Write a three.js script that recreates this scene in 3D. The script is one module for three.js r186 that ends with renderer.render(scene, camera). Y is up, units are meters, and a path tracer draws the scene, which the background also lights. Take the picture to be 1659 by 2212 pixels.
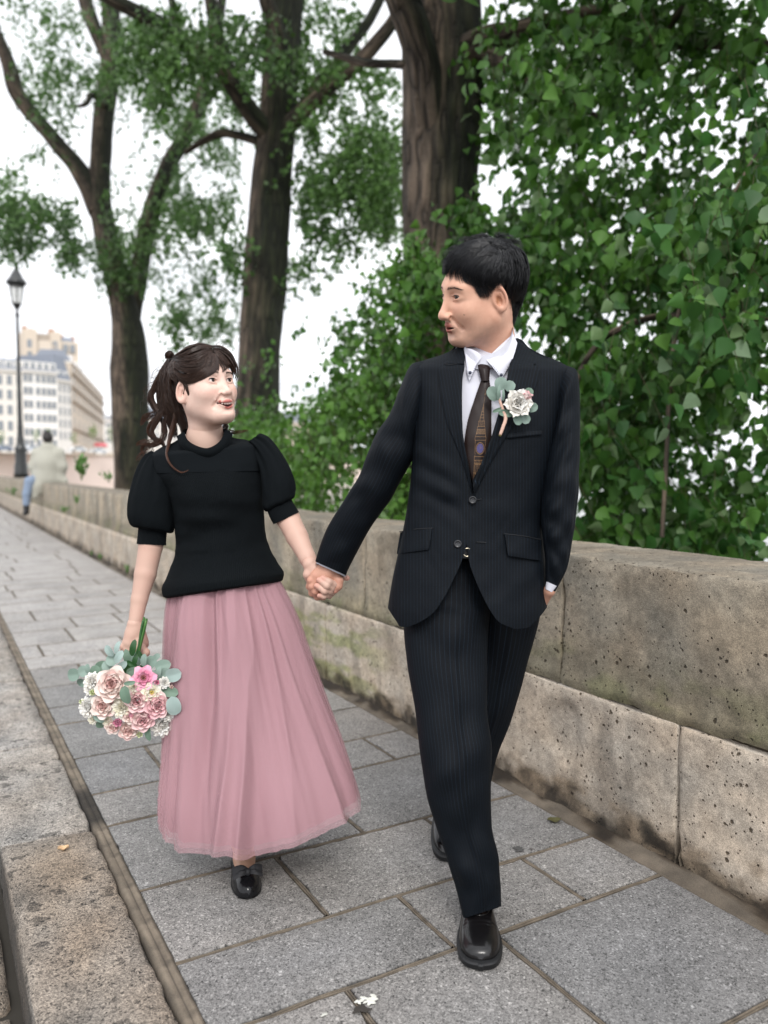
import * as THREE from 'three';
import { mergeGeometries, mergeVertices } from 'three/addons/utils/BufferGeometryUtils.js';

// ---------------------------------------------------------------- camera, sky, light, exposure
const scene = new THREE.Scene();
const CAM_H = 1.16, YAW = 0.51919, PITCH = 0.055756, FOCAL = 1720, CX = 829.5, CY = 1106;
const camera = new THREE.PerspectiveCamera(2 * Math.atan(CY / FOCAL) * 180 / Math.PI, 0.75, 0.1, 900);
camera.position.set(0, CAM_H, 0);
camera.rotation.order = 'YXZ';
camera.rotation.set(-PITCH, -YAW, 0);
camera.focus = 2.13;
camera.userData.fStop = 2.1;
const renderer = new THREE.WebGLRenderer({ antialias: true });
renderer.setSize(768, 1024);
renderer.toneMapping = THREE.LinearToneMapping;
renderer.toneMappingExposure = 1.42;
renderer.shadowMap.enabled = true;
{ // bright overcast sky: thin white cloud with faint grey streaks, a little brighter towards the hidden sun
  const W = 1024, H = 512, data = new Float32Array(W * H * 4), sun = new THREE.Vector3(-0.3, 0.7, 0.65).normalize();
  for (let r = 0; r < H; r++) for (let c = 0; c < W; c++) {
    const el = ((r + 0.5) / H - 0.5) * Math.PI, az = ((c + 0.5) / W - 0.5) * 2 * Math.PI;
    const x = Math.cos(az) * Math.cos(el), y = Math.sin(el), z = Math.sin(az) * Math.cos(el);
    const k = 1 / (Math.max(y, 0) + 0.12);
    const n = fbm(x * k * 0.9 + 3, z * k * 2.6 + 7, y * 2, 5), toSun = Math.max(0, x * sun.x + y * sun.y + z * sun.z);
    let v = 1.06 + 0.5 * (n) + 0.45 * Math.pow(toSun, 3);
    if (y < 0) v *= 0.45;
    const cool = 0.03 * (1 - n);
    data.set([v * (0.985 - cool * 0.5), v * 0.99, v * (1.02 + cool * 0.5), 1], (r * W + c) * 4);
  }
  const t = new THREE.DataTexture(data, W, H, THREE.RGBAFormat, THREE.FloatType);
  t.mapping = THREE.EquirectangularReflectionMapping; t.magFilter = THREE.LinearFilter; t.needsUpdate = true;
  scene.background = t; scene.environment = t;
}
const sun = new THREE.DirectionalLight(new THREE.Color(1, 0.965, 0.92), 1.35);
sun.position.set(-6.0, 14.0, 13.0); sun.castShadow = true; sun.shadow.radius = 34;
sun.shadow.camera.left = sun.shadow.camera.bottom = -25; sun.shadow.camera.right = sun.shadow.camera.top = 25; sun.shadow.camera.far = 80;
sun.shadow.mapSize.set(2048, 2048);
scene.add(sun, sun.target);

// ---------------------------------------------------------------- helpers
function mulberry(a) { return () => { a = (a + 0x6d2b79f5) | 0; let t = Math.imul(a ^ (a >>> 15), 1 | a); t = (t + Math.imul(t ^ (t >>> 7), 61 | t)) ^ t; return ((t ^ (t >>> 14)) >>> 0) / 4294967296; }; }
function h3(x, y, z) { let n = Math.imul(x, 374761393) ^ Math.imul(y, 668265263) ^ Math.imul(z, 1274126177); n = Math.imul(n ^ (n >>> 13), 1274126177); n ^= n >>> 16; return (n >>> 0) / 4294967296; }
function vn(x, y, z, px = 0, py = 0) { // value noise in [-1, 1], optionally periodic in x and y
  const ix = Math.floor(x), iy = Math.floor(y), iz = Math.floor(z), fx = x - ix, fy = y - iy, fz = z - iz;
  const u = fx * fx * (3 - 2 * fx), v = fy * fy * (3 - 2 * fy), w = fz * fz * (3 - 2 * fz);
  const mx = (i) => px ? ((i % px) + px) % px : i, my = (i) => py ? ((i % py) + py) % py : i;
  const x0 = mx(ix), x1 = mx(ix + 1), y0 = my(iy), y1 = my(iy + 1), L = (a, b, t) => a + (b - a) * t;
  return 2 * L(L(L(h3(x0, y0, iz), h3(x1, y0, iz), u), L(h3(x0, y1, iz), h3(x1, y1, iz), u), v), L(L(h3(x0, y0, iz + 1), h3(x1, y0, iz + 1), u), L(h3(x0, y1, iz + 1), h3(x1, y1, iz + 1), u), v), w) - 1;
}
function fbm(x, y, z, o = 4) { let s = 0, a = 0.5, f = 1; for (let i = 0; i < o; i++) { s += a * vn(x * f, y * f, z * f + i * 17); a *= 0.5; f *= 2; } return s; }
const V = (x, y, z) => new THREE.Vector3(x, y, z), clamp = (x, a = 0, b = 1) => Math.min(b, Math.max(a, x)), lerp = (a, b, t) => a + (b - a) * t;
const sstep = (a, b, x) => { const t = clamp((x - a) / (b - a)); return t * t * (3 - 2 * t); };
const CAMQ = new THREE.Quaternion().setFromEuler(new THREE.Euler(-PITCH, -YAW, 0, 'YXZ'));
// a point of the place, from where it stands in the photograph (1659 x 2212 grid) and its distance along the lens axis
function at(x, y, d) { return V((x - CX) / FOCAL * d, -(y - CY) / FOCAL * d, -d).applyQuaternion(CAMQ).add(V(0, CAM_H, 0)); }
function project(p) { const v = p.clone().sub(V(0, CAM_H, 0)).applyQuaternion(CAMQ.clone().invert()); return [CX - v.x / v.z * FOCAL, CY + v.y / v.z * FOCAL, -v.z]; }
const RIGHT = V(Math.cos(YAW), 0, Math.sin(YAW)), TOWARD = V(-Math.sin(YAW), 0, Math.cos(YAW)), UP = V(0, 1, 0);

const used = new Map();
function numbered(name) { const n = used.get(name) ?? 0; used.set(name, n + 1); return n ? `${name}_${String(n).padStart(3, '0')}` : name; }
function tag(o, label, category, group, kind) { Object.assign(o.userData, { label, category }); if (group) o.userData.group = group; if (kind) o.userData.kind = kind; return o; }
function thing(name, label, category, pos = V(0, 0, 0), group) { const o = new THREE.Group(); o.name = numbered(name); o.position.copy(pos); scene.add(o); return tag(o, label, category, group); }
// a named mesh; its geometry is given in world coordinates and moved into the frame of its parent
function part(name, geo, mat, parent, kind) {
  if (Array.isArray(geo)) geo = geo.length > 1 ? merge(geo) : geo[0];
  const o = new THREE.Mesh(geo, mat); o.name = parent ? name : numbered(name); o.castShadow = o.receiveShadow = true;
  if (parent) { const w = V(0, 0, 0); for (let p = parent; p; p = p.parent) w.add(p.position); if (!geo.userData.shared) geo.translate(-w.x, -w.y, -w.z); parent.add(o); } else scene.add(o);
  if (kind) o.userData.kind = kind;
  return o;
}
function structure(name, geo, mat, label) { const o = part(name, geo, mat); o.userData.kind = 'structure'; if (label) o.userData.label = label; return o; }
function merge(list) {
  const keys = ['position', 'normal', 'uv', 'color'], has = keys.filter((k) => list.some((g) => g.attributes[k]));
  return mergeGeometries(list.map((g) => {
    if (!g.index) { const n = g.attributes.position.count, ix = new Uint32Array(n); for (let i = 0; i < n; i++) ix[i] = i; g.setIndex(new THREE.BufferAttribute(ix, 1)); }
    for (const k of Object.keys(g.attributes)) if (!keys.includes(k)) g.deleteAttribute(k);
    const n = g.attributes.position.count;
    if (!g.attributes.normal) g.computeVertexNormals();
    if (has.includes('uv') && !g.attributes.uv) g.setAttribute('uv', new THREE.BufferAttribute(new Float32Array(n * 2), 2));
    if (has.includes('color') && !g.attributes.color) g.setAttribute('color', new THREE.BufferAttribute(new Float32Array(n * 3).fill(1), 3));
    return g;
  }));
}
function meshOf(pos, idx, uv, col) {
  const g = new THREE.BufferGeometry();
  g.setAttribute('position', new THREE.BufferAttribute(pos instanceof Float32Array ? pos : new Float32Array(pos), 3));
  if (uv) g.setAttribute('uv', new THREE.BufferAttribute(new Float32Array(uv), 2));
  if (col) g.setAttribute('color', new THREE.BufferAttribute(new Float32Array(col), 3));
  g.setIndex(idx); g.computeVertexNormals(); return g;
}
function paint(g, f) { // vertex colours from a function of position
  const p = g.attributes.position, c = new Float32Array(p.count * 3), v = V(0, 0, 0), n = g.attributes.normal, m = V(0, 0, 0);
  for (let i = 0; i < p.count; i++) { v.fromBufferAttribute(p, i); if (n) m.fromBufferAttribute(n, i); c.set(f(v, m), i * 3); }
  g.setAttribute('color', new THREE.BufferAttribute(c, 3)); return g;
}
// grid surface: f(u, v) -> Vector3 for u across (closed or not) and v along; uvOf(u, v) optional
function grid(nu, nv, f, closed = false, uvOf) {
  const pos = new Float32Array((nu + 1) * (nv + 1) * 3), uv = new Float32Array((nu + 1) * (nv + 1) * 2), idx = [];
  for (let j = 0; j <= nv; j++) for (let i = 0; i <= nu; i++) {
    const k = j * (nu + 1) + i, p = f(i / nu, j / nv), t = uvOf ? uvOf(i / nu, j / nv, p) : [i / nu, j / nv];
    pos.set([p.x, p.y, p.z], k * 3); uv.set(t, k * 2);
    if (i < nu && j < nv) idx.push(k, k + 1, k + nu + 2, k, k + nu + 2, k + nu + 1);
  }
  const g = meshOf(pos, idx, uv);
  if (closed) { const n = g.attributes.normal; for (let j = 0; j <= nv; j++) { const a = j * (nu + 1), b = a + nu, s = V(n.getX(a) + n.getX(b), n.getY(a) + n.getY(b), n.getZ(a) + n.getZ(b)).normalize(); n.setXYZ(a, s.x, s.y, s.z); n.setXYZ(b, s.x, s.y, s.z); } }
  return g;
}
// smooth interpolation through knots [[t, ...numbers], ...]
function spline(K, t) {
  const n = K.length; if (t <= K[0][0]) return K[0].slice(1); if (t >= K[n - 1][0]) return K[n - 1].slice(1);
  let i = 0; while (t > K[i + 1][0]) i++;
  const a = K[Math.max(0, i - 1)], b = K[i], c = K[i + 1], d = K[Math.min(n - 1, i + 2)], h = c[0] - b[0], u = (t - b[0]) / h, o = [];
  for (let k = 1; k < b.length; k++) {
    const sec = (c[k] - b[k]) / h, s0 = i ? (b[k] - a[k]) / (b[0] - a[0]) : sec, s1 = i + 2 < n ? (d[k] - c[k]) / (d[0] - c[0]) : sec;
    const mono = (p, q) => p * q <= 0 ? 0 : 2 * p * q / (p + q), m0 = i ? mono(s0, sec) : sec, m1 = i + 2 < n ? mono(sec, s1) : sec, u2 = u * u, u3 = u2 * u;
    o.push((2 * u3 - 3 * u2 + 1) * b[k] + (u3 - 2 * u2 + u) * h * m0 + (-2 * u3 + 3 * u2) * c[k] + (u3 - u2) * h * m1);
  }
  return o;
}
// tapered tube through points, with radii; capped
function tube(pts, rad, ns = 24, nr = 10, wob = null) {
  const curve = new THREE.CatmullRomCurve3(pts, false, 'centripetal'), R = (t) => { const x = t * (rad.length - 1), i = Math.min(rad.length - 2, Math.floor(x)); return rad.length < 2 ? rad[0] : lerp(rad[i], rad[i + 1], x - i); };
  const fr = frames(curve, ns), pos = [], uv = [], idx = [], len = curve.getLength();
  for (let j = 0; j <= ns; j++) for (let i = 0; i <= nr; i++) {
    const a = i / nr * 2 * Math.PI, t = j / ns; let r = R(t); if (wob) r = wob(r, a, t, fr.p[j]);
    const q = fr.p[j].clone().addScaledVector(fr.n[j], Math.cos(a) * r).addScaledVector(fr.b[j], Math.sin(a) * r);
    pos.push(q.x, q.y, q.z); uv.push(i / nr * 2 * Math.PI * R(0.3), t * len);
    if (i < nr && j < ns) { const k = j * (nr + 1) + i; idx.push(k, k + 1, k + nr + 2, k, k + nr + 2, k + nr + 1); }
  }
  const top = pos.length / 3; pos.push(...fr.p[ns].toArray()); uv.push(0, len); pos.push(...fr.p[0].toArray()); uv.push(0, 0);
  for (let i = 0; i < nr; i++) { const k = ns * (nr + 1) + i; idx.push(k, k + 1, top, i + 1, i, top + 1); }
  return meshOf(pos, idx, uv);
}
function frames(curve, ns) {
  const p = [], n = [], b = []; let N = null;
  for (let j = 0; j <= ns; j++) {
    const c = curve.getPointAt(j / ns), T = curve.getTangentAt(j / ns);
    if (!N) { N = Math.abs(T.y) < 0.9 ? V(0, 1, 0) : V(1, 0, 0); }
    N = N.clone().addScaledVector(T, -N.dot(T)).normalize(); p.push(c); n.push(N); b.push(T.clone().cross(N));
  }
  return { p, n, b };
}
function tex(w, h, f, srgb = false) {
  const d = new Uint8Array(w * h * 4);
  for (let y = 0; y < h; y++) for (let x = 0; x < w; x++) { const c = f(x / w, y / h, x, y), k = (y * w + x) * 4; if (typeof c === 'number') { d[k] = d[k + 1] = d[k + 2] = clamp(c) * 255; } else { d[k] = clamp(c[0]) * 255; d[k + 1] = clamp(c[1]) * 255; d[k + 2] = clamp(c[2]) * 255; } d[k + 3] = 255; }
  const t = new THREE.DataTexture(d, w, h); t.wrapS = t.wrapT = THREE.RepeatWrapping; t.magFilter = THREE.LinearFilter; t.minFilter = THREE.LinearMipmapLinearFilter; t.generateMipmaps = true; t.needsUpdate = true;
  if (srgb) t.colorSpace = THREE.SRGBColorSpace; return t;
}
const pn = (x, y, p, s = 0) => vn(x * p, y * p, s + 0.5, p, p); // periodic noise on the unit square
function pf(x, y, p, o, s = 0) { let r = 0, a = 0.5; for (let i = 0; i < o; i++) { r += a * pn(x, y, p, s + i * 13); a *= 0.5; p *= 2; } return r; }
const mat = (o) => new THREE.MeshStandardMaterial({ side: THREE.DoubleSide, ...o });
const phys = (o) => new THREE.MeshPhysicalMaterial({ side: THREE.DoubleSide, ...o });
const lin = (r, g, b) => new THREE.Color().setRGB(r, g, b);
// naive surface nets of a distance field, sampled coarsely first so that only cells near the surface are evaluated
function nets(sdf, lo, hi, cell, grad = 0.5) {
  const nx = Math.ceil((hi[0] - lo[0]) / cell) + 1, ny = Math.ceil((hi[1] - lo[1]) / cell) + 1, nz = Math.ceil((hi[2] - lo[2]) / cell) + 1;
  const F = new Float32Array(nx * ny * nz).fill(1e3), B = 6, reach = B * cell * 1.2;
  for (let k = 0; k < nz; k += B) for (let j = 0; j < ny; j += B) for (let i = 0; i < nx; i += B) {
    const c = sdf(lo[0] + (i + B / 2) * cell, lo[1] + (j + B / 2) * cell, lo[2] + (k + B / 2) * cell);
    const all = Math.abs(c) < reach;
    for (let z = k; z < Math.min(nz, k + B); z++) for (let y = j; y < Math.min(ny, j + B); y++) for (let x = i; x < Math.min(nx, i + B); x++)
      F[(z * ny + y) * nx + x] = all ? sdf(lo[0] + x * cell, lo[1] + y * cell, lo[2] + z * cell) : c;
  }
  const id = new Int32Array(nx * ny * nz).fill(-1), pos = [], idx = [], at3 = (x, y, z) => (z * ny + y) * nx + x;
  for (let z = 0; z < nz - 1; z++) for (let y = 0; y < ny - 1; y++) for (let x = 0; x < nx - 1; x++) {
    let m = 0; const v = [];
    for (let c = 0; c < 8; c++) { const q = F[at3(x + (c & 1), y + (c >> 1 & 1), z + (c >> 2))]; v.push(q); if (q < 0) m |= 1 << c; }
    if (m === 0 || m === 255) continue;
    let sx = 0, sy = 0, sz = 0, n = 0;
    for (let a = 0; a < 8; a++) for (const bit of [1, 2, 4]) { const b = a | bit; if (a & bit || (v[a] < 0) === (v[b] < 0)) continue; const t = v[a] / (v[a] - v[b]); sx += (a & 1) + (bit === 1 ? t : 0); sy += (a >> 1 & 1) + (bit === 2 ? t : 0); sz += (a >> 2) + (bit === 4 ? t : 0); n++; }
    id[at3(x, y, z)] = pos.length / 3; pos.push(lo[0] + (x + sx / n) * cell, lo[1] + (y + sy / n) * cell, lo[2] + (z + sz / n) * cell);
  }
  for (let z = 1; z < nz - 1; z++) for (let y = 1; y < ny - 1; y++) for (let x = 1; x < nx - 1; x++) {
    const a = F[at3(x, y, z)] < 0;
    const quad = (p, q, r, s, flip) => { if (p < 0 || q < 0 || r < 0 || s < 0) return; flip ? idx.push(p, q, r, p, r, s) : idx.push(p, r, q, p, s, r); };
    if (a !== F[at3(x + 1, y, z)] < 0) quad(id[at3(x, y - 1, z - 1)], id[at3(x, y, z - 1)], id[at3(x, y, z)], id[at3(x, y - 1, z)], a);
    if (a !== F[at3(x, y + 1, z)] < 0) quad(id[at3(x - 1, y, z - 1)], id[at3(x - 1, y, z)], id[at3(x, y, z)], id[at3(x, y, z - 1)], a);
    if (a !== F[at3(x, y, z + 1)] < 0) quad(id[at3(x - 1, y - 1, z)], id[at3(x, y - 1, z)], id[at3(x, y, z)], id[at3(x - 1, y, z)], a);
  }
  const g = meshOf(pos, idx), e = cell * grad, N = g.attributes.normal;
  for (let i = 0; i < N.count; i++) { // normals from the field, and one step onto the surface
    let x = pos[i * 3], y = pos[i * 3 + 1], z = pos[i * 3 + 2]; const d = sdf(x, y, z), n = V(sdf(x + e, y, z) - sdf(x - e, y, z), sdf(x, y + e, z) - sdf(x, y - e, z), sdf(x, y, z + e) - sdf(x, y, z - e)), l = n.length();
    if (l > 1e-9) { n.divideScalar(l); const s = clamp(d / (l / (2 * e)), -cell, cell) * 0.8; g.attributes.position.setXYZ(i, x - n.x * s, y - n.y * s, z - n.z * s); N.setXYZ(i, n.x, n.y, n.z); }
  }
  return g;
}
const smin = (a, b, k) => { const h = Math.max(k - Math.abs(a - b), 0) / k; return Math.min(a, b) - h * h * k * 0.25; };
const smax = (a, b, k) => -smin(-a, -b, k);
function sdCap(x, y, z, a, b, ra, rb) { const bx = b[0] - a[0], by = b[1] - a[1], bz = b[2] - a[2], px = x - a[0], py = y - a[1], pz = z - a[2], t = clamp((px * bx + py * by + pz * bz) / (bx * bx + by * by + bz * bz || 1)); return Math.hypot(px - bx * t, py - by * t, pz - bz * t) - lerp(ra, rb, t); }
function sdEll(x, y, z, c, r) { const a = (x - c[0]) / r[0], b = (y - c[1]) / r[1], d = (z - c[2]) / r[2], k0 = Math.hypot(a, b, d), k1 = Math.hypot(a / r[0], b / r[1], d / r[2]); return k1 > 1e-9 ? k0 * (k0 - 1) / k1 : -Math.min(...r); }

// ---------------------------------------------------------------- ground, pavement, kerb, wall
function weldNormals(g, q = 1e4) {
  const p = g.attributes.position, n = g.attributes.normal, m = new Map();
  const key = (i) => `${Math.round(p.getX(i) * q)},${Math.round(p.getY(i) * q)},${Math.round(p.getZ(i) * q)}`;
  for (let i = 0; i < p.count; i++) { const k = key(i), s = m.get(k) ?? [0, 0, 0]; s[0] += n.getX(i); s[1] += n.getY(i); s[2] += n.getZ(i); m.set(k, s); }
  for (let i = 0; i < p.count; i++) { const s = m.get(key(i)), l = Math.hypot(...s) || 1; n.setXYZ(i, s[0] / l, s[1] / l, s[2] / l); }
  return g;
}
const granite = (() => { // speckled granite, one texture width = 1 m
  const N = 1024, cell = new Float32Array(N * N), R = mulberry(5);
  for (let i = 0; i < N * N; i++) cell[i] = R();
  const sp = (x, y, s) => { const S = N / s, ix = ((Math.floor(x / s) % S) + S) % S, iy = ((Math.floor(y / s) % S) + S) % S; return h3(ix, iy, s * 7); };
  const col = (u, v, x, y) => {
    const wx = x + 3 * pn(u, v, 200, 3), wy = y + 3 * pn(u, v, 200, 9);
    const a = sp(wx, wy, 2), b = sp(wx + 5, wy + 2, 4), c = cell[y * N + x], big = sp(wx + 3, wy + 7, 8);
    let l = 0.52 + 0.16 * (a - 0.5) + 0.13 * (b - 0.5) + 0.12 * (c - 0.5) + 0.08 * pf(u, v, 6, 3, 2) + 0.08 * pf(u, v, 64, 2, 5) + 0.05 * pf(u, v, 180, 1, 8);
    if (a < 0.1) l -= 0.1; if (b < 0.07) l -= 0.1; if (b > 0.96) l += 0.09; if (big > 0.985) l += 0.1;
    return l;
  };
  const f = new Float32Array(N * N); for (let y = 0; y < N; y++) for (let x = 0; x < N; x++) f[y * N + x] = col(x / N, y / N, x, y);
  const map = tex(N, N, (u, v, x, y) => { const l = f[y * N + x] * 1.12; return [l * 1.0, l * 0.992, l * 0.988]; }, true);
  const bump = tex(N, N, (u, v, x, y) => f[y * N + x]);
  return { map, bump };
})();
const slabMats = [[1.0, 0.985, 0.97], [0.9, 0.9, 0.9], [1.08, 1.055, 1.03], [0.98, 0.94, 0.9], [0.84, 0.85, 0.87], [1.45, 1.41, 1.38], [1.62, 1.58, 1.55], [1.55, 1.51, 1.47]].map((c, i) => mat({ name: `granite_${i}`, color: lin(c[0] * 0.68, c[1] * 0.68, c[2] * 0.675), map: granite.map, bumpMap: granite.bump, bumpScale: 0.0012, roughness: 0.72, vertexColors: true }));  // the palest, for far rows, carry grazing sky brightness in their colour
const grit = (() => { const map = tex(512, 512, (u, v, x, y) => { const l = 0.62 + 0.22 * pf(u, v, 8, 5, 1) + 0.16 * (h3(x, y, 3) - 0.5); return [l, l * 0.955, l * 0.89]; }, true), bump = tex(512, 512, (u, v, x, y) => 0.5 + 0.4 * pf(u, v, 16, 4, 4) + 0.2 * (h3(x, y, 8) - 0.5)); return { map, bump }; })();
const mortarMat = mat({ name: 'mortar', color: lin(0.56, 0.5, 0.43), map: grit.map, bumpMap: grit.bump, bumpScale: 0.004, roughness: 0.95, vertexColors: true });
const darkGap = mat({ name: 'joint_dirt', color: lin(0.03, 0.026, 0.02), roughness: 1 });

const road = structure('road', new THREE.PlaneGeometry(140, 500).rotateX(-Math.PI / 2).translate(-70.15, -0.135, -180), mat({ color: lin(0.09, 0.088, 0.085), map: grit.map, roughness: 0.9 }));
{ const uv = road.geometry.attributes.uv; for (let i = 0; i < uv.count; i++) uv.setXY(i, uv.getX(i) * 140, uv.getY(i) * 500); }

const pavement = new THREE.Group(); pavement.name = 'pavement'; pavement.userData.kind = 'structure'; pavement.userData.label = 'narrow pavement of grey granite slabs between kerb and stone wall'; scene.add(pavement);
part('slab_bed', new THREE.BoxGeometry(1.5, 0.1, 46).translate(1.14, -0.075, -22.8), darkGap, pavement);
const rowZ = [0.1, -0.3, -0.66, -1.04, -1.535, -1.81, -2.18, -2.635, -2.92, -3.32, -3.8, -4.09, -4.49, -4.935, -5.24, -5.595, -6.087, -6.5, -6.95, -7.4, -7.75, -8.2];
const headX = { 3: [0.778, 1.194], 4: [1.076, 1.504], 5: [0.87, 1.398], 6: [1.174], 7: [0.9, 1.59], 8: [0.753, 1.36], 9: [1.1], 10: [0.65, 1.3], 11: [0.95, 1.5], 12: [0.737, 1.28], 13: [0.926, 1.52], 14: [0.59, 1.109], 15: [0.824, 1.4], 16: [0.917, 1.239], 17: [0.678, 1.312], 18: [1.093], 19: [0.91, 1.45], 20: [0.649, 1.182] };
{ const R = mulberry(21); while (rowZ[rowZ.length - 1] > -44) rowZ.push(rowZ[rowZ.length - 1] - 0.3 - 0.22 * R());
  for (let i = 0; i < rowZ.length; i++) if (!headX[i]) { const n = R() < 0.25 ? 1 : 2; headX[i] = n === 1 ? [0.9 + 0.5 * R()] : [0.62 + 0.4 * R(), 1.2 + 0.38 * R()]; } }
const skew = (i) => i < 7 ? -0.002 : 0.042, X0 = 0.472, X1 = 1.785;
function slabGeometry(x0, x1, zA, zB, kA, kB, seed, fine) { // zA nearer (larger), zB farther; k = skew of each boundary
  const R = mulberry(seed), g = 0.0072, n = fine ? [Math.max(6, Math.round((x1 - x0) / 0.03)), 12] : [3, 2], per = [];
  const zn = (x) => zA - kA * (x - X0) - g, zf = (x) => zB - kB * (x - X0) + g, a = x0 + (x0 > X0 ? g : 0), b = x1 - (x1 < X1 ? g : 0);
  const chip = () => fine ? 0.0028 * (R() - 0.5) + (R() < 0.05 ? -0.006 * R() : 0) : 0;
  for (let i = 0; i < n[0]; i++) { const x = lerp(a, b, i / n[0]); per.push([x, zn(x) + chip()]); }
  for (let i = 0; i < n[1]; i++) per.push([b + chip(), lerp(zn(b), zf(b), i / n[1])]);
  for (let i = 0; i < n[0]; i++) { const x = lerp(b, a, i / n[0]); per.push([x, zf(x) - chip()]); }
  for (let i = 0; i < n[1]; i++) per.push([a - chip(), lerp(zf(a), zn(a), i / n[1])]);
  const cx = (x0 + x1) / 2, cz = (zA + zB) / 2, m = per.length, pos = [], uv = [], col = [], idx = [], du = R() * 7, dv = R() * 7, tx = 0.003 * (R() - 0.5), tz = 0.003 * (R() - 0.5), dy = 0.0015 * (R() - 0.5);
  const rings = [[0, -0.03, 0.55], [0, -0.0055, 0.62], [0.0018, -0.0018, 0.85], [0.005, 0, 0.97], [0.03, 0, 1]];
  for (const [ins, y, c] of rings) for (const [x, z] of per) {
    const dx = cx - x, dz = cz - z, sx = Math.sign(dx) * Math.min(Math.abs(dx), ins), sz = Math.sign(dz) * Math.min(Math.abs(dz), ins), px = x + sx, pz = z + sz;
    pos.push(px, y + dy + (y > -0.02 ? tx * (px - cx) + tz * (pz - cz) : 0), pz); uv.push(px + du, pz + dv); col.push(c, c * 0.985, c * 0.965);
  }
  for (let r = 0; r < rings.length - 1; r++) for (let i = 0; i < m; i++) { const k = r * m + i, k2 = r * m + (i + 1) % m; idx.push(k, k2, k2 + m, k, k2 + m, k + m); }
  const base = (rings.length - 1) * m; pos.push(cx, dy, cz); uv.push(cx + du, cz + dv); col.push(1, 1, 1);
  for (let i = 0; i < m; i++) idx.push(base + i, base + (i + 1) % m, base + m);
  return meshOf(pos, idx, uv, col);
}
const strips = [];
function mortarStrip(p0, p1, w, seed, dark = 1, flat = 1) { // flat < 1: worn level // ridged pointing between two slabs
  const R = mulberry(seed), L = Math.hypot(p1[0] - p0[0], p1[1] - p0[1]), n = Math.max(2, Math.min(60, Math.round(L / 0.025))), prof = [[-1, -0.02, .25], [-0.86, -0.004, .5], [-0.45, -0.001, 1], [-0.16, -0.0035, .8], [-0.02, -0.009, .3], [0.12, -0.0035, .8], [0.5, -0.0015, 1], [0.84, -0.005, .5], [1, -0.02, .25]], ox = -(p1[1] - p0[1]) / L, oz = (p1[0] - p0[0]) / L, off = R() * 50;
  const pos = [], uv = [], col = [], idx = [], m = prof.length;
  for (let j = 0; j <= n; j++) for (const [s, y, c] of prof) {
    const t = j / n, wob = s * w * (1 + 0.07 * vn(t * L * 30, s * 2, off)) + 0.0025 * flat * vn(t * L * 9, 4, off), x = lerp(p0[0], p1[0], t) + ox * wob, z = lerp(p0[1], p1[1], t) + oz * wob, soil = flat < 1 ? sstep(-2.62, -2.7, z) * sstep(-3.05, -2.95, z) : 0, k = Math.pow(c, flat < 1 ? 0.6 : 1) * dark * (0.85 + 0.25 * vn(t * L * 12, s * 3, off + 9)) * (1 - 0.8 * soil);
    pos.push(x, (Math.abs(s) > 0.95 ? y : y * flat) + 0.0018 * flat * vn(t * L * 25, s * 3, off + 4), z); uv.push(x * 5, z * 5); col.push(k, k * 1.01, k * 1.03);
  }
  for (let j = 0; j < n; j++) for (let i = 0; i < m - 1; i++) { const k = j * m + i; idx.push(k, k + 1, k + m + 1, k, k + m + 1, k + m); }
  strips.push(meshOf(pos, idx, uv, col));
}
{ const R = mulberry(77); let seed = 100;
  for (let i = 0; i < rowZ.length - 1; i++) {
    const xs = [X0, ...headX[i], X1], kA = skew(i), kB = skew(i + 1);
    for (let j = 0; j < xs.length - 1; j++) part('slab', slabGeometry(xs[j], xs[j + 1], rowZ[i], rowZ[i + 1], kA, kB, ++seed, i < 12), slabMats[i === 3 && j === 2 ? 4 : i > 10 + 3 * R() ? 5 + Math.floor(R() * 3) : Math.floor(R() * 4.4)], pavement);  // far rows take the palest granite, sky brightness painted in
    const zA = (x) => rowZ[i] - kA * (x - X0), zB = (x) => rowZ[i + 1] - kB * (x - X0);
    if (i > 0) mortarStrip([X0, zA(X0)], [X1, zA(X1)], 0.0077, ++seed, [11, 9].includes(i) ? 0.5 : 1);
    for (const x of headX[i]) mortarStrip([x, zA(x) - 0.01], [x, zB(x) + 0.01], 0.0077, ++seed);
  }
  for (let z = 0.1; z > -44; z -= 1.3) mortarStrip([0.4515, z], [0.4515, z - 1.3], 0.024, ++seed, 1.05, 0.3);
  part('mortar_joints', merge(strips), mortarMat, pavement, 'stuff');
}
{ // rough fillet of old mortar and dirt where the slabs meet the wall
  const g = grid(1200, 10, (u, v) => { const z = 0.1 - u * 44, x = lerp(1.782, 1.872, v), w = fbm(z * 5, v * 3, 2, 4); return V(x + 0.012 * w * (1 - v), -0.006 + 0.03 * v * v * (0.8 + 0.7 * w) + 0.006 * fbm(z * 30, v * 6, 8, 2) + (v === 0 ? -0.02 : 0), z); }, false, (u, v, p) => [p.z * 2, p.x * 2]);
  paint(g, (p) => { const d = clamp((p.x - 1.79) / 0.08), n = fbm(p.z * 9, p.x * 12, 3, 4), dk = sstep(0.35, 0.8, d + 1.1 * n), k = lerp(0.62, 0.11, dk); return [k, k * lerp(1.02, 0.84, dk), k * lerp(1.06, 0.66, dk)]; });
  part('mortar_fillet', g, mortarMat, pavement);
}
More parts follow.
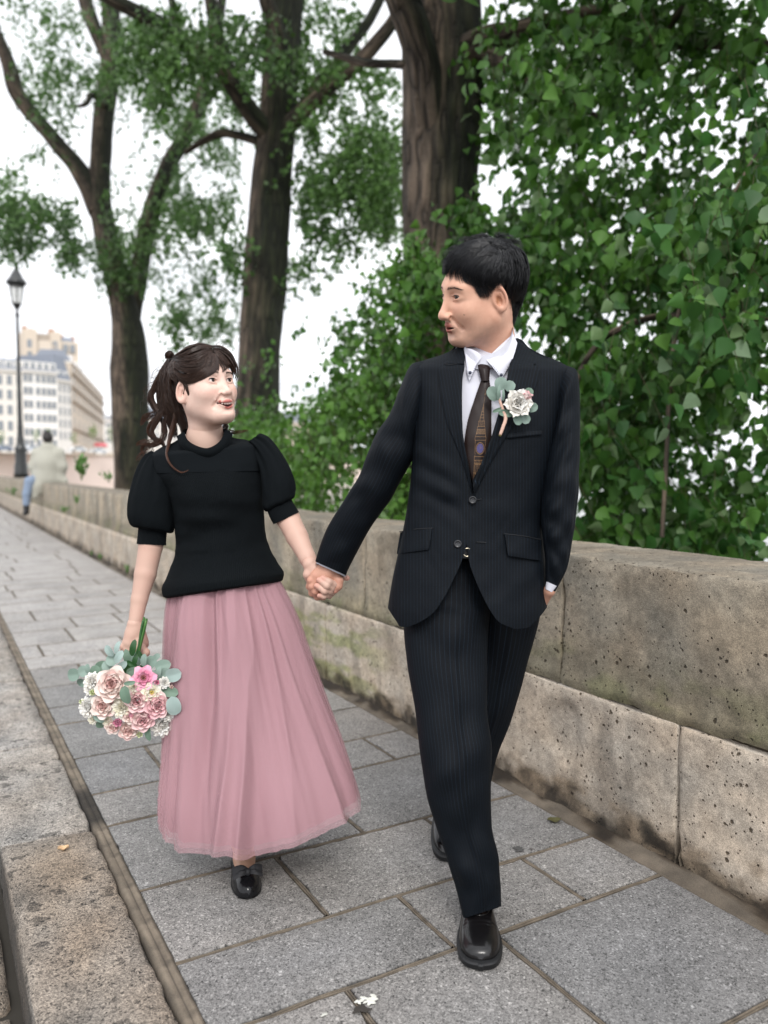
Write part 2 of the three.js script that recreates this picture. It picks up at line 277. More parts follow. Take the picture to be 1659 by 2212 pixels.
// kerb of long granite blocks, and the gutter stones below it
const kerb = new THREE.Group(); kerb.name = 'kerb'; kerb.userData.kind = 'structure'; kerb.userData.label = 'worn granite kerb stones along the pavement edge'; scene.add(kerb);
const granite2 = (() => { const f = (u, v, x, y) => { const wx = x + 4 * pn(u, v, 160, 3), wy = y + 4 * pn(u, v, 160, 9), q = (s, k) => { const S = 1024 / s; return h3(((Math.floor(wx / s) % S) + S) % S, ((Math.floor(wy / s) % S) + S) % S, k); }, a = q(2, 4), b = q(4, 9), c = q(8, 12), m = pf(u, v, 26, 3, 37); return 0.5 + 0.16 * pf(u, v, 10, 4, 31) + 0.26 * (a - 0.5) + 0.17 * (b - 0.5) + 0.1 * m - (c < 0.045 ? 0.15 : 0) - 0.2 * sstep(0.2, 0.34, m) - (b < 0.06 ? 0.12 : 0); }; return { map: tex(1024, 1024, (u, v, x, y) => { const l = f(u, v, x, y) * 1.15, w = 0.5 + 0.9 * pf(u, v, 5, 3, 50); return [l * lerp(0.98, 1.03, w), l * lerp(0.98, 0.975, w), l * lerp(0.98, 0.92, w)]; }, true), bump: tex(1024, 1024, f) }; })();
const kerbMats = [[0.86, 0.80, 0.73], [0.92, 0.9, 0.87], [0.98, 0.96, 0.94]].map((c) => mat({ color: lin(...c), map: granite2.map, bumpMap: granite2.bump, bumpScale: 0.005, roughness: 0.85, vertexColors: true }));
function block(lo, hi, n, r, opt = {}) { // stone with worn, uneven edges; colour painted by opt.tint(p, normal)
  const s = [hi[0] - lo[0], hi[1] - lo[1], hi[2] - lo[2]], c = [0, 1, 2].map((i) => (hi[i] + lo[i]) / 2), g = new THREE.BoxGeometry(...s, ...n).translate(...c), p = g.attributes.position, nn = g.attributes.normal, uv = g.attributes.uv, amp = opt.amp ?? 0.003, chipA = opt.chip ?? 0.01;
  for (let i = 0; i < p.count; i++) {
    const q = [p.getX(i), p.getY(i), p.getZ(i)], nr = [nn.getX(i), nn.getY(i), nn.getZ(i)];
    uv.setXY(i, Math.abs(nr[0]) > 0.5 ? q[2] : q[0] + 0.37, Math.abs(nr[1]) > 0.5 ? q[2] : q[1]);
    const wear = r * (1 + 0.7 * fbm(q[0] * 6, q[1] * 6, q[2] * 6, 3)), inner = q.map((x, k) => clamp(x, lo[k] + wear, hi[k] - wear)), d = q.map((x, k) => x - inner[k]), l = Math.hypot(...d) || 1;
    const near = [0, 1, 2].filter((k) => Math.min(q[k] - lo[k], hi[k] - q[k]) < wear * 1.6).length, f = amp * fbm(q[0] * 9, q[1] * 9, q[2] * 9, 4) + (near > 1 ? -chipA * Math.max(0, fbm(q[0] * 14, q[1] * 14, q[2] * 14 + 5, 3) - 0.02) * 2 : 0) + (opt.dent ? opt.dent(q, nr) : 0);
    p.setXYZ(i, ...q.map((x, k) => inner[k] + d[k] / l * (Math.min(l, wear) + f)));
  }
  g.computeVertexNormals(); weldNormals(g);
  if (opt.tint) paint(g, opt.tint);
  return g;
}
const kerbJ = [0.6, -0.55, -2.64, -3.56, -4.72, -5.9, -7.0, -8.2, -9.3, -10.6, -12, -13.4, -15, -17, -19, -21.5, -24, -27, -30, -34, -38, -44];
for (let i = 0; i < kerbJ.length - 1; i++) {
  const a = kerbJ[i], b = kerbJ[i + 1], fine = i < 3, L = a - b;
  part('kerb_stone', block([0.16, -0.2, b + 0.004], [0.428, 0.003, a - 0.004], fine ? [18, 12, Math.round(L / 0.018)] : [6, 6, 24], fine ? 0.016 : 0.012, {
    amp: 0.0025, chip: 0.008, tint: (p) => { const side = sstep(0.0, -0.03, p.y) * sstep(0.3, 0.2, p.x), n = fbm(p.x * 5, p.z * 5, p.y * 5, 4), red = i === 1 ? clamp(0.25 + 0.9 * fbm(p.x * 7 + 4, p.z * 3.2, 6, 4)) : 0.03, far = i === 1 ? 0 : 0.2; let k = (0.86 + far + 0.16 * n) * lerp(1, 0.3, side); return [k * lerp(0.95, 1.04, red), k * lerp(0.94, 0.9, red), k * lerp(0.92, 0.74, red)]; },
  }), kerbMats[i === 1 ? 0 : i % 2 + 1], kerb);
}
part('gutter_dirt', new THREE.BoxGeometry(0.05, 0.1, 46).translate(0.135, -0.19, -22.8), darkGap, kerb);
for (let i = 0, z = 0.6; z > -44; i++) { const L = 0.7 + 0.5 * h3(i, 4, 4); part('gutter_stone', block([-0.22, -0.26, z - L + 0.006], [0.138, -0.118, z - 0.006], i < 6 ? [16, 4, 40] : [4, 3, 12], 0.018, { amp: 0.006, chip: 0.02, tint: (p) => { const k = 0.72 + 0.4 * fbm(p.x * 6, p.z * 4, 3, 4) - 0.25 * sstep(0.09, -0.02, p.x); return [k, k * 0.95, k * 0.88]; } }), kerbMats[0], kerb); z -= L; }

// the quay parapet: two courses of pitted limestone
const limestone = (() => {
  const N = 1024, pit = new Float32Array(N * N), R = mulberry(9);
  for (let k = 0; k < 1100; k++) { // weathered holes
    const x = R() * N, y = R() * N, big = R(), r = big < 0.84 ? 1.1 + 1.9 * R() : 2.6 + 4 * R(), e = 0.6 + 0.8 * R(), a = R() * 3; if (pf(x / N, y / N, 4, 3, 70) < -0.08 && R() < 0.75) continue;
    for (let j = -14; j <= 14; j++) for (let i = -14; i <= 14; i++) { const u = (i * Math.cos(a) + j * Math.sin(a)) / e, v = -i * Math.sin(a) + j * Math.cos(a), d = Math.hypot(u, v) / r + 0.35 * vn(i * 0.5, j * 0.5, k), q = (((Math.floor(y) + j) % N + N) % N) * N + ((Math.floor(x) + i) % N + N) % N; pit[q] = Math.max(pit[q], sstep(1.1, 0.55, d)); }
  }
  const soft = (u, v, x, y) => 0.62 + 0.16 * pf(u, v, 5, 5, 11) + 0.14 * pf(u, v, 60, 3, 14) + 0.16 * (h3(x, y, 2) - 0.5) + 0.17 * (h3(x >> 1, y >> 1, 6) - 0.5) + 0.08 * pf(u, v, 22, 3, 19);
  return {
    map: tex(N, N, (u, v, x, y) => { const l = soft(u, v, x, y) * 1.16, d = pit[y * N + x], w = pf(u, v, 7, 3, 23); return [l * (1 + 0.05 * w) * (1 - 0.5 * d), l * 0.985 * (1 - 0.53 * d), l * (0.955 - 0.05 * w) * (1 - 0.58 * d)]; }, true),
    bump: tex(N, N, (u, v, x, y) => 0.75 + 0.22 * (soft(u, v, x, y) - 0.62) - 0.7 * pit[y * N + x] + 0.12 * pf(u, v, 90, 2, 40)),
  };
})();
const stoneMat = mat({ name: 'limestone', color: lin(1, 1, 1), map: limestone.map, bumpMap: limestone.bump, bumpScale: 0.009, roughness: 0.93, vertexColors: true });
const parapet = new THREE.Group(); parapet.name = 'parapet_wall'; scene.add(parapet);
tag(parapet, 'long pitted limestone parapet wall of large blocks beside the pavement', 'wall');
part('mortar_core', new THREE.BoxGeometry(0.37, 0.83, 60).translate(2.068, 0.425, -29.6), mat({ color: lin(0.17, 0.145, 0.11), map: grit.map, roughness: 1 }), parapet);
part('wall_footing', new THREE.BoxGeometry(0.6, 4.6, 60).translate(2.1, -2.31, -29.6), stoneMat, parapet);
const WH = 0.868;
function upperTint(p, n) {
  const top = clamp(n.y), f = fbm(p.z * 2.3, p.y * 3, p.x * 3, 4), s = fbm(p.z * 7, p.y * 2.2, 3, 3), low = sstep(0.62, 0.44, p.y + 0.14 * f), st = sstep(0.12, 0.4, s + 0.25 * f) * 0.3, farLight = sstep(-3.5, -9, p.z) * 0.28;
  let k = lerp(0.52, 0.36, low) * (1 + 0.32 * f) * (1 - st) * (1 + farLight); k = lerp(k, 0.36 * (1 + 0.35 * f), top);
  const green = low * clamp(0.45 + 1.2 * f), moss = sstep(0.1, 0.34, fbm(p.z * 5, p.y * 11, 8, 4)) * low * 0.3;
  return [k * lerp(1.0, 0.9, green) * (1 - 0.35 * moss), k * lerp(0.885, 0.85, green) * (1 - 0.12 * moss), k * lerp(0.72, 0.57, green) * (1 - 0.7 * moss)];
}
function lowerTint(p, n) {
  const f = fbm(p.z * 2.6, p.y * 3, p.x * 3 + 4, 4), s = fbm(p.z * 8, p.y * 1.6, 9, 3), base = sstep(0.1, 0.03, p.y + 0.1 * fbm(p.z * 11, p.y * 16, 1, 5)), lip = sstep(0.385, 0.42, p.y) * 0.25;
  let k = 0.78 * (1 + 0.26 * f) * (1 - 0.3 * sstep(0.1, 0.35, s)) + 0.1 * lip; k = lerp(k, 0.075, base * clamp(0.85 + 0.9 * fbm(p.z * 16, p.y * 22, 5, 3)));  // lip: light caught by the top edge, put into the colour
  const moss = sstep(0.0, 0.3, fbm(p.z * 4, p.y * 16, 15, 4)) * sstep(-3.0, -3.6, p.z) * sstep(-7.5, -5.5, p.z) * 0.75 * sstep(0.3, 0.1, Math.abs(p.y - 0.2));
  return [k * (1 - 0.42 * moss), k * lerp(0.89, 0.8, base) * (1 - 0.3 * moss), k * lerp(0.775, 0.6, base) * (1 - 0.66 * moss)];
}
const upZ = [1.2, -0.55, -2.035, -3.45, -4.9, -6.4, -7.7, -9.3, -10.8, -12.4, -14.2, -16, -18, -20, -22.5, -25, -28, -31, -35, -40, -46, -52], loZ = [1.2, 0.2, -1.53, -2.7, -3.87, -5.25, -6.6, -8.1, -9.5, -11, -12.7, -14.5, -16.3, -18.2, -20.5, -23, -26, -29, -33, -38, -44, -50];
const dentLow = (q, n) => n[0] < -0.5 ? -0.014 * sstep(1.1, 0.6, Math.hypot((q[2] + 2.02) / 0.11, (q[1] - 0.27) / 0.11) + 0.3 * fbm(q[2] * 20, q[1] * 20, 1, 2)) - 0.02 * sstep(0.09, 0.0, q[1]) * (0.4 + fbm(q[2] * 7, q[1] * 10, 2, 3)) : 0;
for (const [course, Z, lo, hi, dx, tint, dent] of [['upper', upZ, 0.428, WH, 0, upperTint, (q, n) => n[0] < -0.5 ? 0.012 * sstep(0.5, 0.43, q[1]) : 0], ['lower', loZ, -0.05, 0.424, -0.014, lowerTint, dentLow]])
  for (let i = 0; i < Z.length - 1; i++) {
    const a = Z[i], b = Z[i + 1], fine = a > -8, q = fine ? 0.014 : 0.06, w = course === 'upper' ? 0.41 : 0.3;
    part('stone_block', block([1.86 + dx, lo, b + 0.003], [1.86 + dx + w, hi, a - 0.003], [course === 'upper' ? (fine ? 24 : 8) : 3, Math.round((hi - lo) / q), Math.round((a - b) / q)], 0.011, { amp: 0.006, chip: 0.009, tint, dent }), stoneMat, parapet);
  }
// the lower quay, the river and the ground beyond
structure('lower_quay', new THREE.BoxGeometry(14, 1, 300).translate(9.2, -5.0, -100), mat({ color: lin(0.3, 0.27, 0.23), map: grit.map, roughness: 0.95 }));
structure('river', new THREE.PlaneGeometry(700, 900).rotateX(-Math.PI / 2).translate(300, -7.2, -250), phys({ color: lin(0.10, 0.115, 0.09), roughness: 0.18, metalness: 0 }));
structure('ground', new THREE.PlaneGeometry(2000, 2000).rotateX(-Math.PI / 2).translate(0, -9, -300), mat({ color: lin(0.2, 0.19, 0.17), roughness: 1 }));

// ---------------------------------------------------------------- poplars behind the wall
const bark = (() => { // u round the trunk, v up; 1 m of bark each way
  const N = 1024, f = (u, v) => { const w = 0.035 * pf(u, v, 4, 3, 3), r = 1 - Math.abs(pf(u + w, v * 1, 1, 1, 0) * 0), a = Math.abs(vn((u + w) * 16, v * 5, 2, 16, 5) * 0.6 + vn((u + w) * 30, v * 9, 7, 30, 9) * 0.4), b = Math.abs(vn((u - w) * 46, v * 9, 5, 46, 9)); return clamp(0.9 * Math.pow(a, 0.55) + 0.22 * b - 0.05 + 0.15 * pf(u, v, 64, 2, 8)) * r; };
  const F = new Float32Array(N * N); for (let y = 0; y < N; y++) for (let x = 0; x < N; x++) F[y * N + x] = f(x / N, y / N);
  return { map: tex(N, N, (u, v, x, y) => { const h = F[y * N + x], t = 0.32 + 0.55 * h + 0.1 * pf(u, v, 6, 4, 21); return [t, t * 0.95, t * 0.89]; }, true), bump: tex(N, N, (u, v, x, y) => F[y * N + x]) };
})();
const barkMat = mat({ name: 'bark', color: lin(0.3, 0.265, 0.235), map: bark.map, bumpMap: bark.bump, bumpScale: 0.05, roughness: 0.95, vertexColors: true });
// limb through [x, y, halfWidth] marks of the photograph at distance d (d may change along it)
function limb(marks, d0, d1 = d0, ns = 60, nr = 36, seed = 1, moss = 0.5) {
  const pts = marks.map(([x, y], i) => at(x, y, lerp(d0, d1, i / (marks.length - 1)))), rad = marks.map((m, i) => m[2] / FOCAL * lerp(d0, d1, i / (marks.length - 1)));
  const curve = new THREE.CatmullRomCurve3(pts, false, 'centripetal'), big = Math.max(...rad);
  const g = tube(pts, rad, ns, nr, (r, a, t, p) => { const k = big > 0.15 ? 0.07 : 0.1, ridge = Math.abs(vn(a * 3.2 + 1.2 * vn(p.y * 1.2, seed, 3), p.y * 0.9, seed)); return r * (1 + k * (ridge - 0.35) + 0.12 * fbm(Math.cos(a) * 1.3 + seed, p.y * 1.1, Math.sin(a) * 1.3, 3)); });
  const uv = g.attributes.uv; for (let i = 0; i < uv.count; i++) uv.setXY(i, uv.getX(i) * 0.9, uv.getY(i) * 0.55);
  return paint(g, (p, n) => {
    const side = n.dot(TOWARD) * 0.1 + n.dot(RIGHT) * 0.75 + n.y * 0.4, m = sstep(0.25, 0.75, moss + 0.7 * side + 0.55 * fbm(p.x * 2.2, p.y * 0.55, p.z * 2.2 + seed, 4)), k = 0.85 + 0.5 * fbm(p.x * 4, p.y * 0.8, p.z * 4, 3), dark = 1 - 0.45 * m;
    return [k * dark * lerp(1.15, 0.26, m), k * dark * lerp(1.08, 0.42, m), k * dark * lerp(1.02, 0.2, m)];
  });
}
function tree(label, base) { return thing('poplar_tree', label, 'tree', base, 'poplar trees rooted behind the parapet'); }
const treeA = tree('thick furrowed poplar trunk directly behind the man in the suit', at(955, 1900, 7.3).setY(-4.5));
part('trunk', merge([limb([[962, 2300, 118], [958, 1500, 100], [955, 1000, 86], [950, 700, 72], [950, 500, 73], [951, 300, 77], [956, 120, 83], [950, 0, 86], [946, -160, 82], [938, -420, 74]], 7.3, 7.5, 120, 72, 3, 0.36)]), barkMat, treeA);
part('limb', limb([[940, 360, 30], [928, 240, 36], [910, 120, 36], [876, 10, 37], [842, -90, 34], [800, -260, 30]], 7.25, 6.8, 40, 40, 5, 0.2), barkMat, treeA);
part('limb', limb([[1010, 110, 34], [1060, 84, 26], [1110, 72, 21], [1165, 55, 20], [1238, 44, 24], [1290, 72, 19], [1370, 92, 15], [1446, 92, 14], [1560, 92, 12], [1660, 103, 10], [1790, 140, 7]], 7.2, 5.8, 60, 20, 7, 0.35), barkMat, treeA);
part('limb', limb([[1020, 100, 24], [1060, 118, 18], [1100, 142, 15], [1160, 182, 9], [1240, 225, 7], [1310, 262, 5], [1400, 300, 3]], 7.2, 6.2, 40, 14, 9, 0.3), barkMat, treeA);
part('limb', limb([[1238, 40, 15], [1270, 24, 10], [1340, 30, 8], [1420, 80, 7], [1450, 50, 8], [1500, -20, 7], [1540, -90, 6]], 6.4, 5.6, 30, 12, 2, 0.3), barkMat, treeA);
part('limb', limb([[880, 140, 10], [850, 138, 9], [800, 137, 9], [760, 128, 8], [700, 112, 6]], 7.4, 8.0, 20, 12, 4, 0.6), barkMat, treeA);
part('limb', limb([[1660, 690, 4], [1560, 690, 6], [1420, 684, 7], [1330, 715, 7], [1290, 745, 6], [1255, 800, 6], [1225, 900, 6]], 4.2, 5.0, 40, 10, 12, 0.3), barkMat, treeA);
part('limb', limb([[1640, 320, 3], [1540, 500, 4], [1495, 590, 5], [1470, 660, 5], [1450, 800, 5], [1440, 980, 5], [1430, 1160, 5]], 4.4, 4.4, 40, 10, 13, 0.3), barkMat, treeA);
const treeB = tree('mossy forked poplar between the woman and the man', at(575, 1900, 12.9).setY(-4.5));
part('trunk', limb([[548, 1600, 62], [550, 1000, 50], [556, 860, 47], [564, 720, 43], [574, 600, 48], [580, 480, 47], [589, 370, 43], [597, 295, 48], [603, 240, 44], [605, 200, 40], [609, 100, 39], [616, 0, 40], [622, -160, 36]], 12.9, 12.9, 120, 60, 21, 0.52), barkMat, treeB);
part('limb', limb([[590, 300, 22], [552, 256, 22], [520, 210, 20], [500, 177, 19], [470, 140, 17], [437, 120, 16], [400, 92, 16], [365, 73, 19], [330, 46, 15], [292, 24, 14], [234, -6, 13], [150, -60, 11]], 12.8, 11.6, 60, 24, 22, 0.4), barkMat, treeB);
part('limb', limb([[500, 180, 15], [488, 130, 15], [474, 90, 14], [464, 50, 14], [455, 0, 13], [440, -90, 12]], 12.5, 12.8, 24, 18, 23, 0.55), barkMat, treeB);
part('limb', limb([[600, 290, 22], [648, 248, 17], [690, 208, 15], [729, 172, 14], [770, 140, 15], [810, 95, 14], [846, 50, 12], [880, -20, 10], [920, -120, 8]], 12.8, 12.0, 50, 20, 24, 0.35), barkMat, treeB);
part('limb', limb([[605, 280, 16], [650, 232, 13], [690, 180, 13], [725, 145, 15], [755, 99, 12], [797, 45, 11], [830, -20, 10]], 13.0, 13.4, 40, 18, 25, 0.6), barkMat, treeB);
part('limb', limb([[606, 130, 20], [603, 90, 18], [592, 50, 17], [578, 10, 16], [560, -50, 15]], 12.5, 12.2, 20, 18, 26, 0.1), barkMat, treeB);
part('limb', limb([[560, 306, 10], [520, 294, 9], [480, 288, 9], [440, 304, 7], [400, 330, 5]], 12.9, 13.4, 24, 12, 27, 0.5), barkMat, treeB);
part('limb', limb([[392, 95, 8], [384, 60, 9], [374, 20, 8], [366, -30, 8]], 12.0, 12.0, 14, 12, 28, 0.4), barkMat, treeB);
const treeC = tree('slender poplar splitting into three stems, farthest left behind the seated man', at(280, 1900, 19.8).setY(-4.5));
part('trunk', limb([[285, 1500, 46], [280, 1100, 36], [281, 1000, 33], [281, 900, 32], [280, 800, 31], [277, 720, 34], [265, 650, 40], [250, 590, 40], [232, 520, 30], [218, 450, 26], [215, 400, 24], [218, 330, 22], [224, 250, 22], [238, 150, 22], [241, 70, 20], [238, 0, 18], [230, -120, 16]], 19.8, 19.8, 120, 40, 31, 0.4), barkMat, treeC);
part('limb', limb([[214, 460, 22], [190, 400, 22], [160, 352, 21], [130, 318, 18], [104, 286, 17], [82, 262, 16], [62, 238, 17], [44, 212, 17], [32, 190, 17], [22, 150, 14], [8, 110, 13], [-14, 60, 12], [-40, 0, 10]], 19.8, 19.0, 60, 20, 32, 0.25), barkMat, treeC);
part('limb', limb([[276, 760, 12], [282, 700, 20], [290, 640, 23], [303, 570, 19], [318, 490, 19], [340, 420, 19], [368, 350, 17], [398, 300, 16], [420, 250, 15], [436, 200, 14], [450, 140, 12], [470, 60, 10], [485, -40, 9]], 20, 20.6, 60, 20, 33, 0.35), barkMat, treeC);
part('limb', limb([[316, 490, 12], [324, 440, 10], [338, 400, 8], [342, 375, 5]], 19.6, 19.4, 14, 12, 34, 0.3), barkMat, treeC);
part('limb', limb([[228, 230, 8], [200, 205, 7], [185, 225, 5], [150, 232, 2]], 19.6, 19.0, 20, 10, 35, 0.3), barkMat, treeC);
part('limb', limb([[424, 250, 9], [478, 180, 8], [520, 140, 8], [545, 100, 7], [560, 60, 6]], 20.4, 21, 20, 10, 36, 0.3), barkMat, treeC);
part('limb', limb([[238, 150, 10], [222, 105, 14], [202, 55, 15], [190, 20, 15], [174, -40, 14]], 19.7, 19.7, 8, 12, 37, 0.3), barkMat, treeC);

// leaves: broad, pointed, a little folded and cupped
function leafGeometry(w, h, cup) {
  const pos = [], idx = [], uv = [], rows = [[0, 0.02], [0.1, 0.36], [0.26, 0.5], [0.48, 0.4], [0.74, 0.2], [1, 0]];
  rows.forEach(([t, s], j) => { for (const k of [-1, 0, 1]) { pos.push(k * s * w, -t * h, Math.abs(k) * s * w * cup - 0.25 * h * t * t * 0.6); uv.push(0.5 + k * s, t); } if (j < rows.length - 1) { const a = j * 3; idx.push(a, a + 1, a + 4, a, a + 4, a + 3, a + 1, a + 2, a + 5, a + 1, a + 5, a + 4); } });
  return meshOf(pos, idx, uv);
}
const leafGeo = [leafGeometry(0.076, 0.08, 0.35), leafGeometry(0.07, 0.084, 0.15)];
const leafMat = phys({ name: 'leaf', color: lin(1, 1, 1), roughness: 0.5, transmission: 0.36, thickness: 0, ior: 1.4, specularIntensity: 0.5 });
const leafBig = [0, 1, 2, 3].map((i) => phys({ name: `leaf_${i}`, color: lin(...[[0.022, 0.08, 0.014], [0.036, 0.12, 0.021], [0.065, 0.18, 0.032], [0.17, 0.26, 0.14]][i]), roughness: 0.45, transmission: 0.3, thickness: 0, ior: 1.4, specularIntensity: 0.7 }));
const crownSpots = { A: [], B: [], C: [] };
const LR = mulberry(404), hairBagT = () => ({ P: [], I: [], n: 0 });
function twig3(pts, r) { const P = [], I = []; pts.forEach((p, j) => { for (let i = 0; i < 3; i++) { const a = i * 2.094, rr = r * (1 - 0.7 * j / 3); P.push(p.x + Math.cos(a) * rr, p.y + Math.sin(a) * rr * 0.7, p.z + Math.sin(a) * rr); if (j < pts.length - 1) { const q = j * 3 + i, s = j * 3 + (i + 1) % 3; I.push(q, s, s + 3, q, s + 3, q + 3); } } }); return { P, I }; }
function leafAt(list, p, size, tone, flat) { list.push([p, size, tone, LR(), LR(), LR(), flat]); }
// a twig of leaves: from p, along dir, n leaves
const sprigs = new Map();
function twig(list, p, dir, n, len, size, tone) { if (p.distanceTo(camera.position) < 9.5 && size < 1.2) { if (!sprigs.has(list)) sprigs.set(list, hairBagT()); const bag = sprigs.get(list), pts = [0, 0.35, 0.7, 1].map((t) => p.clone().addScaledVector(dir, t * len).add(V(0, -t * t * len * len * 0.35, 0))), P = [], g = twig3(pts, 0.0022); for (const i of g.I) bag.I.push(i + bag.n); bag.P.push(...g.P); bag.n += g.P.length / 3; }
  const q = V(0, 0, 0); for (let i = 0; i < n; i++) { const t = LR() * len; q.copy(p).addScaledVector(dir, t); q.y -= t * t * 0.35; q.x += (LR() - 0.5) * 0.13 * size; q.y += (LR() - 0.5) * 0.13 * size; q.z += (LR() - 0.5) * 0.13 * size; leafAt(list, q.clone(), size * (0.55 + 0.75 * LR()), tone + 0.25 * (LR() - 0.5)); } }
// clumps: [x, y, rx, ry, count of twigs, near, far, tone]; twigs thin out towards the rim and in noise-shaped gaps
function clumps(list, rows, size, perTwig, len, gap = 0.1, seed = 0) {
  for (const [x, y, rx, ry, n, d0, d1, tone] of rows) for (let k = 0; k < n; k++) {
    const a = LR() * 6.283, r = Math.sqrt(LR()), px = x + rx * r * Math.cos(a), py = y + ry * r * Math.sin(a), d = lerp(d0, d1, LR());
    const p = at(px, py, d), s = 2.2 / size, g = fbm(px / 95 + seed, py / 75, d * 0.25, 3); if (g < gap * 2 - 0.35 && LR() < 0.93) continue;
    twig(list, p, V(LR() - 0.5, -0.15 - 0.6 * LR(), LR() - 0.5).normalize(), perTwig, len, size, tone + 0.5 * g);
  }
}
clumps(crownSpots.C, [[50, 60, 130, 110, 150, 17, 21, 0.5], [200, 90, 120, 110, 160, 17, 21, 0.5], [320, 130, 120, 120, 170, 17, 21, .45], [150, 200, 90, 70, 110, 17, 21, .4], [270, 330, 80, 130, 150, 18.5, 21, .45], [370, 330, 90, 130, 240, 18, 21, .6], [320, 430, 100, 90, 220, 18, 21, .55], [440, 380, 80, 90, 150, 18, 21, .5], [480, 220, 90, 100, 170, 17, 21, .55], [210, 470, 36, 90, 60, 18.5, 20, .3], [245, 560, 40, 50, 60, 19, 20, .3], [330, 540, 80, 70, 130, 18.5, 20.5, .5], [380, 600, 40, 90, 90, 18, 20, .5], [440, 450, 70, 40, 70, 18, 20, .4], [420, 530, 24, 40, 30, 18, 20, .35], [470, 680, 50, 50, 70, 18, 20, .4], [385, 690, 24, 50, 40, 18, 20, .5], [100, 340, 40, 40, 26, 18, 20, .4], [450, 590, 20, 36, 22, 18, 20, .3]], 1.0, 15, 0.55, 0.1, 2);
clumps(crownSpots.C, [[10, 400, 50, 70, 70, 13, 15, .55], [15, 480, 34, 60, 50, 13, 15, .45], [90, 455, 80, 40, 70, 13, 15, .35], [50, 500, 36, 40, 46, 13, 15, .35], [150, 500, 22, 70, 44, 13, 15, .35], [150, 540, 18, 24, 16, 13, 15, .35], [110, 430, 60, 20, 20, 13, 15, .35]], 0.85, 14, 0.36, 0.04, 8);
clumps(crownSpots.B, [[420, 60, 130, 80, 130, 11, 14, .5], [330, 70, 90, 70, 90, 11, 13, .45], [350, 150, 40, 50, 40, 11, 12, .6], [500, 110, 70, 100, 90, 13, 15, .5], [690, 60, 100, 90, 160, 12, 15, .65], [770, 200, 110, 90, 170, 12, 15, .75], [800, 300, 80, 100, 230, 12, 15, .85], [720, 260, 80, 80, 120, 12, 15, .6], [700, 360, 70, 60, 100, 12, 15, .5], [760, 420, 90, 50, 100, 12, 15, .55], [820, 430, 50, 60, 90, 12, 15, .7], [670, 480, 50, 60, 70, 12, 14, .4], [640, 540, 30, 36, 36, 12, 14, .5], [500, 520, 36, 60, 40, 12, 14, .4], [720, 500, 60, 30, 40, 12, 14, .4], [660, 120, 50, 60, 60, 12, 14, .5], [560, 60, 30, 70, 30, 11, 12, .3]], 1.0, 15, 0.55, 0.1, 4);
// shrubby growth just behind the wall, between the couple
clumps(crownSpots.B, [[700, 1040, 150, 110, 520, 6.6, 10, .95], [640, 960, 90, 80, 190, 7, 10, .75], [560, 900, 60, 70, 110, 9, 11, .55], [790, 910, 130, 120, 330, 6, 9, .6], [770, 770, 100, 80, 150, 6.5, 9, .35], [840, 640, 60, 100, 70, 6, 8, .4], [740, 700, 90, 40, 50, 6.5, 8, .3], [850, 800, 60, 100, 60, 5.8, 7.5, .4], [690, 850, 70, 60, 80, 7, 9, .4], [890, 560, 40, 70, 30, 6, 7, .6], [560, 770, 40, 50, 50, 9, 11, .5], [810, 1060, 100, 70, 260, 6, 8.5, .8], [520, 960, 50, 60, 50, 10, 12, .6]], 0.8, 8, 0.34, 0.13, 6);
// the drooping boughs on the right, thick with leaves
clumps(crownSpots.A, [[1360, 330, 330, 420, 520, 5, 8.5, .45], [1500, 200, 230, 300, 250, 4.6, 7.5, .5], [1180, 60, 170, 130, 130, 6, 9, .75], [1440, 20, 260, 90, 130, 5, 8.5, .7], [1150, 300, 110, 200, 130, 6.5, 9, .65], [1230, 480, 190, 140, 150, 5, 8, .4], [1500, 620, 220, 230, 260, 4.2, 7, .4], [1330, 720, 220, 170, 170, 4.8, 8, .4], [1500, 950, 220, 230, 330, 4.2, 7, .3], [1330, 1020, 130, 150, 170, 4.4, 7, .4], [1260, 880, 80, 200, 90, 4.8, 7, .35], [1580, 450, 130, 320, 230, 3.6, 6, .45], [1090, 560, 90, 110, 70, 5.5, 7.5, .5], [1180, 640, 90, 110, 80, 5, 7, .45], [1400, 1130, 260, 80, 260, 4.2, 6.5, .45], [1250, 130, 200, 130, 120, 5, 8, .6], [1480, 160, 190, 150, 110, 4.6, 7, .55]], 1.04, 10, 0.4, 0.165, 1);
clumps(crownSpots.A, [[905, 680, 46, 180, 64, 5.4, 6.6, .6], [1010, 470, 40, 60, 34, 5.6, 6.4, .6], [900, 540, 30, 60, 24, 5.8, 6.4, .95], [930, 620, 30, 60, 30, 5.6, 6.4, .75]], 0.86, 9, 0.26, -0.2, 9);
// the crown goes on above the frame, over the wall and the pavement
clumps(crownSpots.A, [[1700, -500, 500, 260, 420, 4, 8, .4], [1100, -420, 420, 220, 300, 5, 9, .4], [2300, 100, 420, 600, 500, 4, 7, .4], [2600, -900, 700, 500, 300, 3.5, 6, .4]], 1.9, 9, 0.6, -0.1, 3);
clumps(crownSpots.B, [[500, -300, 420, 180, 260, 10, 14, .4]], 1.9, 9, 0.6, -0.1, 3);
const I = new THREE.Matrix4(), Q = new THREE.Quaternion(), S = V(1, 1, 1), E3 = new THREE.Euler(), CC = new THREE.Color();
function leafMatrix([p, size, tone, a, b, c], m) { E3.set(-0.9 + 1.7 * b + (c - 0.5), a * 6.283, (c - 0.5) * 1.8); Q.setFromEuler(E3); return m.compose(p, Q, S.setScalar(size)); }
function leafColor(tone, r) { const t = clamp(tone * 0.9 + 0.55 * (r - 0.5)), pale = r > 0.9 ? 1 : 0; return CC.setRGB(lerp(lerp(0.016, 0.11, t), 0.2, pale * 0.6), lerp(lerp(0.066, 0.25, t), 0.28, pale * 0.6), lerp(lerp(0.011, 0.034, t), 0.15, pale * 0.6)); }
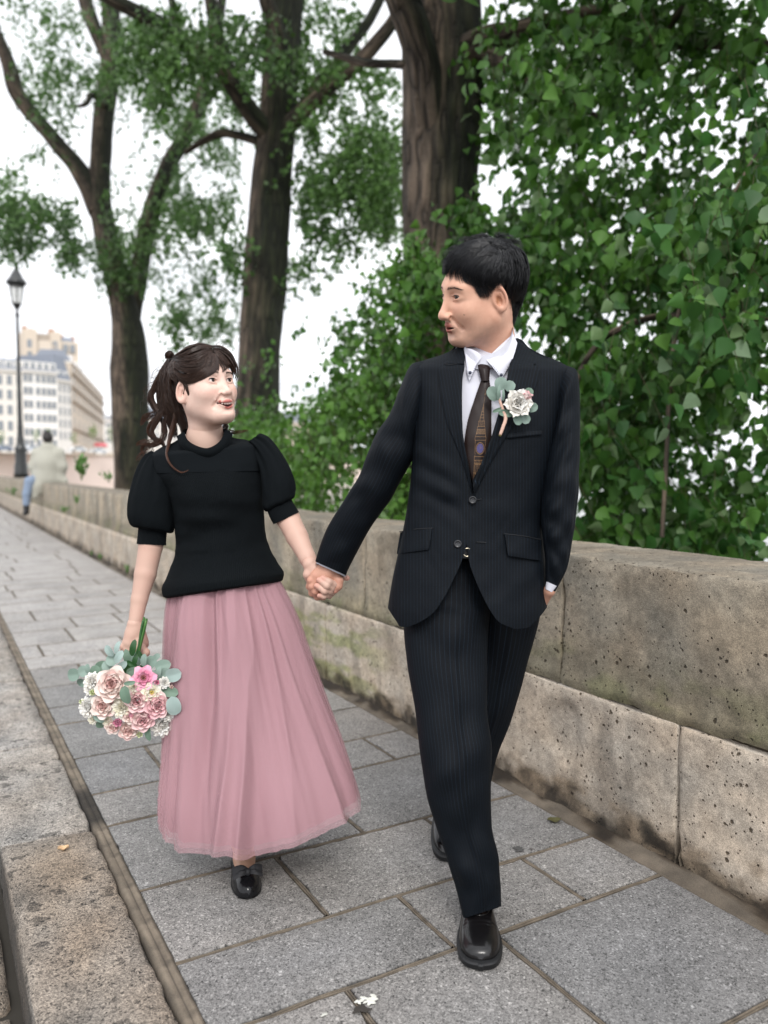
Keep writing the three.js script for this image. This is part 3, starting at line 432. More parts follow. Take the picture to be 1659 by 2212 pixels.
for (const [k, t] of [['A', treeA], ['B', treeB], ['C', treeC]]) {
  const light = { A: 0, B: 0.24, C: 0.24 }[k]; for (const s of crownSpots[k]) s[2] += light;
  let list = crownSpots[k].filter((s) => s[0].x > 2.42 || s[0].y > 2.6);
  if (k === 'A') { // the leaves that show largest are leaves of their own
    list.sort((p, q) => q[1] / -project(q[0])[2] - p[1] / -project(p[0])[2]);
    const inView = (s) => { const [x, y] = project(s[0]); return x > 1060 && x < 1655 && y > 10 && y < 1180; };
    const scored = list.filter(inView).sort((p, q) => q[1] / project(q[0])[2] - p[1] / project(p[0])[2]), big = new Set(scored.slice(0, 220));
    for (const s of big) { const o = new THREE.Mesh(leafGeo[s[3] > 0.5 ? 1 : 0], leafBig[s[5] > 0.88 ? 3 : Math.floor(clamp(s[2] + 0.3 * (s[4] - 0.5), 0, 0.99) * 3)]); o.name = 'leaf'; leafMatrix(s, I); I.decompose(o.position, o.quaternion, o.scale); o.position.sub(t.position); o.castShadow = o.receiveShadow = true; t.add(o); }
    list = list.filter((s) => !big.has(s));
  }
  const im = new THREE.InstancedMesh(leafGeo[0], leafMat, list.length); im.name = 'crown'; im.userData.kind = 'stuff'; im.castShadow = im.receiveShadow = true;
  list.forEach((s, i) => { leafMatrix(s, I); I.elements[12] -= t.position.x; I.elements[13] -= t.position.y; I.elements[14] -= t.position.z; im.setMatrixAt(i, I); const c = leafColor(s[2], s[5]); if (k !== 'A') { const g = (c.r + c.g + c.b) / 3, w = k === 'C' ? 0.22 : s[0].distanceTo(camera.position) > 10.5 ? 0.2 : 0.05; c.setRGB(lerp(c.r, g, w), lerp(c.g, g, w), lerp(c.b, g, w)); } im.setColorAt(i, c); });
  t.add(im); const bag = sprigs.get(crownSpots[k]); if (bag) part('twigs', meshOf(bag.P, bag.I), mat({ color: lin(0.075, 0.06, 0.03), roughness: 0.9 }), t, 'stuff'); console.log('crown', k, list.length);
}

// ---------------------------------------------------------------- the far bank: quay wall, houses, cars, young trees
const STREET = 4.6;
function frameAt(xl, xr, dl, dr) { const A = at(xl, 1010, dl), B = at(xr, 1010, dr); A.y = B.y = 0; const u = B.clone().sub(A), W = u.length(); u.normalize(); const n = V(-u.z, 0, u.x); if (n.dot(A) > 0) n.negate(); return { A, u, n, W }; }
function boxIn(f, x0, x1, y0, y1, z0, z1) { const g = new THREE.BoxGeometry(x1 - x0, y1 - y0, z1 - z0).translate((x0 + x1) / 2, (y0 + y1) / 2, (z0 + z1) / 2), s = f.u.clone().cross(UP).dot(f.n) > 0 ? 1 : -1; g.applyMatrix4(new THREE.Matrix4().makeBasis(f.u, UP, f.n).setPosition(f.A)); if (s < 0) { const ix = g.index.array; for (let i = 0; i < ix.length; i += 3) { const t = ix[i]; ix[i] = ix[i + 1]; ix[i + 1] = t; } } return g; }
function roofIn(f, x0, x1, y0, y1, z0, z1, inset) { // mansard
  const pos = [], c = [[x0, y0, z0], [x1, y0, z0], [x1, y0, z1], [x0, y0, z1], [x0 + inset * .3, y1, z0 + inset], [x1 - inset * .3, y1, z0 + inset], [x1 - inset * .3, y1, z1 - inset], [x0 + inset * .3, y1, z1 - inset]].map(([x, y, z]) => f.A.clone().addScaledVector(f.u, x).addScaledVector(UP, y).addScaledVector(f.n, z));
  const q = (a, b, d, e) => [[a, b, d], [a, d, e]].forEach((t) => t.forEach((i) => pos.push(...c[i].toArray()))); q(0, 1, 5, 4); q(1, 2, 6, 5); q(2, 3, 7, 6); q(3, 0, 4, 7); q(4, 5, 6, 7);
  return meshOf(pos, [...Array(30).keys()]);
}
const facade = (r, g, b) => mat({ color: lin(r, g, b), roughness: 0.9 });
const FM = { cream: facade(0.78, 0.73, 0.66), white: facade(0.84, 0.81, 0.77), pale: facade(0.78, 0.74, 0.69), tan: facade(0.62, 0.53, 0.43), shade: facade(0.42, 0.36, 0.3), slate: mat({ color: lin(0.2, 0.22, 0.26), roughness: 0.6 }), pane: phys({ color: lin(0.24, 0.26, 0.28), roughness: 0.25 }), sill: facade(0.75, 0.7, 0.64), iron: mat({ color: lin(0.03, 0.03, 0.035), roughness: 0.6 }), pot: mat({ color: lin(0.4, 0.22, 0.14), roughness: 0.9 }) };
function house({ xl, xr, dl, dr, top, roof, wall, rows, cols, ww, wh, label, depth = 14, balconies = [], chimneys = [], dormers = 0, roofMat = FM.slate }) {
  const f = frameAt(xl, xr, dl, dr), y = (px) => CAM_H + (1010 - px) / FOCAL * dl, T = y(top), o = thing('apartment_house', label, 'building', f.A.clone().setY(STREET));
  const w = [boxIn(f, 0, f.W, STREET, T, -depth, 0)];
  part('wall', w, wall, o);
  part('cornice', [boxIn(f, -0.1, f.W + 0.1, T - 0.5, T + 0.02, -depth - 0.1, 0.45)], FM.sill, o);
  if (roof) {
    const rf = part('roof', [roofIn(f, 0, f.W, T + 0.02, y(roof), -depth, 0.1, 1.9)], roofMat, o);
    for (let i = 0; i < dormers; i++) { const x = (i + 0.5) * f.W / dormers; part('dormer', [boxIn(f, x - 0.75, x + 0.75, T + 0.3, T + 2.2, -2.5, -0.25)], FM.white, rf); part('dormer_pane', [boxIn(f, x - 0.45, x + 0.45, T + 0.5, T + 1.9, -0.3, -0.2)], FM.pane, rf); }
    for (const [x0, x1, py] of chimneys) part('chimney', [boxIn(f, x0 * f.W, x1 * f.W, T, y(py), -8, -5)], FM.tan, rf);
  }
  for (const r of rows) for (const c of cols) {
    const x = c * f.W, h = y(r); if (h > T - 0.8) continue;
    const win = part('window', [boxIn(f, x - ww / 2 - 0.12, x + ww / 2 + 0.12, h - wh / 2 - 0.12, h + wh / 2 + 0.12, -0.2, 0.06)], FM.sill, o);
    part('pane', [boxIn(f, x - ww / 2, x + ww / 2, h - wh / 2, h + wh / 2, 0, 0.1)], FM.pane, win);
  }
  for (const r of balconies) { const h = y(r); part('balcony', [boxIn(f, 0.2, f.W - 0.2, h - 0.2, h, 0, 0.8), boxIn(f, 0.2, f.W - 0.2, h + 0.75, h + 0.85, 0.72, 0.78)], FM.shade, o); }
  return o;
}
const even = (n) => [...Array(n).keys()].map((i) => (i + 0.5) / n);
house({ xl: -70, xr: 55, dl: 182, dr: 190, top: 793, roof: 766, wall: FM.cream, rows: [816, 848, 882, 917, 951], cols: even(6), ww: 1.1, wh: 2.2, dormers: 6, chimneys: [[.55, .68, 738]], label: 'cream house with grey slate roof left of the street lamp, across the river' });
house({ xl: 55.6, xr: 127, dl: 190, dr: 196, top: 800, roof: 778, wall: FM.white, rows: [817, 844, 873, 902, 933, 957], cols: [.05, .2, .42, .59, .75, .9], ww: 0.95, wh: 1.75, dormers: 5, chimneys: [], label: 'white six-storey house with small square windows and slate dormers, right of the lamp' });
house({ xl: 127.6, xr: 157, dl: 196, dr: 201, top: 820, roof: 766, wall: FM.pale, rows: [838, 862, 888, 914, 940], cols: even(3), ww: 0.7, wh: 1.9, dormers: 2, label: 'narrow pale house under a steep two-tier slate roof, between white and tan buildings' });
house({ xl: 157.6, xr: 226, dl: 202, dr: 305, top: 782, roof: 758, depth: 9, chimneys: [[.04, .12, 735], [.3, .36, 740], [.62, .68, 746], [.9, .96, 748]], wall: FM.tan, rows: [792, 820, 850, 880, 910, 940], cols: even(9), ww: 1.3, wh: 2.3, dormers: 8, balconies: [806, 836, 866, 925], label: 'tan stone apartment house with iron balconies, its front receding to the right' });
{ const f = frameAt(58, 176, 215, 222), o = thing('apartment_house', 'tall tan rear block with recessed grey middle rising above the white house', 'building', f.A.clone().setY(STREET)), y = (p) => CAM_H + (1010 - p) / FOCAL * 216;
  part('wall', [boxIn(f, 0, f.W * .24, STREET, y(714), -12, 0), boxIn(f, f.W * .48, f.W * .67, STREET, y(716), -12, 0), boxIn(f, f.W * .67, f.W, STREET, y(735), -12, -0.4)], FM.tan, o);
  for (const [a, b, py, ph] of [[.02, .1, 714, 703], [.14, .2, 714, 707], [.5, .6, 716, 705], [.7, .76, 735, 716], [.92, .97, 735, 718]]) part('chimney', [boxIn(f, f.W * a, f.W * b, y(py) - 0.5, y(ph), -7, -4.5)], FM.pot, o);
  for (const [a, py] of [[.1, 745], [.56, 745], [.75, 750], [.88, 750], [.1, 770], [.56, 770]]) part('window', [boxIn(f, f.W * a - 0.6, f.W * a + 0.6, y(py) - 1.1, y(py) + 1.1, -0.3, 0.05)], FM.pane, o);
  part('recessed_wall', [boxIn(f, f.W * .24, f.W * .48, STREET, y(720), -12, -1.5)], FM.shade, o);
  
  part('roof', [roofIn(f, f.W * .68, f.W * .92, y(735), y(724), -11, -1, 1.2)], FM.slate, o); }
house({ xl: 229, xr: 262, dl: 420, dr: 430, top: 905, roof: 896, wall: FM.pale, rows: [918, 934, 950], cols: even(5), ww: 1.4, wh: 2.4, dormers: 3, label: 'small distant pale house low beside the leftmost tree trunk, far along the bank' });
house({ xl: 330, xr: 470, dl: 330, dr: 390, top: 905, roof: 880, wall: FM.cream, rows: [920, 940, 958], cols: even(8), ww: 1.6, wh: 2.6, dormers: 6, label: 'distant cream house seen between the two left trees behind the woman' });
house({ xl: 580, xr: 760, dl: 420, dr: 520, top: 905, roof: 885, wall: FM.tan, rows: [925, 945], cols: even(9), ww: 1.8, wh: 3, dormers: 6, label: 'distant tan house glimpsed through shrubs between the woman and the man' });
{ const f = frameAt(-240, 420, 165, 262), g = thing('quay_wall', 'pale stone quay wall with parapet on the far river bank', 'wall', f.A.clone().setY(-8)), m = facade(0.66, 0.56, 0.5);
  part('wall_face', [boxIn(f, -60, f.W + 260, -8, STREET, -3, 0)], m, g); part('coping', [boxIn(f, -60, f.W + 260, STREET - 0.25, STREET + 0.02, -0.9, 0.35)], FM.shade, g); part('parapet', [boxIn(f, -60, f.W + 260, STREET + 0.02, STREET + 0.75, -0.6, -0.15)], FM.tan, g);
  structure('far_street', boxIn(f, -120, f.W + 300, -9, STREET - 0.02, -260, -3.01), facade(0.3, 0.28, 0.26));
  structure('far_beach', boxIn(f, -60, f.W + 260, -9, -5.6, 0.02, 22), facade(0.62, 0.54, 0.48)); }
function car(px, d, color, label, flip = 1) {
  const f = frameAt(px - 18, px + 18, d, d + 3), o = thing('parked_car', label, 'car', f.A.clone().setY(STREET), 'cars along the far quay'), L = 4.1, W = 1.7;
  const prof = (pts, w, z) => { const s = new THREE.Shape(pts.map(([x, y]) => new THREE.Vector2(flip > 0 ? x : L - x, y))); const g = new THREE.ExtrudeGeometry(s, { depth: w, bevelEnabled: true, bevelSize: 0.05, bevelThickness: 0.05, bevelSegments: 2, steps: 1 }).translate(0, STREET, z); g.applyMatrix4(new THREE.Matrix4().makeBasis(f.u, UP, f.n).setPosition(f.A)); return g; };
  part('body', [prof([[0, .35], [0, .8], [.35, .9], [.9, .95], [1.5, 1.45], [2.9, 1.48], [3.6, 1.0], [4.0, .95], [4.1, .6], [4.1, .35]], W, -W)], phys({ color: lin(...color), roughness: 0.3, clearcoat: 1 }), o);
  part('side_window', [prof([[1.15, .98], [1.6, 1.36], [2.8, 1.38], [3.3, 1.0]], 0.02, 0.06)], FM.pane, o);
  for (const x of [0.8, 3.2]) { const g = new THREE.CylinderGeometry(0.32, 0.32, 0.2, 20).rotateX(Math.PI / 2).translate(flip > 0 ? x : L - x, STREET + 0.32, 0.02); g.applyMatrix4(new THREE.Matrix4().makeBasis(f.u, UP, f.n).setPosition(f.A)); part('wheel', g, FM.iron, o); }
}
car(170, 184, [0.75, 0.75, 0.75], 'white car on the far quay below the tan house');
car(216, 200, [0.7, 0.72, 0.74], 'silver car on the far quay beside the leftmost tree trunk', -1);
car(118, 180, [0.8, 0.8, 0.8], 'white car on the far quay right of the seated person', -1);
car(70, 176, [0.6, 0.63, 0.68], 'pale grey car on the far quay between the lamp and the seated person');
car(8, 172, [0.2, 0.24, 0.32], 'blue-grey car on the far quay left of the lamp');
{ const f = frameAt(214, 232, 215, 218), o = thing('market_awning', 'red awning of a kiosk on the far quay beside the leftmost trunk', 'awning', f.A.clone().setY(STREET)); part('canopy', roofIn(f, 0, f.W, STREET + 2.3, STREET + 3.2, -2, 0.4, 0.6), mat({ color: lin(0.6, 0.12, 0.14), roughness: 0.8 }), o); part('kiosk', boxIn(f, 0.3, f.W - 0.3, STREET, STREET + 2.3, -1.8, 0), FM.sill, o); }
function youngTree(px, py, r, d, label, n = 260) {
  const c = at(px, py, d), o = thing('young_tree', label, 'tree', V(c.x, STREET, c.z), 'young trees along the far quay'), R = mulberry(Math.round(px * 7));
  part('trunk', tube([V(c.x, STREET - 0.1, c.z), V(c.x + 0.1, (STREET + c.y) / 2, c.z), c.clone()], [0.16, 0.1, 0.03], 8, 8), FM.shade, o);
  const rr = r / FOCAL * d, im = new THREE.InstancedMesh(leafGeo[0], leafMat, n); im.name = 'crown'; im.userData.kind = 'stuff';
  for (let i = 0; i < n; i++) { const a = R() * 6.28, b = Math.acos(2 * R() - 1), q = rr * Math.cbrt(R()) * (0.7 + 0.5 * R()); leafMatrix([V(c.x - o.position.x + q * Math.sin(b) * Math.cos(a) * 0.8, c.y - STREET + q * Math.cos(b) * 1.3, c.z - o.position.z + q * Math.sin(b) * Math.sin(a)), 4.2, 0, R(), R(), R()], I); im.setMatrixAt(i, I); im.setColorAt(i, CC.setRGB(0.18, 0.27, 0.07)); }
  o.add(im);
}
youngTree(201, 930, 12, 186, 'small light green tree in front of the tan house on the far quay', 130);
youngTree(160, 944, 11, 184, 'thin olive tree in front of the narrow pale house', 70);
youngTree(243, 936, 16, 240, 'rounded green tree farthest right, beside the leftmost poplar trunk', 200);
youngTree(102, 938, 13, 181, 'small green tree in front of the white house, right of the lamp', 80);
youngTree(78, 940, 11, 181, 'faint green tree directly beside the lamp post on the far quay', 60);
youngTree(0, 945, 14, 178, 'green tree at the left edge in front of the cream house', 120);

// ---------------------------------------------------------------- the street lamp on the parapet
{ const D = 23.2, b = at(46, 1026, D), k = D / FOCAL, o = thing('street_lamp', 'black cast iron street lamp with glazed lantern standing on the parapet', 'street lamp', b), iron = phys({ color: lin(0.022, 0.024, 0.024), roughness: 0.45, clearcoat: 0.3 });
  const lathe = (pts, n = 24) => new THREE.LatheGeometry(pts.map(([r, y]) => new THREE.Vector2(r * k, y * k)), n).translate(b.x, b.y, b.z);
  part('base', lathe([[0, -6], [15, -6], [15, 4], [14, 6], [13.6, 22], [12, 25], [11.5, 52], [12.5, 54], [12.5, 58], [9, 64], [7.6, 74], [8, 77], [6.4, 84]], 8), iron, o);
  part('shaft', lathe([[6.4, 84], [5.6, 100], [6.4, 104], [5.2, 108], [4.8, 130], [3.4, 260], [2.8, 336], [4, 338], [4.4, 342], [2.8, 346], [2.4, 352], [0, 352]], 16), iron, o);
  const lan = part('lantern_frame', [lathe([[0, 352], [3, 352], [8, 361], [10.5, 364], [10.5, 366], [0, 366]], 6), ...[0, 1, 2, 3, 4, 5].map((i) => { const a = i / 6 * 6.283, p = (r, y) => V(b.x + Math.sin(a) * r * k, b.y + y * k, b.z + Math.cos(a) * r * k); return tube([p(10, 365), p(15.5, 402)], [0.9 * k, 0.9 * k], 2, 6); }), lathe([[15, 401], [16.5, 402], [16.5, 404], [15, 404]], 6)], iron, o);
  part('glass', lathe([[9.6, 366], [15, 402]], 6), phys({ color: lin(0.92, 0.92, 0.9), roughness: 0.35, transmission: 0.75, thickness: 0 }), lan);
  part('lantern_roof', lathe([[15, 404], [20.5, 406], [21, 410], [19, 414], [14, 420], [8, 432], [5, 436], [3.4, 438], [3.6, 441], [2, 443], [5, 449], [1, 447], [0, 452]], 12), iron, o); }

// ---------------------------------------------------------------- people: shared modelling
const CAMP = V(0, CAM_H, 0);
function ground(x, y, h = 0) { const r = at(x, y, 1).sub(CAMP); return CAMP.clone().addScaledVector(r, (h - CAM_H) / r.y); }
const arr = (v) => [v.x, v.y, v.z];
const skinMat = phys({ name: 'skin', color: lin(1, 1, 1), roughness: 0.5, vertexColors: true, sheen: 0.25, sheenRoughness: 0.6, sheenColor: lin(0.5, 0.25, 0.2), specularIntensity: 0.7 });
function boundsOf(caps, m) { const lo = [1e9, 1e9, 1e9], hi = [-1e9, -1e9, -1e9]; for (const [a, b, r, q] of caps) for (const p of [a, b]) for (let k = 0; k < 3; k++) { lo[k] = Math.min(lo[k], p[k] - Math.max(r, q) - m); hi[k] = Math.max(hi[k], p[k] + Math.max(r, q) + m); } return [lo, hi]; }
// flesh round a skeleton: caps = [[a, b, ra, rb, k], ...] in world metres
function flesh(caps, cell, k = 0.012) { const [lo, hi] = boundsOf(caps, 0.012); return nets((x, y, z) => { let d = 1; for (const c of caps) d = smin(d, sdCap(x, y, z, c[0], c[1], c[2], c[3]), c[4] ?? k); return d; }, lo, hi, cell); }
const seg = (pts, radii, k) => pts.slice(1).map((p, i) => [arr(pts[i]), arr(p), radii[i], radii[i + 1], k]);
// loft through silhouettes: rows [s, xl, yl, xr, yr, d, ratio]; squareness e; disp(u, v, angle) in metres
function ringPoint(r, th, e, off) {
  const L = at(r[0], r[1], r[4]), R = at(r[2], r[3], r[4]), c = L.clone().add(R).multiplyScalar(0.5), a = R.clone().sub(L).multiplyScalar(0.5), la = a.length(), ah = a.clone().divideScalar(la), t = CAMP.clone().sub(c), b = t.addScaledVector(ah, -t.dot(ah)).normalize();
  const cs = Math.cos(th), sn = Math.sin(th), q = (x) => Math.sign(x) * Math.pow(Math.abs(x), 2 / e), lb = la * r[5];
  const p = c.addScaledVector(ah, la * q(cs)).addScaledVector(b, lb * q(sn)); if (off) p.addScaledVector(ah, cs * off).addScaledVector(b, sn * off); return p;
}
function loft(rows, nu, nv, e = 2, disp = null, caps = 0) {
  const s0 = rows[0][0], s1 = rows[rows.length - 1][0]; let len = 0; { let p; for (let j = 0; j <= 40; j++) { const q = ringPoint(spline(rows, lerp(s0, s1, j / 40)), -Math.PI / 2, e); if (p) len += p.distanceTo(q); p = q; } }
  const r = rows[Math.floor(rows.length / 2)], circ = Math.PI * at(r[1], r[2], r[5]).distanceTo(at(r[3], r[4], r[5])) * (1 + r[6]) / 2;
  const g = grid(nu, nv, (u, v) => { const th = 2 * Math.PI * u - Math.PI / 2, row = spline(rows, lerp(s0, s1, v)); return ringPoint(row, th, e, disp ? disp(u, v, th) : 0); }, true, (u, v) => [u * circ, v * len]);
  return g;
}
function thicken(g, t) { // second skin inside, so that cloth has thickness at its hems
  const p = g.attributes.position, n = g.attributes.normal, h = g.clone(), q = h.attributes.position; for (let i = 0; i < p.count; i++) q.setXYZ(i, p.getX(i) - n.getX(i) * t, p.getY(i) - n.getY(i) * t, p.getZ(i) - n.getZ(i) * t); return merge([g, h]);
}
// hair strands along a guide: n strands spread over width w (metres), each a thin tapering three-sided fibre
function lock(out, guide, n, w, r, o = {}) {
  const R = mulberry(o.seed ?? Math.round(guide[0].x * 1e4 + guide[0].y * 7e3 + n)), curve = new THREE.CatmullRomCurve3(guide, false, 'centripetal'), ns = o.seg ?? 14, fr = frames(curve, ns), flat = o.flat ?? 0.5, taper = o.taper ?? 0.35, wob = o.wob ?? 0.2, nrm = o.center;
  for (let k = 0; k < n; k++) {
    const a = R() * 6.283, q = Math.sqrt(R()), ox = Math.cos(a) * q, oy = Math.sin(a) * q * flat, ph = R() * 6.28, fq = 2 + 3 * R(), t0 = (o.t0 ?? 0.08) * R(), t1 = 1 - (o.t1 ?? 0.22) * R() * R(), rr = r * (0.6 + 0.7 * R()), shade = (R() < 0.12 ? 1.5 : 0.7) + 0.5 * R(), pos = [];  // some strands paler: hair sheen put into the colour
    for (let j = 0; j <= ns; j++) {
      const t = lerp(t0, t1, j / ns), x = t * ns, i = Math.min(ns - 1, Math.floor(x)), f = x - i, p = fr.p[i].clone().lerp(fr.p[i + 1], f); let N = fr.n[i].clone().lerp(fr.n[i + 1], f), B = fr.b[i].clone().lerp(fr.b[i + 1], f);
      if (nrm) { const out1 = p.clone().sub(nrm).normalize(), T = fr.p[i + 1].clone().sub(fr.p[i]).normalize(); B = out1.clone().addScaledVector(T, -out1.dot(T)).normalize(); N = T.clone().cross(B); }
      const ww = w * (t < 0.2 ? lerp(o.w0 ?? 0.6, 1, t / 0.2) : t > 1 - taper ? lerp(1, o.w1 ?? 0.25, (t - 1 + taper) / taper) : 1), wx = wob * Math.sin(fq * t * 6 + ph);
      p.addScaledVector(N, (ox + wx * 0.5) * ww).addScaledVector(B, (oy + wx * 0.2) * ww); if (o.push) o.push(p); pos.push(p);
    }
    const g = tube3(pos, rr, shade * (o.tone ?? 1), o.warm ?? 0); out.P.push(...g.P); const base = out.n; for (const i of g.I) out.I.push(i + base); out.C.push(...g.C); out.n += g.P.length / 3;
  }
}
function tube3(pts, r, shade, warm) { const P = [], I = [], C = [], n = pts.length; let N = V(0.3, 0.5, 0.8); for (let j = 0; j < n; j++) { const T = pts[Math.min(n - 1, j + 1)].clone().sub(pts[Math.max(0, j - 1)]).normalize(); N = N.clone().addScaledVector(T, -N.dot(T)).normalize(); const B = T.clone().cross(N), t = j / (n - 1), rr = r * (t > 0.6 ? lerp(1, 0.25, (t - 0.6) / 0.4) : 1), k = shade, wv = warm * t; for (let i = 0; i < 3; i++) { const a = i * 2.094, p = pts[j].clone().addScaledVector(N, Math.cos(a) * rr).addScaledVector(B, Math.sin(a) * rr); P.push(p.x, p.y, p.z); C.push(k * (1 + 1.2 * wv), k * (1 + 0.5 * wv), k); if (j < n - 1) { const q = j * 3 + i, s = j * 3 + (i + 1) % 3; I.push(q, s, s + 3, q, s + 3, q + 3); } } } return { P, I, C }; }
const hairBag = () => ({ P: [], I: [], C: [], n: 0 }), hairGeo = (h) => meshOf(h.P, h.I, null, h.C);
function headFrame(px, py, d, yaw, pitch, roll, scale) {
  const q = new THREE.Quaternion().setFromEuler(new THREE.Euler(pitch, yaw - YAW, roll, 'YXZ')), c = at(px, py, d), m = new THREE.Matrix4().compose(c, q, V(scale, scale, scale)), inv = m.clone().invert();
  return { m, inv, c, q, s: scale, w: (x, y, z) => V(x, y, z).applyMatrix4(m), l: (p) => p.clone().applyMatrix4(inv) };
}
// where the sight line through a mark of the photograph meets an ellipsoid of the head (its rim when it misses)
function onHead(H, px, py, c, r, lift = 0) {
  const o = H.l(CAMP), e = H.l(at(px, py, 1)), D = e.sub(o).normalize(), S3 = (v) => V((v.x) / (r[0] + lift), v.y / (r[1] + lift), v.z / (r[2] + lift)), oo = S3(o.clone().sub(V(...c))), dd = S3(D), A = dd.dot(dd), Bq = 2 * oo.dot(dd), Cq = oo.dot(oo) - 1, disc = Bq * Bq - 4 * A * Cq, t = disc > 0 ? (-Bq - Math.sqrt(disc)) / (2 * A) : -Bq / (2 * A);
  return H.w(...arr(o.addScaledVector(D, t)));
}
function headField(o) {
  const E = (x, y, z, c, r) => sdEll(x, y, z, c, r), C = (x, y, z, a, b, r, q) => sdCap(x, y, z, a, b, r, q ?? r), sm = o.smile;
  return (X, y, z) => {
    const x = Math.abs(X); // a face is built symmetric
    let d = E(x, y, z, [0, 0.028, -0.014], [0.0745, 0.088, 0.098]);
    d = smin(d, E(x, y, z, [0, -0.034, 0.026], [0.061 * o.wide, 0.08, 0.061]), 0.045);
    d = smin(d, E(x, y, z, [0.037 * o.wide, -0.038 + 0.005 * sm, 0.051], [0.026, 0.026, 0.028 + 0.003 * sm]), 0.028);
    d = smin(d, C(x, y, z, [0.05 * o.jaw, -0.058, -0.002], [0.02, -0.1, 0.056], 0.021, 0.019), 0.035);
    d = smin(d, E(x, y, z, [0, -0.099, 0.069], [0.021, 0.019, 0.0205]), 0.026);
    d = smin(d, C(x, y, z, [0, 0.02, 0.076], [0.036, 0.019, 0.068], 0.0125), 0.025);
    d = smin(d, C(x, y, z, [0, -0.06, -0.03], [0, -0.24, -0.055 - (o.neckBack ?? 0)], o.neck, o.neck * 1.12), 0.04);
    d = smax(d, -E(x, y, z, [0.031, 0.001, 0.098], [0.017, 0.0105, 0.016]), 0.02);
    d = smin(d, E(x, y, z, [0.031, -0.0015, 0.0715], [0.0165, 0.0125, 0.0135]), 0.007);
    // nose
    d = smin(d, C(x, y, z, [0, 0.006, 0.081 + o.root], [0, -0.034, 0.0985 + o.nose], 0.0078, 0.0098), 0.014);
    d = smin(d, E(x, y, z, [0, -0.0395 - o.drop, 0.102 + o.nose], [0.0125, 0.0098, 0.0105]), 0.008);
    d = smin(d, E(x, y, z, [0.0142, -0.043 - o.drop * 0.6, 0.093 + o.nose * 0.6], [0.0082, 0.0078, 0.0115]), 0.006);
    d = smax(d, -E(x, y, z, [0.007, -0.0515 - o.drop * 0.8, 0.0985 + o.nose * 0.7], [0.0045, 0.0034, 0.006]), 0.003);
    // mouth, bent up at the corners by a smile
    const ys = y - sm * 0.007 * Math.pow(x / 0.026, 2), w = o.mouth ?? 0.0225 + 0.005 * sm;
    d = smin(d, E(x, ys, z, [0, -0.068, 0.076], [0.027, 0.02, 0.017]), 0.018);
    d = smin(d, C(x, ys, z, [0.003, -0.0662 + o.open * 0.3, 0.0945], [w, -0.0705, 0.0795], o.lip ?? 0.005, 0.0026), 0.005);
    d = smin(d, C(x, ys, z, [0, -0.0782 - o.open, 0.0925], [w - 0.001, -0.0715 - o.open * 0.3, 0.08], (o.lip ?? 0.005) * 1.16, 0.0026), 0.005);
    d = smax(d, -E(x, ys, z + 15 * x * x, [0, -0.0722 - o.open * 0.35, 0.093], [w - 0.0055, 0.0008 + o.open * 0.75, 0.013]), 0.0015);
    d = smax(d, -E(x, y, z, [0, -0.0905, 0.094], [0.016, 0.0045, 0.008]), 0.012);
    d = smax(d, -(C(x, y, z, [0.0175, -0.046, 0.0935], [0.035 + 0.002 * sm, -0.074, 0.0725], 0.001, 0.001) - 0.0005 - 0.0012 * sm), 0.01);
    // eye slit
    const ex = x - 0.031, ey = y + 0.0005 - ex * o.slant - 0.0014;
    d = smax(d, -E(ex, ey, z, [0, 0, 0.085], [0.0148, o.slit * (1 - 0.25 * (ex * ex) / 0.0002), 0.0125]), 0.0012);
    d = smax(d, -(Math.hypot(ey - o.slit * 1.0 - 0.0042 + 5.5 * ex * ex, (z - 0.0865 + 3.2 * ex * ex) * 0.8) - 0.0011 + 0.9 * Math.max(0, Math.abs(ex) - 0.013)), 0.003);
    d = smax(d, -(Math.hypot(ey + o.slit + 0.0078 - 3 * ex * ex, (z - 0.0845 + 3 * ex * ex) * 0.8) - 0.0008 + 0.9 * Math.max(0, Math.abs(ex) - 0.01)), 0.004);
    // ear
    const a = 0.42, px = x - 0.0735, pz = z + 0.012, exx = px * Math.cos(a) + pz * Math.sin(a), ez0 = -px * Math.sin(a) + pz * Math.cos(a), ty = y + 0.011, ez = ez0 - ty * 0.2, q = Math.hypot(ty / 0.031, ez / 0.0185);
    let ear = Math.hypot((q - 0.86) * 0.02, exx - 0.004) - 0.0042; ear = smin(ear, E(exx, ty, ez, [0, 0, 0], [0.0035, 0.028, 0.0165]), 0.003);
    ear = smin(ear, Math.hypot((Math.hypot((ty - 0.001) / 0.02, (ez - 0.002) / 0.0105) - 0.9) * 0.012, exx - 0.002) - 0.0026, 0.003); ear = smin(ear, E(exx, ty, ez, [0.001, -0.027, 0.004], [0.005, 0.0085, 0.0075]), 0.005);
    ear = smax(ear, -E(exx, ty, ez, [0.0065, -0.006, 0.003], [0.0095, 0.0125, 0.0075]), 0.002); ear = smax(ear, -E(exx, ty, ez, [0.0075, 0.0155, 0.001], [0.006, 0.006, 0.0085]), 0.002);
    ear = smin(ear, E(exx, ty, ez, [0.002, -0.006, 0.0125], [0.004, 0.006, 0.0045]), 0.003);
    return smin(d, ear, 0.007);
  };
}
function headMesh(H, o, tint, cell = 0.0022) {
  const g = nets(headField(o), [-0.1, -0.2, -0.135], [0.1, 0.13, 0.135], cell); paint(g, (p, n) => tint(p, n)); g.applyMatrix4(H.m); return g;
}
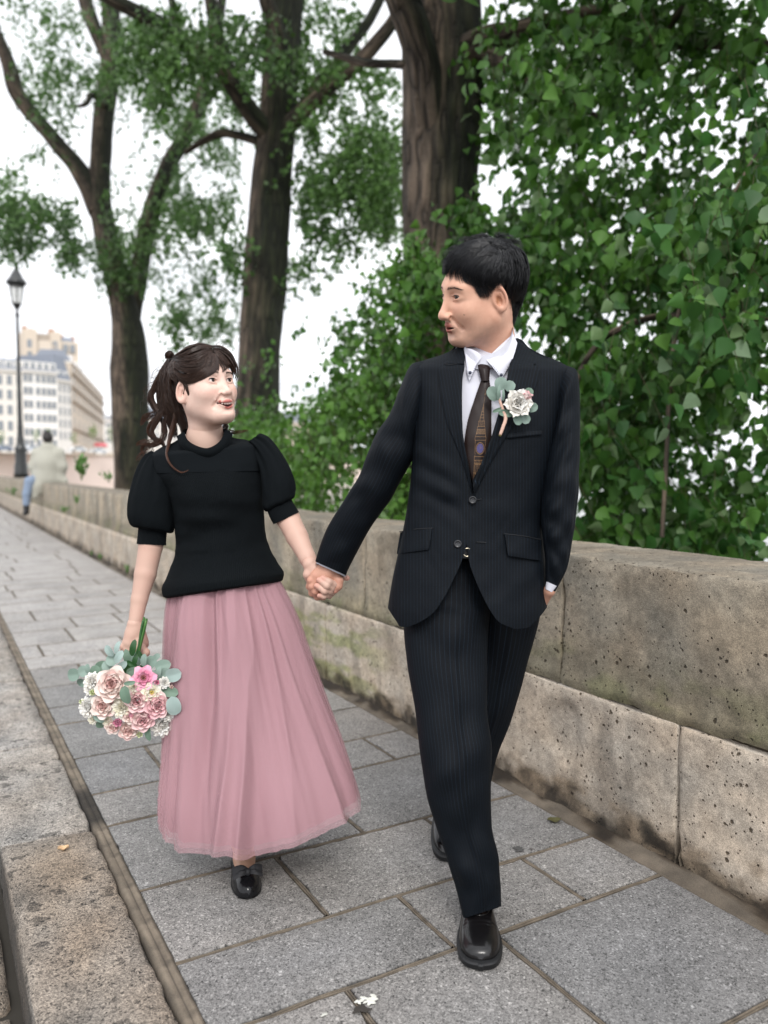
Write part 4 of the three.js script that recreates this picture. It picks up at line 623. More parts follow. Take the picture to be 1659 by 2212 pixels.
function eyes(H, o, parent, gaze) {
  const white = phys({ color: lin(1, 1, 1), vertexColors: true, roughness: 0.22, clearcoat: 0.25, clearcoatRoughness: 0.05, specularIntensity: 0.5 }), dark = mat({ color: lin(0.012, 0.009, 0.008), roughness: 0.6 });
  for (const s of [-1, 1]) {
    const g = new THREE.SphereGeometry(0.0122, 40, 40), look = V(...gaze).normalize(); paint(g, (p) => { const a = Math.acos(clamp(p.clone().normalize().dot(look), -1, 1)) * 0.0122; return a < 0.0026 ? [0.004, 0.003, 0.003] : a < 0.0067 ? [0.022, 0.011, 0.007] : [0.6, 0.53, 0.5]; });
    g.translate(s * 0.031, -0.0008, 0.0712).applyMatrix4(H.m); const e = part('eye', g, white, parent);
    const lid = []; for (let i = 0; i <= 10; i++) { const ex = lerp(-0.0145, 0.0152, i / 10), y = 0.0009 + ex * o.slant + o.slit * Math.sqrt(Math.max(0, 1 - (ex / 0.0155) ** 2)) * 1.02; lid.push(V(s * (0.031 + ex), y, 0.0712 + Math.sqrt(Math.max(0, 0.0143 ** 2 - ex * ex * 0.8 - y * y)) - 0.0003)); }
    const lash = tube(lid, [0.0005, 0.0011, 0.0013, 0.0012, 0.0006].map((r) => r * o.lash), 20, 6).applyMatrix4(H.m); part('lashes', lash, dark, e);
  }
}
function teeth(H, parent, o) {
  const list = []; for (let i = -2; i <= 2; i++) { const w = [0.0078, 0.0068, 0.007, 0.006][Math.abs(i)], xx = i * 0.0072, g = new THREE.SphereGeometry(1, 16, 12).scale(w * 0.6, 0.0052, 0.003).translate(xx, -0.0685 + o.smile * 0.0065 * (xx / 0.026) ** 2, 0.0885 - xx * xx * 18); list.push(g.applyMatrix4(H.m)); }
  part('teeth', merge(list), phys({ color: lin(0.85, 0.8, 0.72), roughness: 0.25 }), parent);
}

function brows(H, parent, field, mtl, n, r, y0 = 0) { // eyebrow hairs lying on the brow ridge
  const R = mulberry(91);
  for (const s of [-1, 1]) { const bag = hairBag(); for (let i = 0; i < n; i++) {
    const t = R(), x = lerp(0.012, 0.05, t), y = y0 + lerp(0.0195, 0.0245, Math.sin(t * 2.2)) - 0.006 * t * t + 0.0045 * (R() - 0.5) * (1.2 - t * 0.7), q = [0, 1, 2].map((k) => { const v = V(s * (x + k * 0.0035), y + k * 0.0012 * (1 - 1.6 * t), 0.12); for (let j = 0; j < 24; j++) { const d = field(v.x, v.y, v.z) - 0.0004 - 0.0006 * k; v.z -= d * 0.8; } return H.w(...arr(v)); });
    const g = tube3(q, r, 1, 0); bag.P.push(...g.P); for (const j of g.I) bag.I.push(j + bag.n); bag.C.push(...g.C); bag.n += g.P.length / 3;
  }
  part('eyebrow', hairGeo(bag), mtl, parent); }
}

// ---------------------------------------------------------------- the woman
const FACE_W = { wide: 0.99, jaw: 0.86, neck: 0.0445, nose: -0.002, root: -0.002, drop: -0.001, smile: 1, open: 0.0066, slit: 0.0054, slant: 0.08, lash: 1.2, mouth: 0.0335, lip: 0.0038 };
const HW = headFrame(441.3, 836.2, 2.36, 0.87, -0.175, 0.086, 0.985);
const woman = thing('person', 'woman in black puff-sleeve sweater and long pink tulle skirt, smiling up at the man', 'person', V(0.79, 0, -2.2));
const skinW = (base, red) => { const L = (a, b, t) => a.map((x, i) => lerp(x, b[i], t)); return L(base, [0.62, 0.27, 0.21], red); };
const baseW = [0.54, 0.365, 0.29], faceW = [0.76, 0.525, 0.435];
function tintW(p) {
  const x = Math.abs(p.x), ys = p.y - 0.007 * (x / 0.026) ** 2, w = 0.0335;
  const lipU = sdCap(x, ys, p.z, [0.003, -0.0655, 0.0945], [w, -0.0702, 0.0795], 0.0052, 0.002), lipL = sdCap(x, ys, p.z, [0, -0.0825, 0.0925], [w - 0.002, -0.073, 0.08], 0.006, 0.002), lip = sstep(0.0018, 0.0, Math.min(lipU, lipL)) * sstep(0.0335, 0.0305, x) * sstep(0.07, 0.078, p.z);
  const blush = 0.34 * Math.exp(-(((x - 0.042) / 0.017) ** 2 + ((p.y + 0.034) / 0.016) ** 2)) * sstep(0.02, 0.05, p.z), nose = 0.12 * Math.exp(-((x / 0.014) ** 2 + ((p.y + 0.04) / 0.01) ** 2)) * sstep(0.09, 0.1, p.z), ear = 0.22 * sstep(0.07, 0.078, x);
  const neckT = sstep(-0.1, -0.135, p.y) ; let c = skinW(faceW.map((v, i) => lerp(v, baseW[i] * 1.08, neckT)), clamp(blush + nose + ear)); const mo = fbm(p.x * 70, p.y * 70, p.z * 70, 3), mp = fbm(p.x * 190, p.y * 190, p.z * 190, 2); c = c.map((v, i) => v * (1 + [0.05, 0.09, 0.1][i] * mo + [0.03, 0.06, 0.06][i] * mp));
  const mouth = sstep(0.0895, 0.0855, p.z + 15 * x * x) * sstep(0.0285, 0.0265, x) * sstep(0.0072, 0.0052, Math.abs(ys + 0.0735)); // inside the mouth
  c = c.map((v, i) => lerp(v, [0.5, 0.1, 0.09][i], lip * 0.85)); c = c.map((v, i) => lerp(v, [0.06, 0.015, 0.012][i], mouth * (1 - lip * 0.6)));
  const by = p.y - 0.0225 + 0.006 * ((x - 0.03) / 0.02) ** 2, brow = sstep(0.004, 0.001, Math.abs(by)) * sstep(0.012, 0.016, x) * sstep(0.05, 0.042, x) * sstep(0.04, 0.06, p.z); c = c.map((v, i) => lerp(v, [0.09, 0.05, 0.035][i], brow * 0.4));
  const eye = sstep(0.004, 0.0, Math.abs(Math.hypot((x - 0.031) / 0.016, (p.y) / 0.008) - 1) * 0.008) * sstep(0.07, 0.075, p.z) * 0.3; return c.map((v, i) => lerp(v, [0.3, 0.15, 0.11][i], eye));
}
const wA = (x, y, d) => at(x, y, d);
const handSkin = (base, tips, knuckles = []) => (p) => { let red = 0.12 + 0.12 * fbm(p.x * 40, p.y * 40, p.z * 40, 2); for (const t of tips) red = Math.max(red, 0.55 * sstep(0.017, 0.004, p.distanceTo(t))); for (const t of knuckles) red = Math.max(red, 0.32 * sstep(0.014, 0.003, p.distanceTo(t))); return skinW(base, red); };
const HX = (x, y, z = 0, d = 2.2) => at(621 + 0.1465 * x, 1080 + 0.1465 * y, d - z); // marks on the joined hands
{
  const tips1 = [HX(525, 1150, .03), HX(465, 1178, .03), HX(425, 1262, .03), HX(470, 1412, .02), HX(885, 1152, -.02)];
  const armL = seg([wA(600, 1080, 2.33), wA(621, 1118, 2.31), wA(642, 1160, 2.28), wA(664, 1205, 2.24), wA(676, 1228, 2.225)], [0.033, 0.0345, 0.031, 0.0235, 0.0205]);
  const handL = [
    ...seg([HX(330, 950, -.02), HX(440, 1080, -.024), HX(600, 1240, -.02)], [0.0205, 0.027, 0.026]), ...seg([HX(345, 1010, -.018), HX(300, 1100, -.012), HX(320, 1180, -.02)], [0.013, 0.0115, 0.01]),
    ...seg([HX(720, 1255, -.006), HX(690, 1245, .014), HX(615, 1208, .027), HX(525, 1150, .026)], [0.0098, 0.0105, 0.0095, 0.0078], 0.004), ...seg([HX(690, 1310, -.004), HX(650, 1300, .014), HX(580, 1268, .03), HX(465, 1180, .027)], [0.0098, 0.0102, 0.0092, 0.0076], 0.004),
    ...seg([HX(660, 1370, -.006), HX(625, 1345, .012), HX(545, 1345, .027), HX(428, 1264, .026)], [0.0092, 0.0095, 0.0088, 0.0072], 0.004), ...seg([HX(620, 1420, -.01), HX(585, 1400, .006), HX(535, 1420, .018), HX(470, 1410, .02)], [0.008, 0.0085, 0.0078, 0.0066], 0.004),
    ...seg([HX(600, 1100, -.03), HX(780, 1130, -.026), HX(880, 1152, -.022)], [0.012, 0.009, 0.0075]),
  ];
  const WX = (x, y, z = 0, d = 2.3) => at(108 + 0.2279 * x, 1242.1 + 0.2279 * y, d - z); // marks on the hand with the bouquet
  const tips2 = [WX(905, 655, -.01), WX(925, 745, .01), WX(720, 770, .01), WX(690, 690, .012)];
  const armR = seg([wA(322, 1120, 2.36), wA(326, 1178, 2.345), wA(314, 1240, 2.33), wA(301, 1295, 2.315), wA(292, 1346, 2.3)], [0.033, 0.0345, 0.031, 0.0235, 0.0195]);
  const handR = [
    ...seg([WX(805, 470), WX(795, 560), WX(770, 640, .004)], [0.0222, 0.0245, 0.024]), ...seg([WX(830, 520), WX(850, 620), WX(840, 660)], [0.019, 0.02, 0.018]),
    ...seg([WX(745, 600, .006), WX(705, 680, .01), WX(700, 720, -.008), WX(745, 745, -.03)], [0.012, 0.0105, 0.0098, 0.0085], 0.006), ...seg([WX(770, 620, .012), WX(738, 710, .014), WX(745, 755, -.006), WX(790, 760, -.03)], [0.012, 0.0105, 0.0098, 0.0085], 0.006),
    ...seg([WX(800, 630, .012), WX(785, 715, .016), WX(800, 765, -.004), WX(840, 760, -.03)], [0.012, 0.0105, 0.0098, 0.0085], 0.006), ...seg([WX(840, 630, .012), WX(862, 690, .018), WX(905, 735, .014), WX(880, 755, -.006)], [0.013, 0.0125, 0.0115, 0.0095], 0.006),
    ...seg([WX(860, 560, 0), WX(885, 640, -.004), WX(905, 665, -.012)], [0.0135, 0.0125, 0.009], 0.008),
  ];
  const torso = seg([wA(444, 960, 2.4), wA(452, 1060, 2.4), wA(465, 1190, 2.38), wA(480, 1290, 2.36)], [0.05, 0.075, 0.07, 0.08]);
  const chest = [...seg([wA(444, 900, 2.39), wA(444, 955, 2.395), wA(448, 1020, 2.42)], [0.046, 0.052, 0.06]), ...seg([wA(380, 1010, 2.41), wA(446, 1000, 2.42), wA(525, 985, 2.41)], [0.035, 0.05, 0.035])];
  const fT = ground(538, 1944), fD = CAMP.clone().sub(fT).setY(0).normalize().addScaledVector(RIGHT, 0.1).normalize(), FF = (f, y) => fT.clone().addScaledVector(fD, f).setY(y);
  const foot = seg([FF(-.05, .026), FF(-.085, .036), FF(-.13, .052), FF(-.175, .078), FF(-.2, .12), FF(-.21, .25), FF(-.215, .33)], [0.02, 0.0245, 0.027, 0.0285, 0.029, 0.036, 0.046]), leg2 = seg([wA(500, 1290, 2.36), wA(515, 1500, 2.33), FF(-.215, .33)], [0.07, 0.055, 0.046]);
  const flat = (geo, f) => paint(geo, f);
  part('body', merge([
    headMesh(HW, FACE_W, tintW), flat(flesh([...torso, ...chest], 0.009, 0.025), () => baseW),
    flat(flesh([...armL], 0.006, 0.006), handSkin(baseW, [])), flat(flesh([...armR], 0.006, 0.006), handSkin(baseW, [])),
    flat(flesh(handL, 0.0026, 0.009), handSkin(baseW, tips1)), flat(flesh(handR, 0.0026, 0.009), handSkin(baseW, tips2)),
    flat(flesh([...foot, ...leg2], 0.007, 0.02), () => [0.55, 0.33, 0.23]),
  ]), skinMat, woman);
}
brows(HW, woman, headField(FACE_W), mat({ color: lin(0.05, 0.028, 0.02), roughness: 0.6 }), 60, 0.00035);
eyes(HW, FACE_W, woman, [0.12, 0.14, 1]); teeth(HW, woman, FACE_W);
{ // hair: brown, fringe swept from the crown, half tied at the back, wavy lengths over the shoulder
  const C = [0, 0.036, -0.014], R = [0.0835, 0.094, 0.106], bag = hairBag(), Z = (x, y) => [291.6 + 0.1497 * x, 723.7 + 0.1497 * y], g = (pts, lift = 0) => pts.map(([x, y, l]) => onHead(HW, ...Z(x, y), C, R, lift + (l ?? 0)));
  const capF = (x, y, z) => { const s = smax(sdEll(x, y, z, C, [0.079, 0.09, 0.102]), -sdEll(x, y, z, [0, 0.02, -0.01], [0.06, 0.07, 0.08]), 0.004), hl = spline([[-0.12, -0.085], [-0.05, -0.07], [-0.02, 0.0], [0.01, 0.03], [0.045, 0.042], [0.07, 0.066], [0.09, 0.085]], z)[0]; return smax(s, hl - y, 0.008); };
  const cap = nets(capF, [-0.1, -0.12, -0.135], [0.1, 0.145, 0.12], 0.004); cap.applyMatrix4(HW.m); paint(cap, () => [0.6, 0.6, 0.6]);
  const hc = HW.w(0, 0.02, -0.014), fieldW = headField(FACE_W), pushW = (p) => { const l = HW.l(p), d = fieldW(l.x, l.y, l.z); if (d < 0.0035) { const o = l.clone().sub(V(0, 0.0, -0.01)).normalize(); p.copy(HW.w(...arr(l.addScaledVector(o, 0.0035 - d)))); } }, on = (pts, n, w, o = {}) => lock(bag, g(pts, o.lift ?? 0), n, w, o.r ?? 0.00075, { center: hc, flat: 0.25, push: pushW, ...o });
  // crown back to the knot
  for (const [pts, n] of [[[[1120, 165], [950, 130], [780, 170], [620, 270], [540, 315]], 110], [[[1110, 180], [960, 170], [800, 230], [650, 300], [545, 325]], 130], [[[1100, 210], [980, 260], [830, 320], [670, 335], [550, 330]], 130], [[[1110, 250], [1000, 340], [850, 410], [690, 400], [560, 345]], 130], [[[1090, 300], [990, 430], [850, 490], [700, 480], [590, 420], [545, 350]], 120]]) on(pts, n, 0.012, { w0: 0.9, w1: 0.45, t1: 0.05 });
  // fringe and sides
  for (const [pts, n, w] of [
    [[[1110, 250], [1060, 380], [980, 500], [870, 580], [760, 620], [640, 590], [560, 480]], 130, 0.012], [[[1120, 260], [1090, 390], [1020, 520], [900, 610], [790, 660], [690, 670], [600, 610]], 130, 0.011], [[[1135, 270], [1110, 400], [1050, 540], [960, 610], [860, 640], [770, 690]], 110, 0.01],
    [[[1140, 270], [1135, 400], [1090, 520], [1010, 600], [920, 640]], 90, 0.009], [[[1150, 260], [1160, 380], [1130, 500], [1060, 590], [1000, 600]], 70, 0.008],
    [[[1130, 200], [1250, 240], [1370, 330], [1440, 470], [1460, 580], [1440, 640]], 130, 0.011], [[[1120, 180], [1270, 210], [1410, 330], [1475, 470], [1480, 600], [1455, 660]], 120, 0.009], [[[1150, 250], [1260, 310], [1350, 420], [1410, 540], [1425, 630]], 90, 0.009], [[[1110, 160], [1250, 170], [1390, 280], [1470, 420]], 120, 0.01], [[[1130, 220], [1240, 300], [1330, 400], [1390, 500], [1420, 600]], 120, 0.012], [[[1140, 240], [1290, 330], [1400, 450], [1450, 560]], 160, 0.013], [[[1150, 200], [1300, 270], [1400, 380], [1450, 500], [1455, 600]], 160, 0.013], [[[1150, 230], [1270, 300], [1370, 400], [1420, 500], [1440, 580]], 160, 0.013], [[[1150, 260], [1230, 330], [1310, 420], [1370, 510]], 100, 0.01],
    [[[1130, 300], [1080, 430], [1000, 540], [890, 600], [760, 640], [650, 620]], 130, 0.014], [[[1140, 290], [1120, 400], [1080, 500], [1040, 570], [960, 620]], 110, 0.012], [[[1150, 280], [1170, 400], [1150, 500], [1110, 570]], 60, 0.008], [[[560, 380], [540, 480], [560, 600], [600, 680]], 120, 0.016], [[[540, 360], [500, 480], [500, 620], [530, 760]], 120, 0.016],
  ]) on(pts, n, w, { t1: 0.3 });
  for (const [pts, n, w] of [[[[1160, 280], [1190, 380], [1200, 470], [1180, 550]], 16, 0.004], [[[1165, 270], [1240, 360], [1280, 440], [1270, 520], [1230, 555]], 18, 0.005], [[[1165, 280], [1210, 380], [1250, 470], [1240, 540]], 12, 0.005], [[[1160, 280], [1280, 380], [1310, 470], [1280, 530]], 10, 0.004]]) on(pts, n, w, { r: 0.0006, lift: 0.0 });
  // in front of the ear
  for (const [pts, n, w] of [[[[690, 650], [770, 730], [800, 830], [815, 950], [825, 1030]], 46, 0.004], [[[720, 700], [760, 780], [730, 880], [690, 950], [700, 1000]], 7, 0.003], [[[740, 720], [800, 790], [820, 880], [830, 960]], 26, 0.003]]) lock(bag, g(pts, -0.008), n, w, 0.0006, { center: hc, flat: 0.4, push: pushW });
  // the knot
  { const k = at(...Z(505, 310), 2.425), q = (a, b, c) => k.clone().add(V(a, b, c)); lock(bag, [q(-.007, -.008, .0), q(-.007, .006, .004), q(.004, .009, .0), q(.009, -.003, -.004), q(0.004, -.012, 0)], 120, 0.0085, 0.0009, { w1: 0.9, w0: 0.9, flat: 0.9 }); }
  // lengths: marks with their distance behind the head
  const far = (pts, d) => pts.map(([x, y, dd]) => at(...Z(x, y), d + (dd ?? 0)));
  for (const [pts, n, w, d, o] of [
    [[[540, 340], [520, 520], [500, 720], [540, 950], [620, 1150], [690, 1300], [700, 1440]], 210, 0.021, 2.44, {}], [[[560, 480], [560, 700], [580, 900], [650, 1080], [710, 1230], [720, 1380], [690, 1450]], 190, 0.019, 2.43, {}],
    [[[520, 350], [470, 560], [430, 780], [440, 980], [500, 1180], [560, 1350], [590, 1480]], 210, 0.021, 2.45, {}], [[[500, 350], [430, 600], [380, 800], [400, 1000], [470, 1160], [520, 1320], [540, 1480]], 150, 0.016, 2.455, {}],
    [[[490, 350], [400, 560], [290, 760], [225, 880], [260, 1010], [340, 1120], [370, 1200], [430, 1330], [450, 1460]], 120, 0.009, 2.46, { wob: 0.3 }], [[[470, 360], [330, 620], [250, 800], [245, 930], [310, 1050], [345, 1130], [300, 1210], [210, 1300], [185, 1390], [235, 1480], [340, 1540], [415, 1600], [400, 1660]], 90, 0.007, 2.45, { wob: 0.3, warm: 0.5 }],
    [[[420, 1050], [350, 1180], [280, 1300], [240, 1400], [290, 1500], [400, 1540], [430, 1620]], 80, 0.008, 2.44, { wob: 0.3, warm: 0.4 }], [[[460, 1150], [420, 1300], [430, 1420], [380, 1520], [260, 1590], [130, 1590], [100, 1680], [150, 1740]], 70, 0.01, 2.44, { wob: 0.3, warm: 0.9, r2: 0.0006 }],
    [[[570, 1150, .1], [545, 1350, .06], [490, 1560, .01], [455, 1720, -.02], [500, 1850, -.04], [600, 1950, -.055], [690, 1990, -.06], [775, 1945, -.06]], 70, 0.006, 2.335, { warm: 0.8, taper: 0.6 }], [[[600, 1050, .07], [570, 1250, .05], [520, 1430, .02], [480, 1580], [450, 1690, -.01]], 80, 0.009, 2.37, { warm: 0.5 }],
    [[[400, 1080], [260, 1150], [150, 1200], [80, 1310]], 60, 0.012, 2.45, { wob: 0.3, warm: 1.1, r2: 0.0005 }], [[[350, 1500], [200, 1570], [80, 1560], [15, 1600]], 50, 0.013, 2.44, { wob: 0.3, warm: 1.1, r2: 0.0005 }], [[[260, 1620], [160, 1700], [60, 1760], [20, 1820]], 30, 0.013, 2.42, { wob: 0.3, warm: 1.1, r2: 0.0005 }],
    [[[1270, 1290], [1290, 1350], [1400, 1395], [1540, 1390], [1640, 1370]], 24, 0.007, 2.42, { wob: 0.25, warm: 0.9, r2: 0.0005 }], [[[1290, 1260], [1310, 1320], [1330, 1370]], 30, 0.008, 2.43, { warm: 0.5 }],
  ]) lock(bag, far(pts, d), n, w, o.r2 ?? 0.0008, { seg: 24, flat: 0.75, w0: 0.5, w1: 0.3, ...o });
  // flyaways
  { const R2 = mulberry(3); for (let k = 0; k < 46; k++) { const a = R2(), x0 = lerp(470, 250, a), y0 = lerp(360, 900, a); lock(bag, far([[x0 + 60 * R2(), y0], [x0 - 90 * R2(), y0 + 90 * R2() - 20], [x0 - 170 * R2() - 30, y0 + 160 * R2()], [x0 - 200 * R2() - 40, y0 + 320 * R2()]], 2.45), 1, 0.002, 0.00045, { warm: 0.5, seg: 10 }); }
    for (let k = 0; k < 30; k++) { const a = R2(); on([[lerp(620, 1300, a), 250 - 120 * Math.sin(a * 3)], [lerp(560, 1360, a) + 40 * R2(), 180 - 90 * Math.sin(a * 3)], [lerp(520, 1440, a), 160 - 60 * Math.sin(a * 3) - 30 * R2()]], 1, 0.002, { r: 0.00045, lift: 0.003 }); } }
  part('hair', merge([cap, hairGeo(bag)]), phys({ name: 'brown_hair', color: lin(0.034, 0.017, 0.011), roughness: 0.34, vertexColors: true, specularIntensity: 0.8 }), woman);
}
// clothes
const ribs = tex(256, 16, (u) => 0.5 + 0.5 * Math.cos(u * 2 * Math.PI * 16)), knit = tex(256, 256, (u, v, x, y) => 0.5 + 0.25 * Math.cos(u * 6.283 * 40) * Math.cos(v * 6.283 * 48) + 0.2 * (h3(x, y, 1) - 0.5));
ribs.repeat.set(17, 17);
const knitMat = phys({ name: 'black_knit', color: lin(0.0028, 0.0042, 0.0053), roughness: 0.85, sheen: 0.4, sheenRoughness: 0.5, sheenColor: lin(0.012, 0.019, 0.025), bumpMap: ribs, bumpScale: 0.0012, specularIntensity: 0.22 });
const jerseyMat = phys({ name: 'black_jersey', color: lin(0.0028, 0.0042, 0.0053), roughness: 0.9, sheen: 0.4, sheenRoughness: 0.5, sheenColor: lin(0.012, 0.019, 0.025), bumpMap: knit, bumpScale: 0.0004, specularIntensity: 0.22 });
{
  const dip = (th, s) => 0.046 * Math.pow(Math.max(0, Math.sin(th)), 0.9) * sstep(1.15, 0, s), scoop = (g, nv, nu, S) => { const p = g.attributes.position; for (let j = 0; j <= nv; j++) for (let i = 0; i <= nu; i++) { const k = j * (nu + 1) + i; p.setY(k, p.getY(k) - dip(2 * Math.PI * i / nu - Math.PI / 2, j / nv * S)); } g.computeVertexNormals(); };
  const rows = [[0, 392, 944, 486, 934, 2.385, .62], [.35, 372, 957, 506, 946, 2.385, .62], [.7, 348, 966, 532, 950, 2.39, .6], [1, 330, 984, 556, 962, 2.39, .58], [2, 332, 1020, 567, 1005, 2.385, .6], [3, 362, 1060, 568, 1050, 2.37, .66], [4, 374, 1100, 569, 1085, 2.365, .68], [5, 379, 1140, 571, 1122, 2.365, .66], [6, 381, 1172, 576, 1165, 2.365, .64], [7, 380, 1195, 585, 1188, 2.36, .64], [8, 373, 1220, 596, 1210, 2.36, .66], [9, 364, 1250, 605, 1230, 2.36, .7], [10, 357, 1275, 609, 1244, 2.36, .74], [10.5, 358, 1288, 608, 1253, 2.36, .76], [10.9, 364, 1292, 604, 1257, 2.36, .74]];
  const g = loft(rows, 180, 150, 2.15, (u, v, th) => { const front = Math.max(0, Math.sin(th)), y = v * 10.9; let d = 0.010 * front * (Math.exp(-(((Math.cos(th) - 0.34) / 0.3) ** 2 + ((y - 3.4) / 1.1) ** 2)) + Math.exp(-(((Math.cos(th) + 0.42) / 0.3) ** 2 + ((y - 3.4) / 1.1) ** 2))) * 1.6; d += 0.0065 * Math.exp(-(((y - 9.6) / 0.9) ** 2)); d += front * (0.0045 * Math.sin(y * 3.1 + 2.2 * Math.cos(th) + 0.6) * Math.exp(-(((y - 5.4) / 1.5) ** 2)) + 0.004 * Math.sin(y * 4.3 - 2.6 * Math.cos(th)) * Math.exp(-(((y - 4.6) / 0.9) ** 2))); d += 0.003 * fbm(Math.cos(th) * 2.2, y * 1.1, Math.sin(th) * 2, 3) * sstep(10.9, 9.5, y); return d; });
  scoop(g, 150, 180, 10.9);
  const sw = part('sweater', thicken(g, 0.004), knitMat, woman);
  // yoke of plain knit over the ribbing
  const yk = grid(90, 24, (u, v) => { const th = lerp(Math.PI * 0.93, Math.PI * 0.07, u), y = lerp(0.05, 2.15 + 0.25 * (u - 0.5), v); const p = ringPoint(spline(rows, y), th, 2.15, 0.0035 + 0.003 * fbm(Math.cos(th) * 2.2, y * 1.1, Math.sin(th) * 2, 3)); p.y -= dip(th, y); return p; });
  part('yoke', yk, phys({ color: lin(0.0042, 0.0058, 0.0072), roughness: 0.9, sheen: 0.4, sheenRoughness: 0.5, sheenColor: lin(0.012, 0.019, 0.025), bumpMap: knit, bumpScale: 0.0003, specularIntensity: 0.22 }), sw);
  // collar band: between the neck edge and the band seam
  const inner = [[0, 398, 934, 0], [.16, 404, 950, .02], [.34, 421, 963, .035], [.52, 446, 970, .042], [.7, 467, 962, .036], [.86, 481, 946, .022], [1, 487, 928, 0]], outer = [[0, 383, 944, 0], [.16, 389, 960, .018], [.34, 412, 978, .034], [.52, 449, 988, .042], [.7, 477, 978, .034], [.86, 495, 958, .02], [1, 503, 938, 0]];
  const band = grid(64, 10, (u, v) => { const a = spline(inner, u), b = spline(outer, u), m = a.map((x, i) => lerp(x, b[i], v)); return at(m[0], m[1], 2.342 - m[2] * 1.1 - 0.006 * Math.sin(Math.PI * clamp(v * 1.1))); });
  const back = grid(40, 6, (u, v) => { const a = Math.PI * u, w = lerp(1, 1.12, v); return at(442 - 47 * w * Math.cos(a), 931 + 12 * v - 10 * Math.sin(a), 2.355 + 0.09 * Math.sin(a)); });
  part('collar', thicken(merge([band, back]), 0.004), jerseyMat, sw);
  // sleeves: gathered at the shoulder and above the cuff
  const pl = (amp, n, ph) => (u, v, th) => { const env = Math.exp(-v / 0.22) + 0.9 * Math.exp(-(1 - v) / 0.1); return amp * (0.7 * Math.sin(th * n + ph + 3 * v) + 0.5 * Math.sin(th * (n * 1.7) + 2 * ph)) * env + 0.006 * fbm(Math.cos(th) * 1.6 + ph, v * 2.5, Math.sin(th) * 1.6, 3) * Math.sin(Math.PI * v); };
  const sl = part('sleeve', thicken(loft([[0, 330, 975, 362, 990, 2.385, .9], [.25, 314, 985, 366, 1006, 2.38, .95], [1, 291, 1030, 373, 1040, 2.365, .95], [2, 279, 1075, 376, 1090, 2.355, .95], [2.8, 275.5, 1110, 376, 1130, 2.35, .95], [3.3, 280, 1130, 374, 1148, 2.35, .93], [3.6, 290, 1139, 366, 1152, 2.35, .9], [3.75, 300, 1141, 359, 1151, 2.35, .9]], 120, 80, 2, pl(0.0055, 7, 1)), 0.003), jerseyMat, sw); sl.name = 'puff_sleeve';
  part('cuff', thicken(loft([[0, 300, 1138, 360, 1149, 2.35, .9], [1, 298, 1158, 358.5, 1165, 2.348, .9], [2, 296, 1175, 358, 1178, 2.345, .9]], 90, 10, 2), 0.003), knitMat, sl);
  const sr = part('puff_sleeve', thicken(loft([[0, 530, 958, 560, 938, 2.385, .9], [.25, 545, 978, 576, 944, 2.375, .95], [1, 562, 1025, 611, 985, 2.345, .95], [2, 567, 1070, 631, 1025, 2.33, .95], [2.7, 567, 1090, 638.5, 1055, 2.325, .95], [3.2, 570, 1100, 637, 1071, 2.32, .93], [3.5, 576, 1104, 632, 1078, 2.32, .9], [3.7, 579, 1104, 628, 1080, 2.32, .9]], 120, 80, 2, pl(0.0055, 7, 2.2)), 0.003), jerseyMat, sw);
  part('cuff', thicken(loft([[0, 577, 1103, 629, 1078, 2.32, .9], [1, 583, 1118, 637, 1092, 2.312, .9], [2, 591, 1132.5, 646, 1106, 2.305, .9]], 90, 10, 2), 0.003), knitMat, sr);
  // skirt: lining and two layers of tulle in soft falling folds
  const hem = (u) => { const x = -Math.cos(2 * Math.PI * u - Math.PI / 2); return 0; };
  const S = [[0, 376, 1268, 592, 1242, 2.36, .68], [1, 368, 1300, 604, 1264, 2.36, .7], [2, 364, 1370, 636, 1335, 2.35, .72], [3, 363, 1480, 672, 1445, 2.335, .7], [4, 360, 1590, 708, 1545, 2.32, .7], [5, 358, 1685, 740, 1635, 2.3, .7], [5.6, 360, 1722, 755, 1685, 2.29, .68], [6, 366, 1742, 760, 1715, 2.285, .66]];
  const folds = (seed, amp, off = 0) => (u, v, th) => { const a = u * 6.283, g2 = Math.pow(v, 0.75), drift = 0.5 * v * Math.sin(a + 1), n = vn(Math.cos(a + drift) * 3.6 + seed, Math.sin(a + drift) * 3.6, v * 0.8 + seed), m = vn(Math.cos(a + drift) * 6.8 + seed, Math.sin(a + drift) * 6.8, v * 0.9 + 4), f = vn(Math.cos(a) * 22, Math.sin(a) * 22, v * 1.5 + seed), r = 1 - Math.abs(m) * 2; const damp = 0.3 + 0.7 * Math.max(0, Math.sin(th)); return off * (0.3 + 0.7 * v) + damp * amp * (0.05 * g2 * (0.7 + 0.5 * v * v) * n + 0.036 * (0.1 + g2) * (r - 0.3) * 0.6 + 0.002 * f * (0.2 + g2)); };
  const skirtMat = phys({ name: 'pink_lining', color: lin(0.37, 0.175, 0.205), roughness: 0.8, sheen: 0.4, sheenColor: lin(0.7, 0.4, 0.45), sheenRoughness: 0.5 }), tulle = phys({ name: 'pink_tulle', color: lin(0.5, 0.295, 0.325), roughness: 0.85, transparent: true, opacity: 0.45, sheen: 0.5, sheenColor: lin(0.8, 0.5, 0.55), sheenRoughness: 0.5 });
  const drop = (rows, k, dy) => rows.map((r) => { const q = r.slice(); q[2] += dy * q[0] / 6; q[4] += dy * q[0] / 6; q[1] -= k * q[0] / 6; q[3] += k * q[0] / 6; return q; });
  const bow = (th, v) => v * v * 0; 
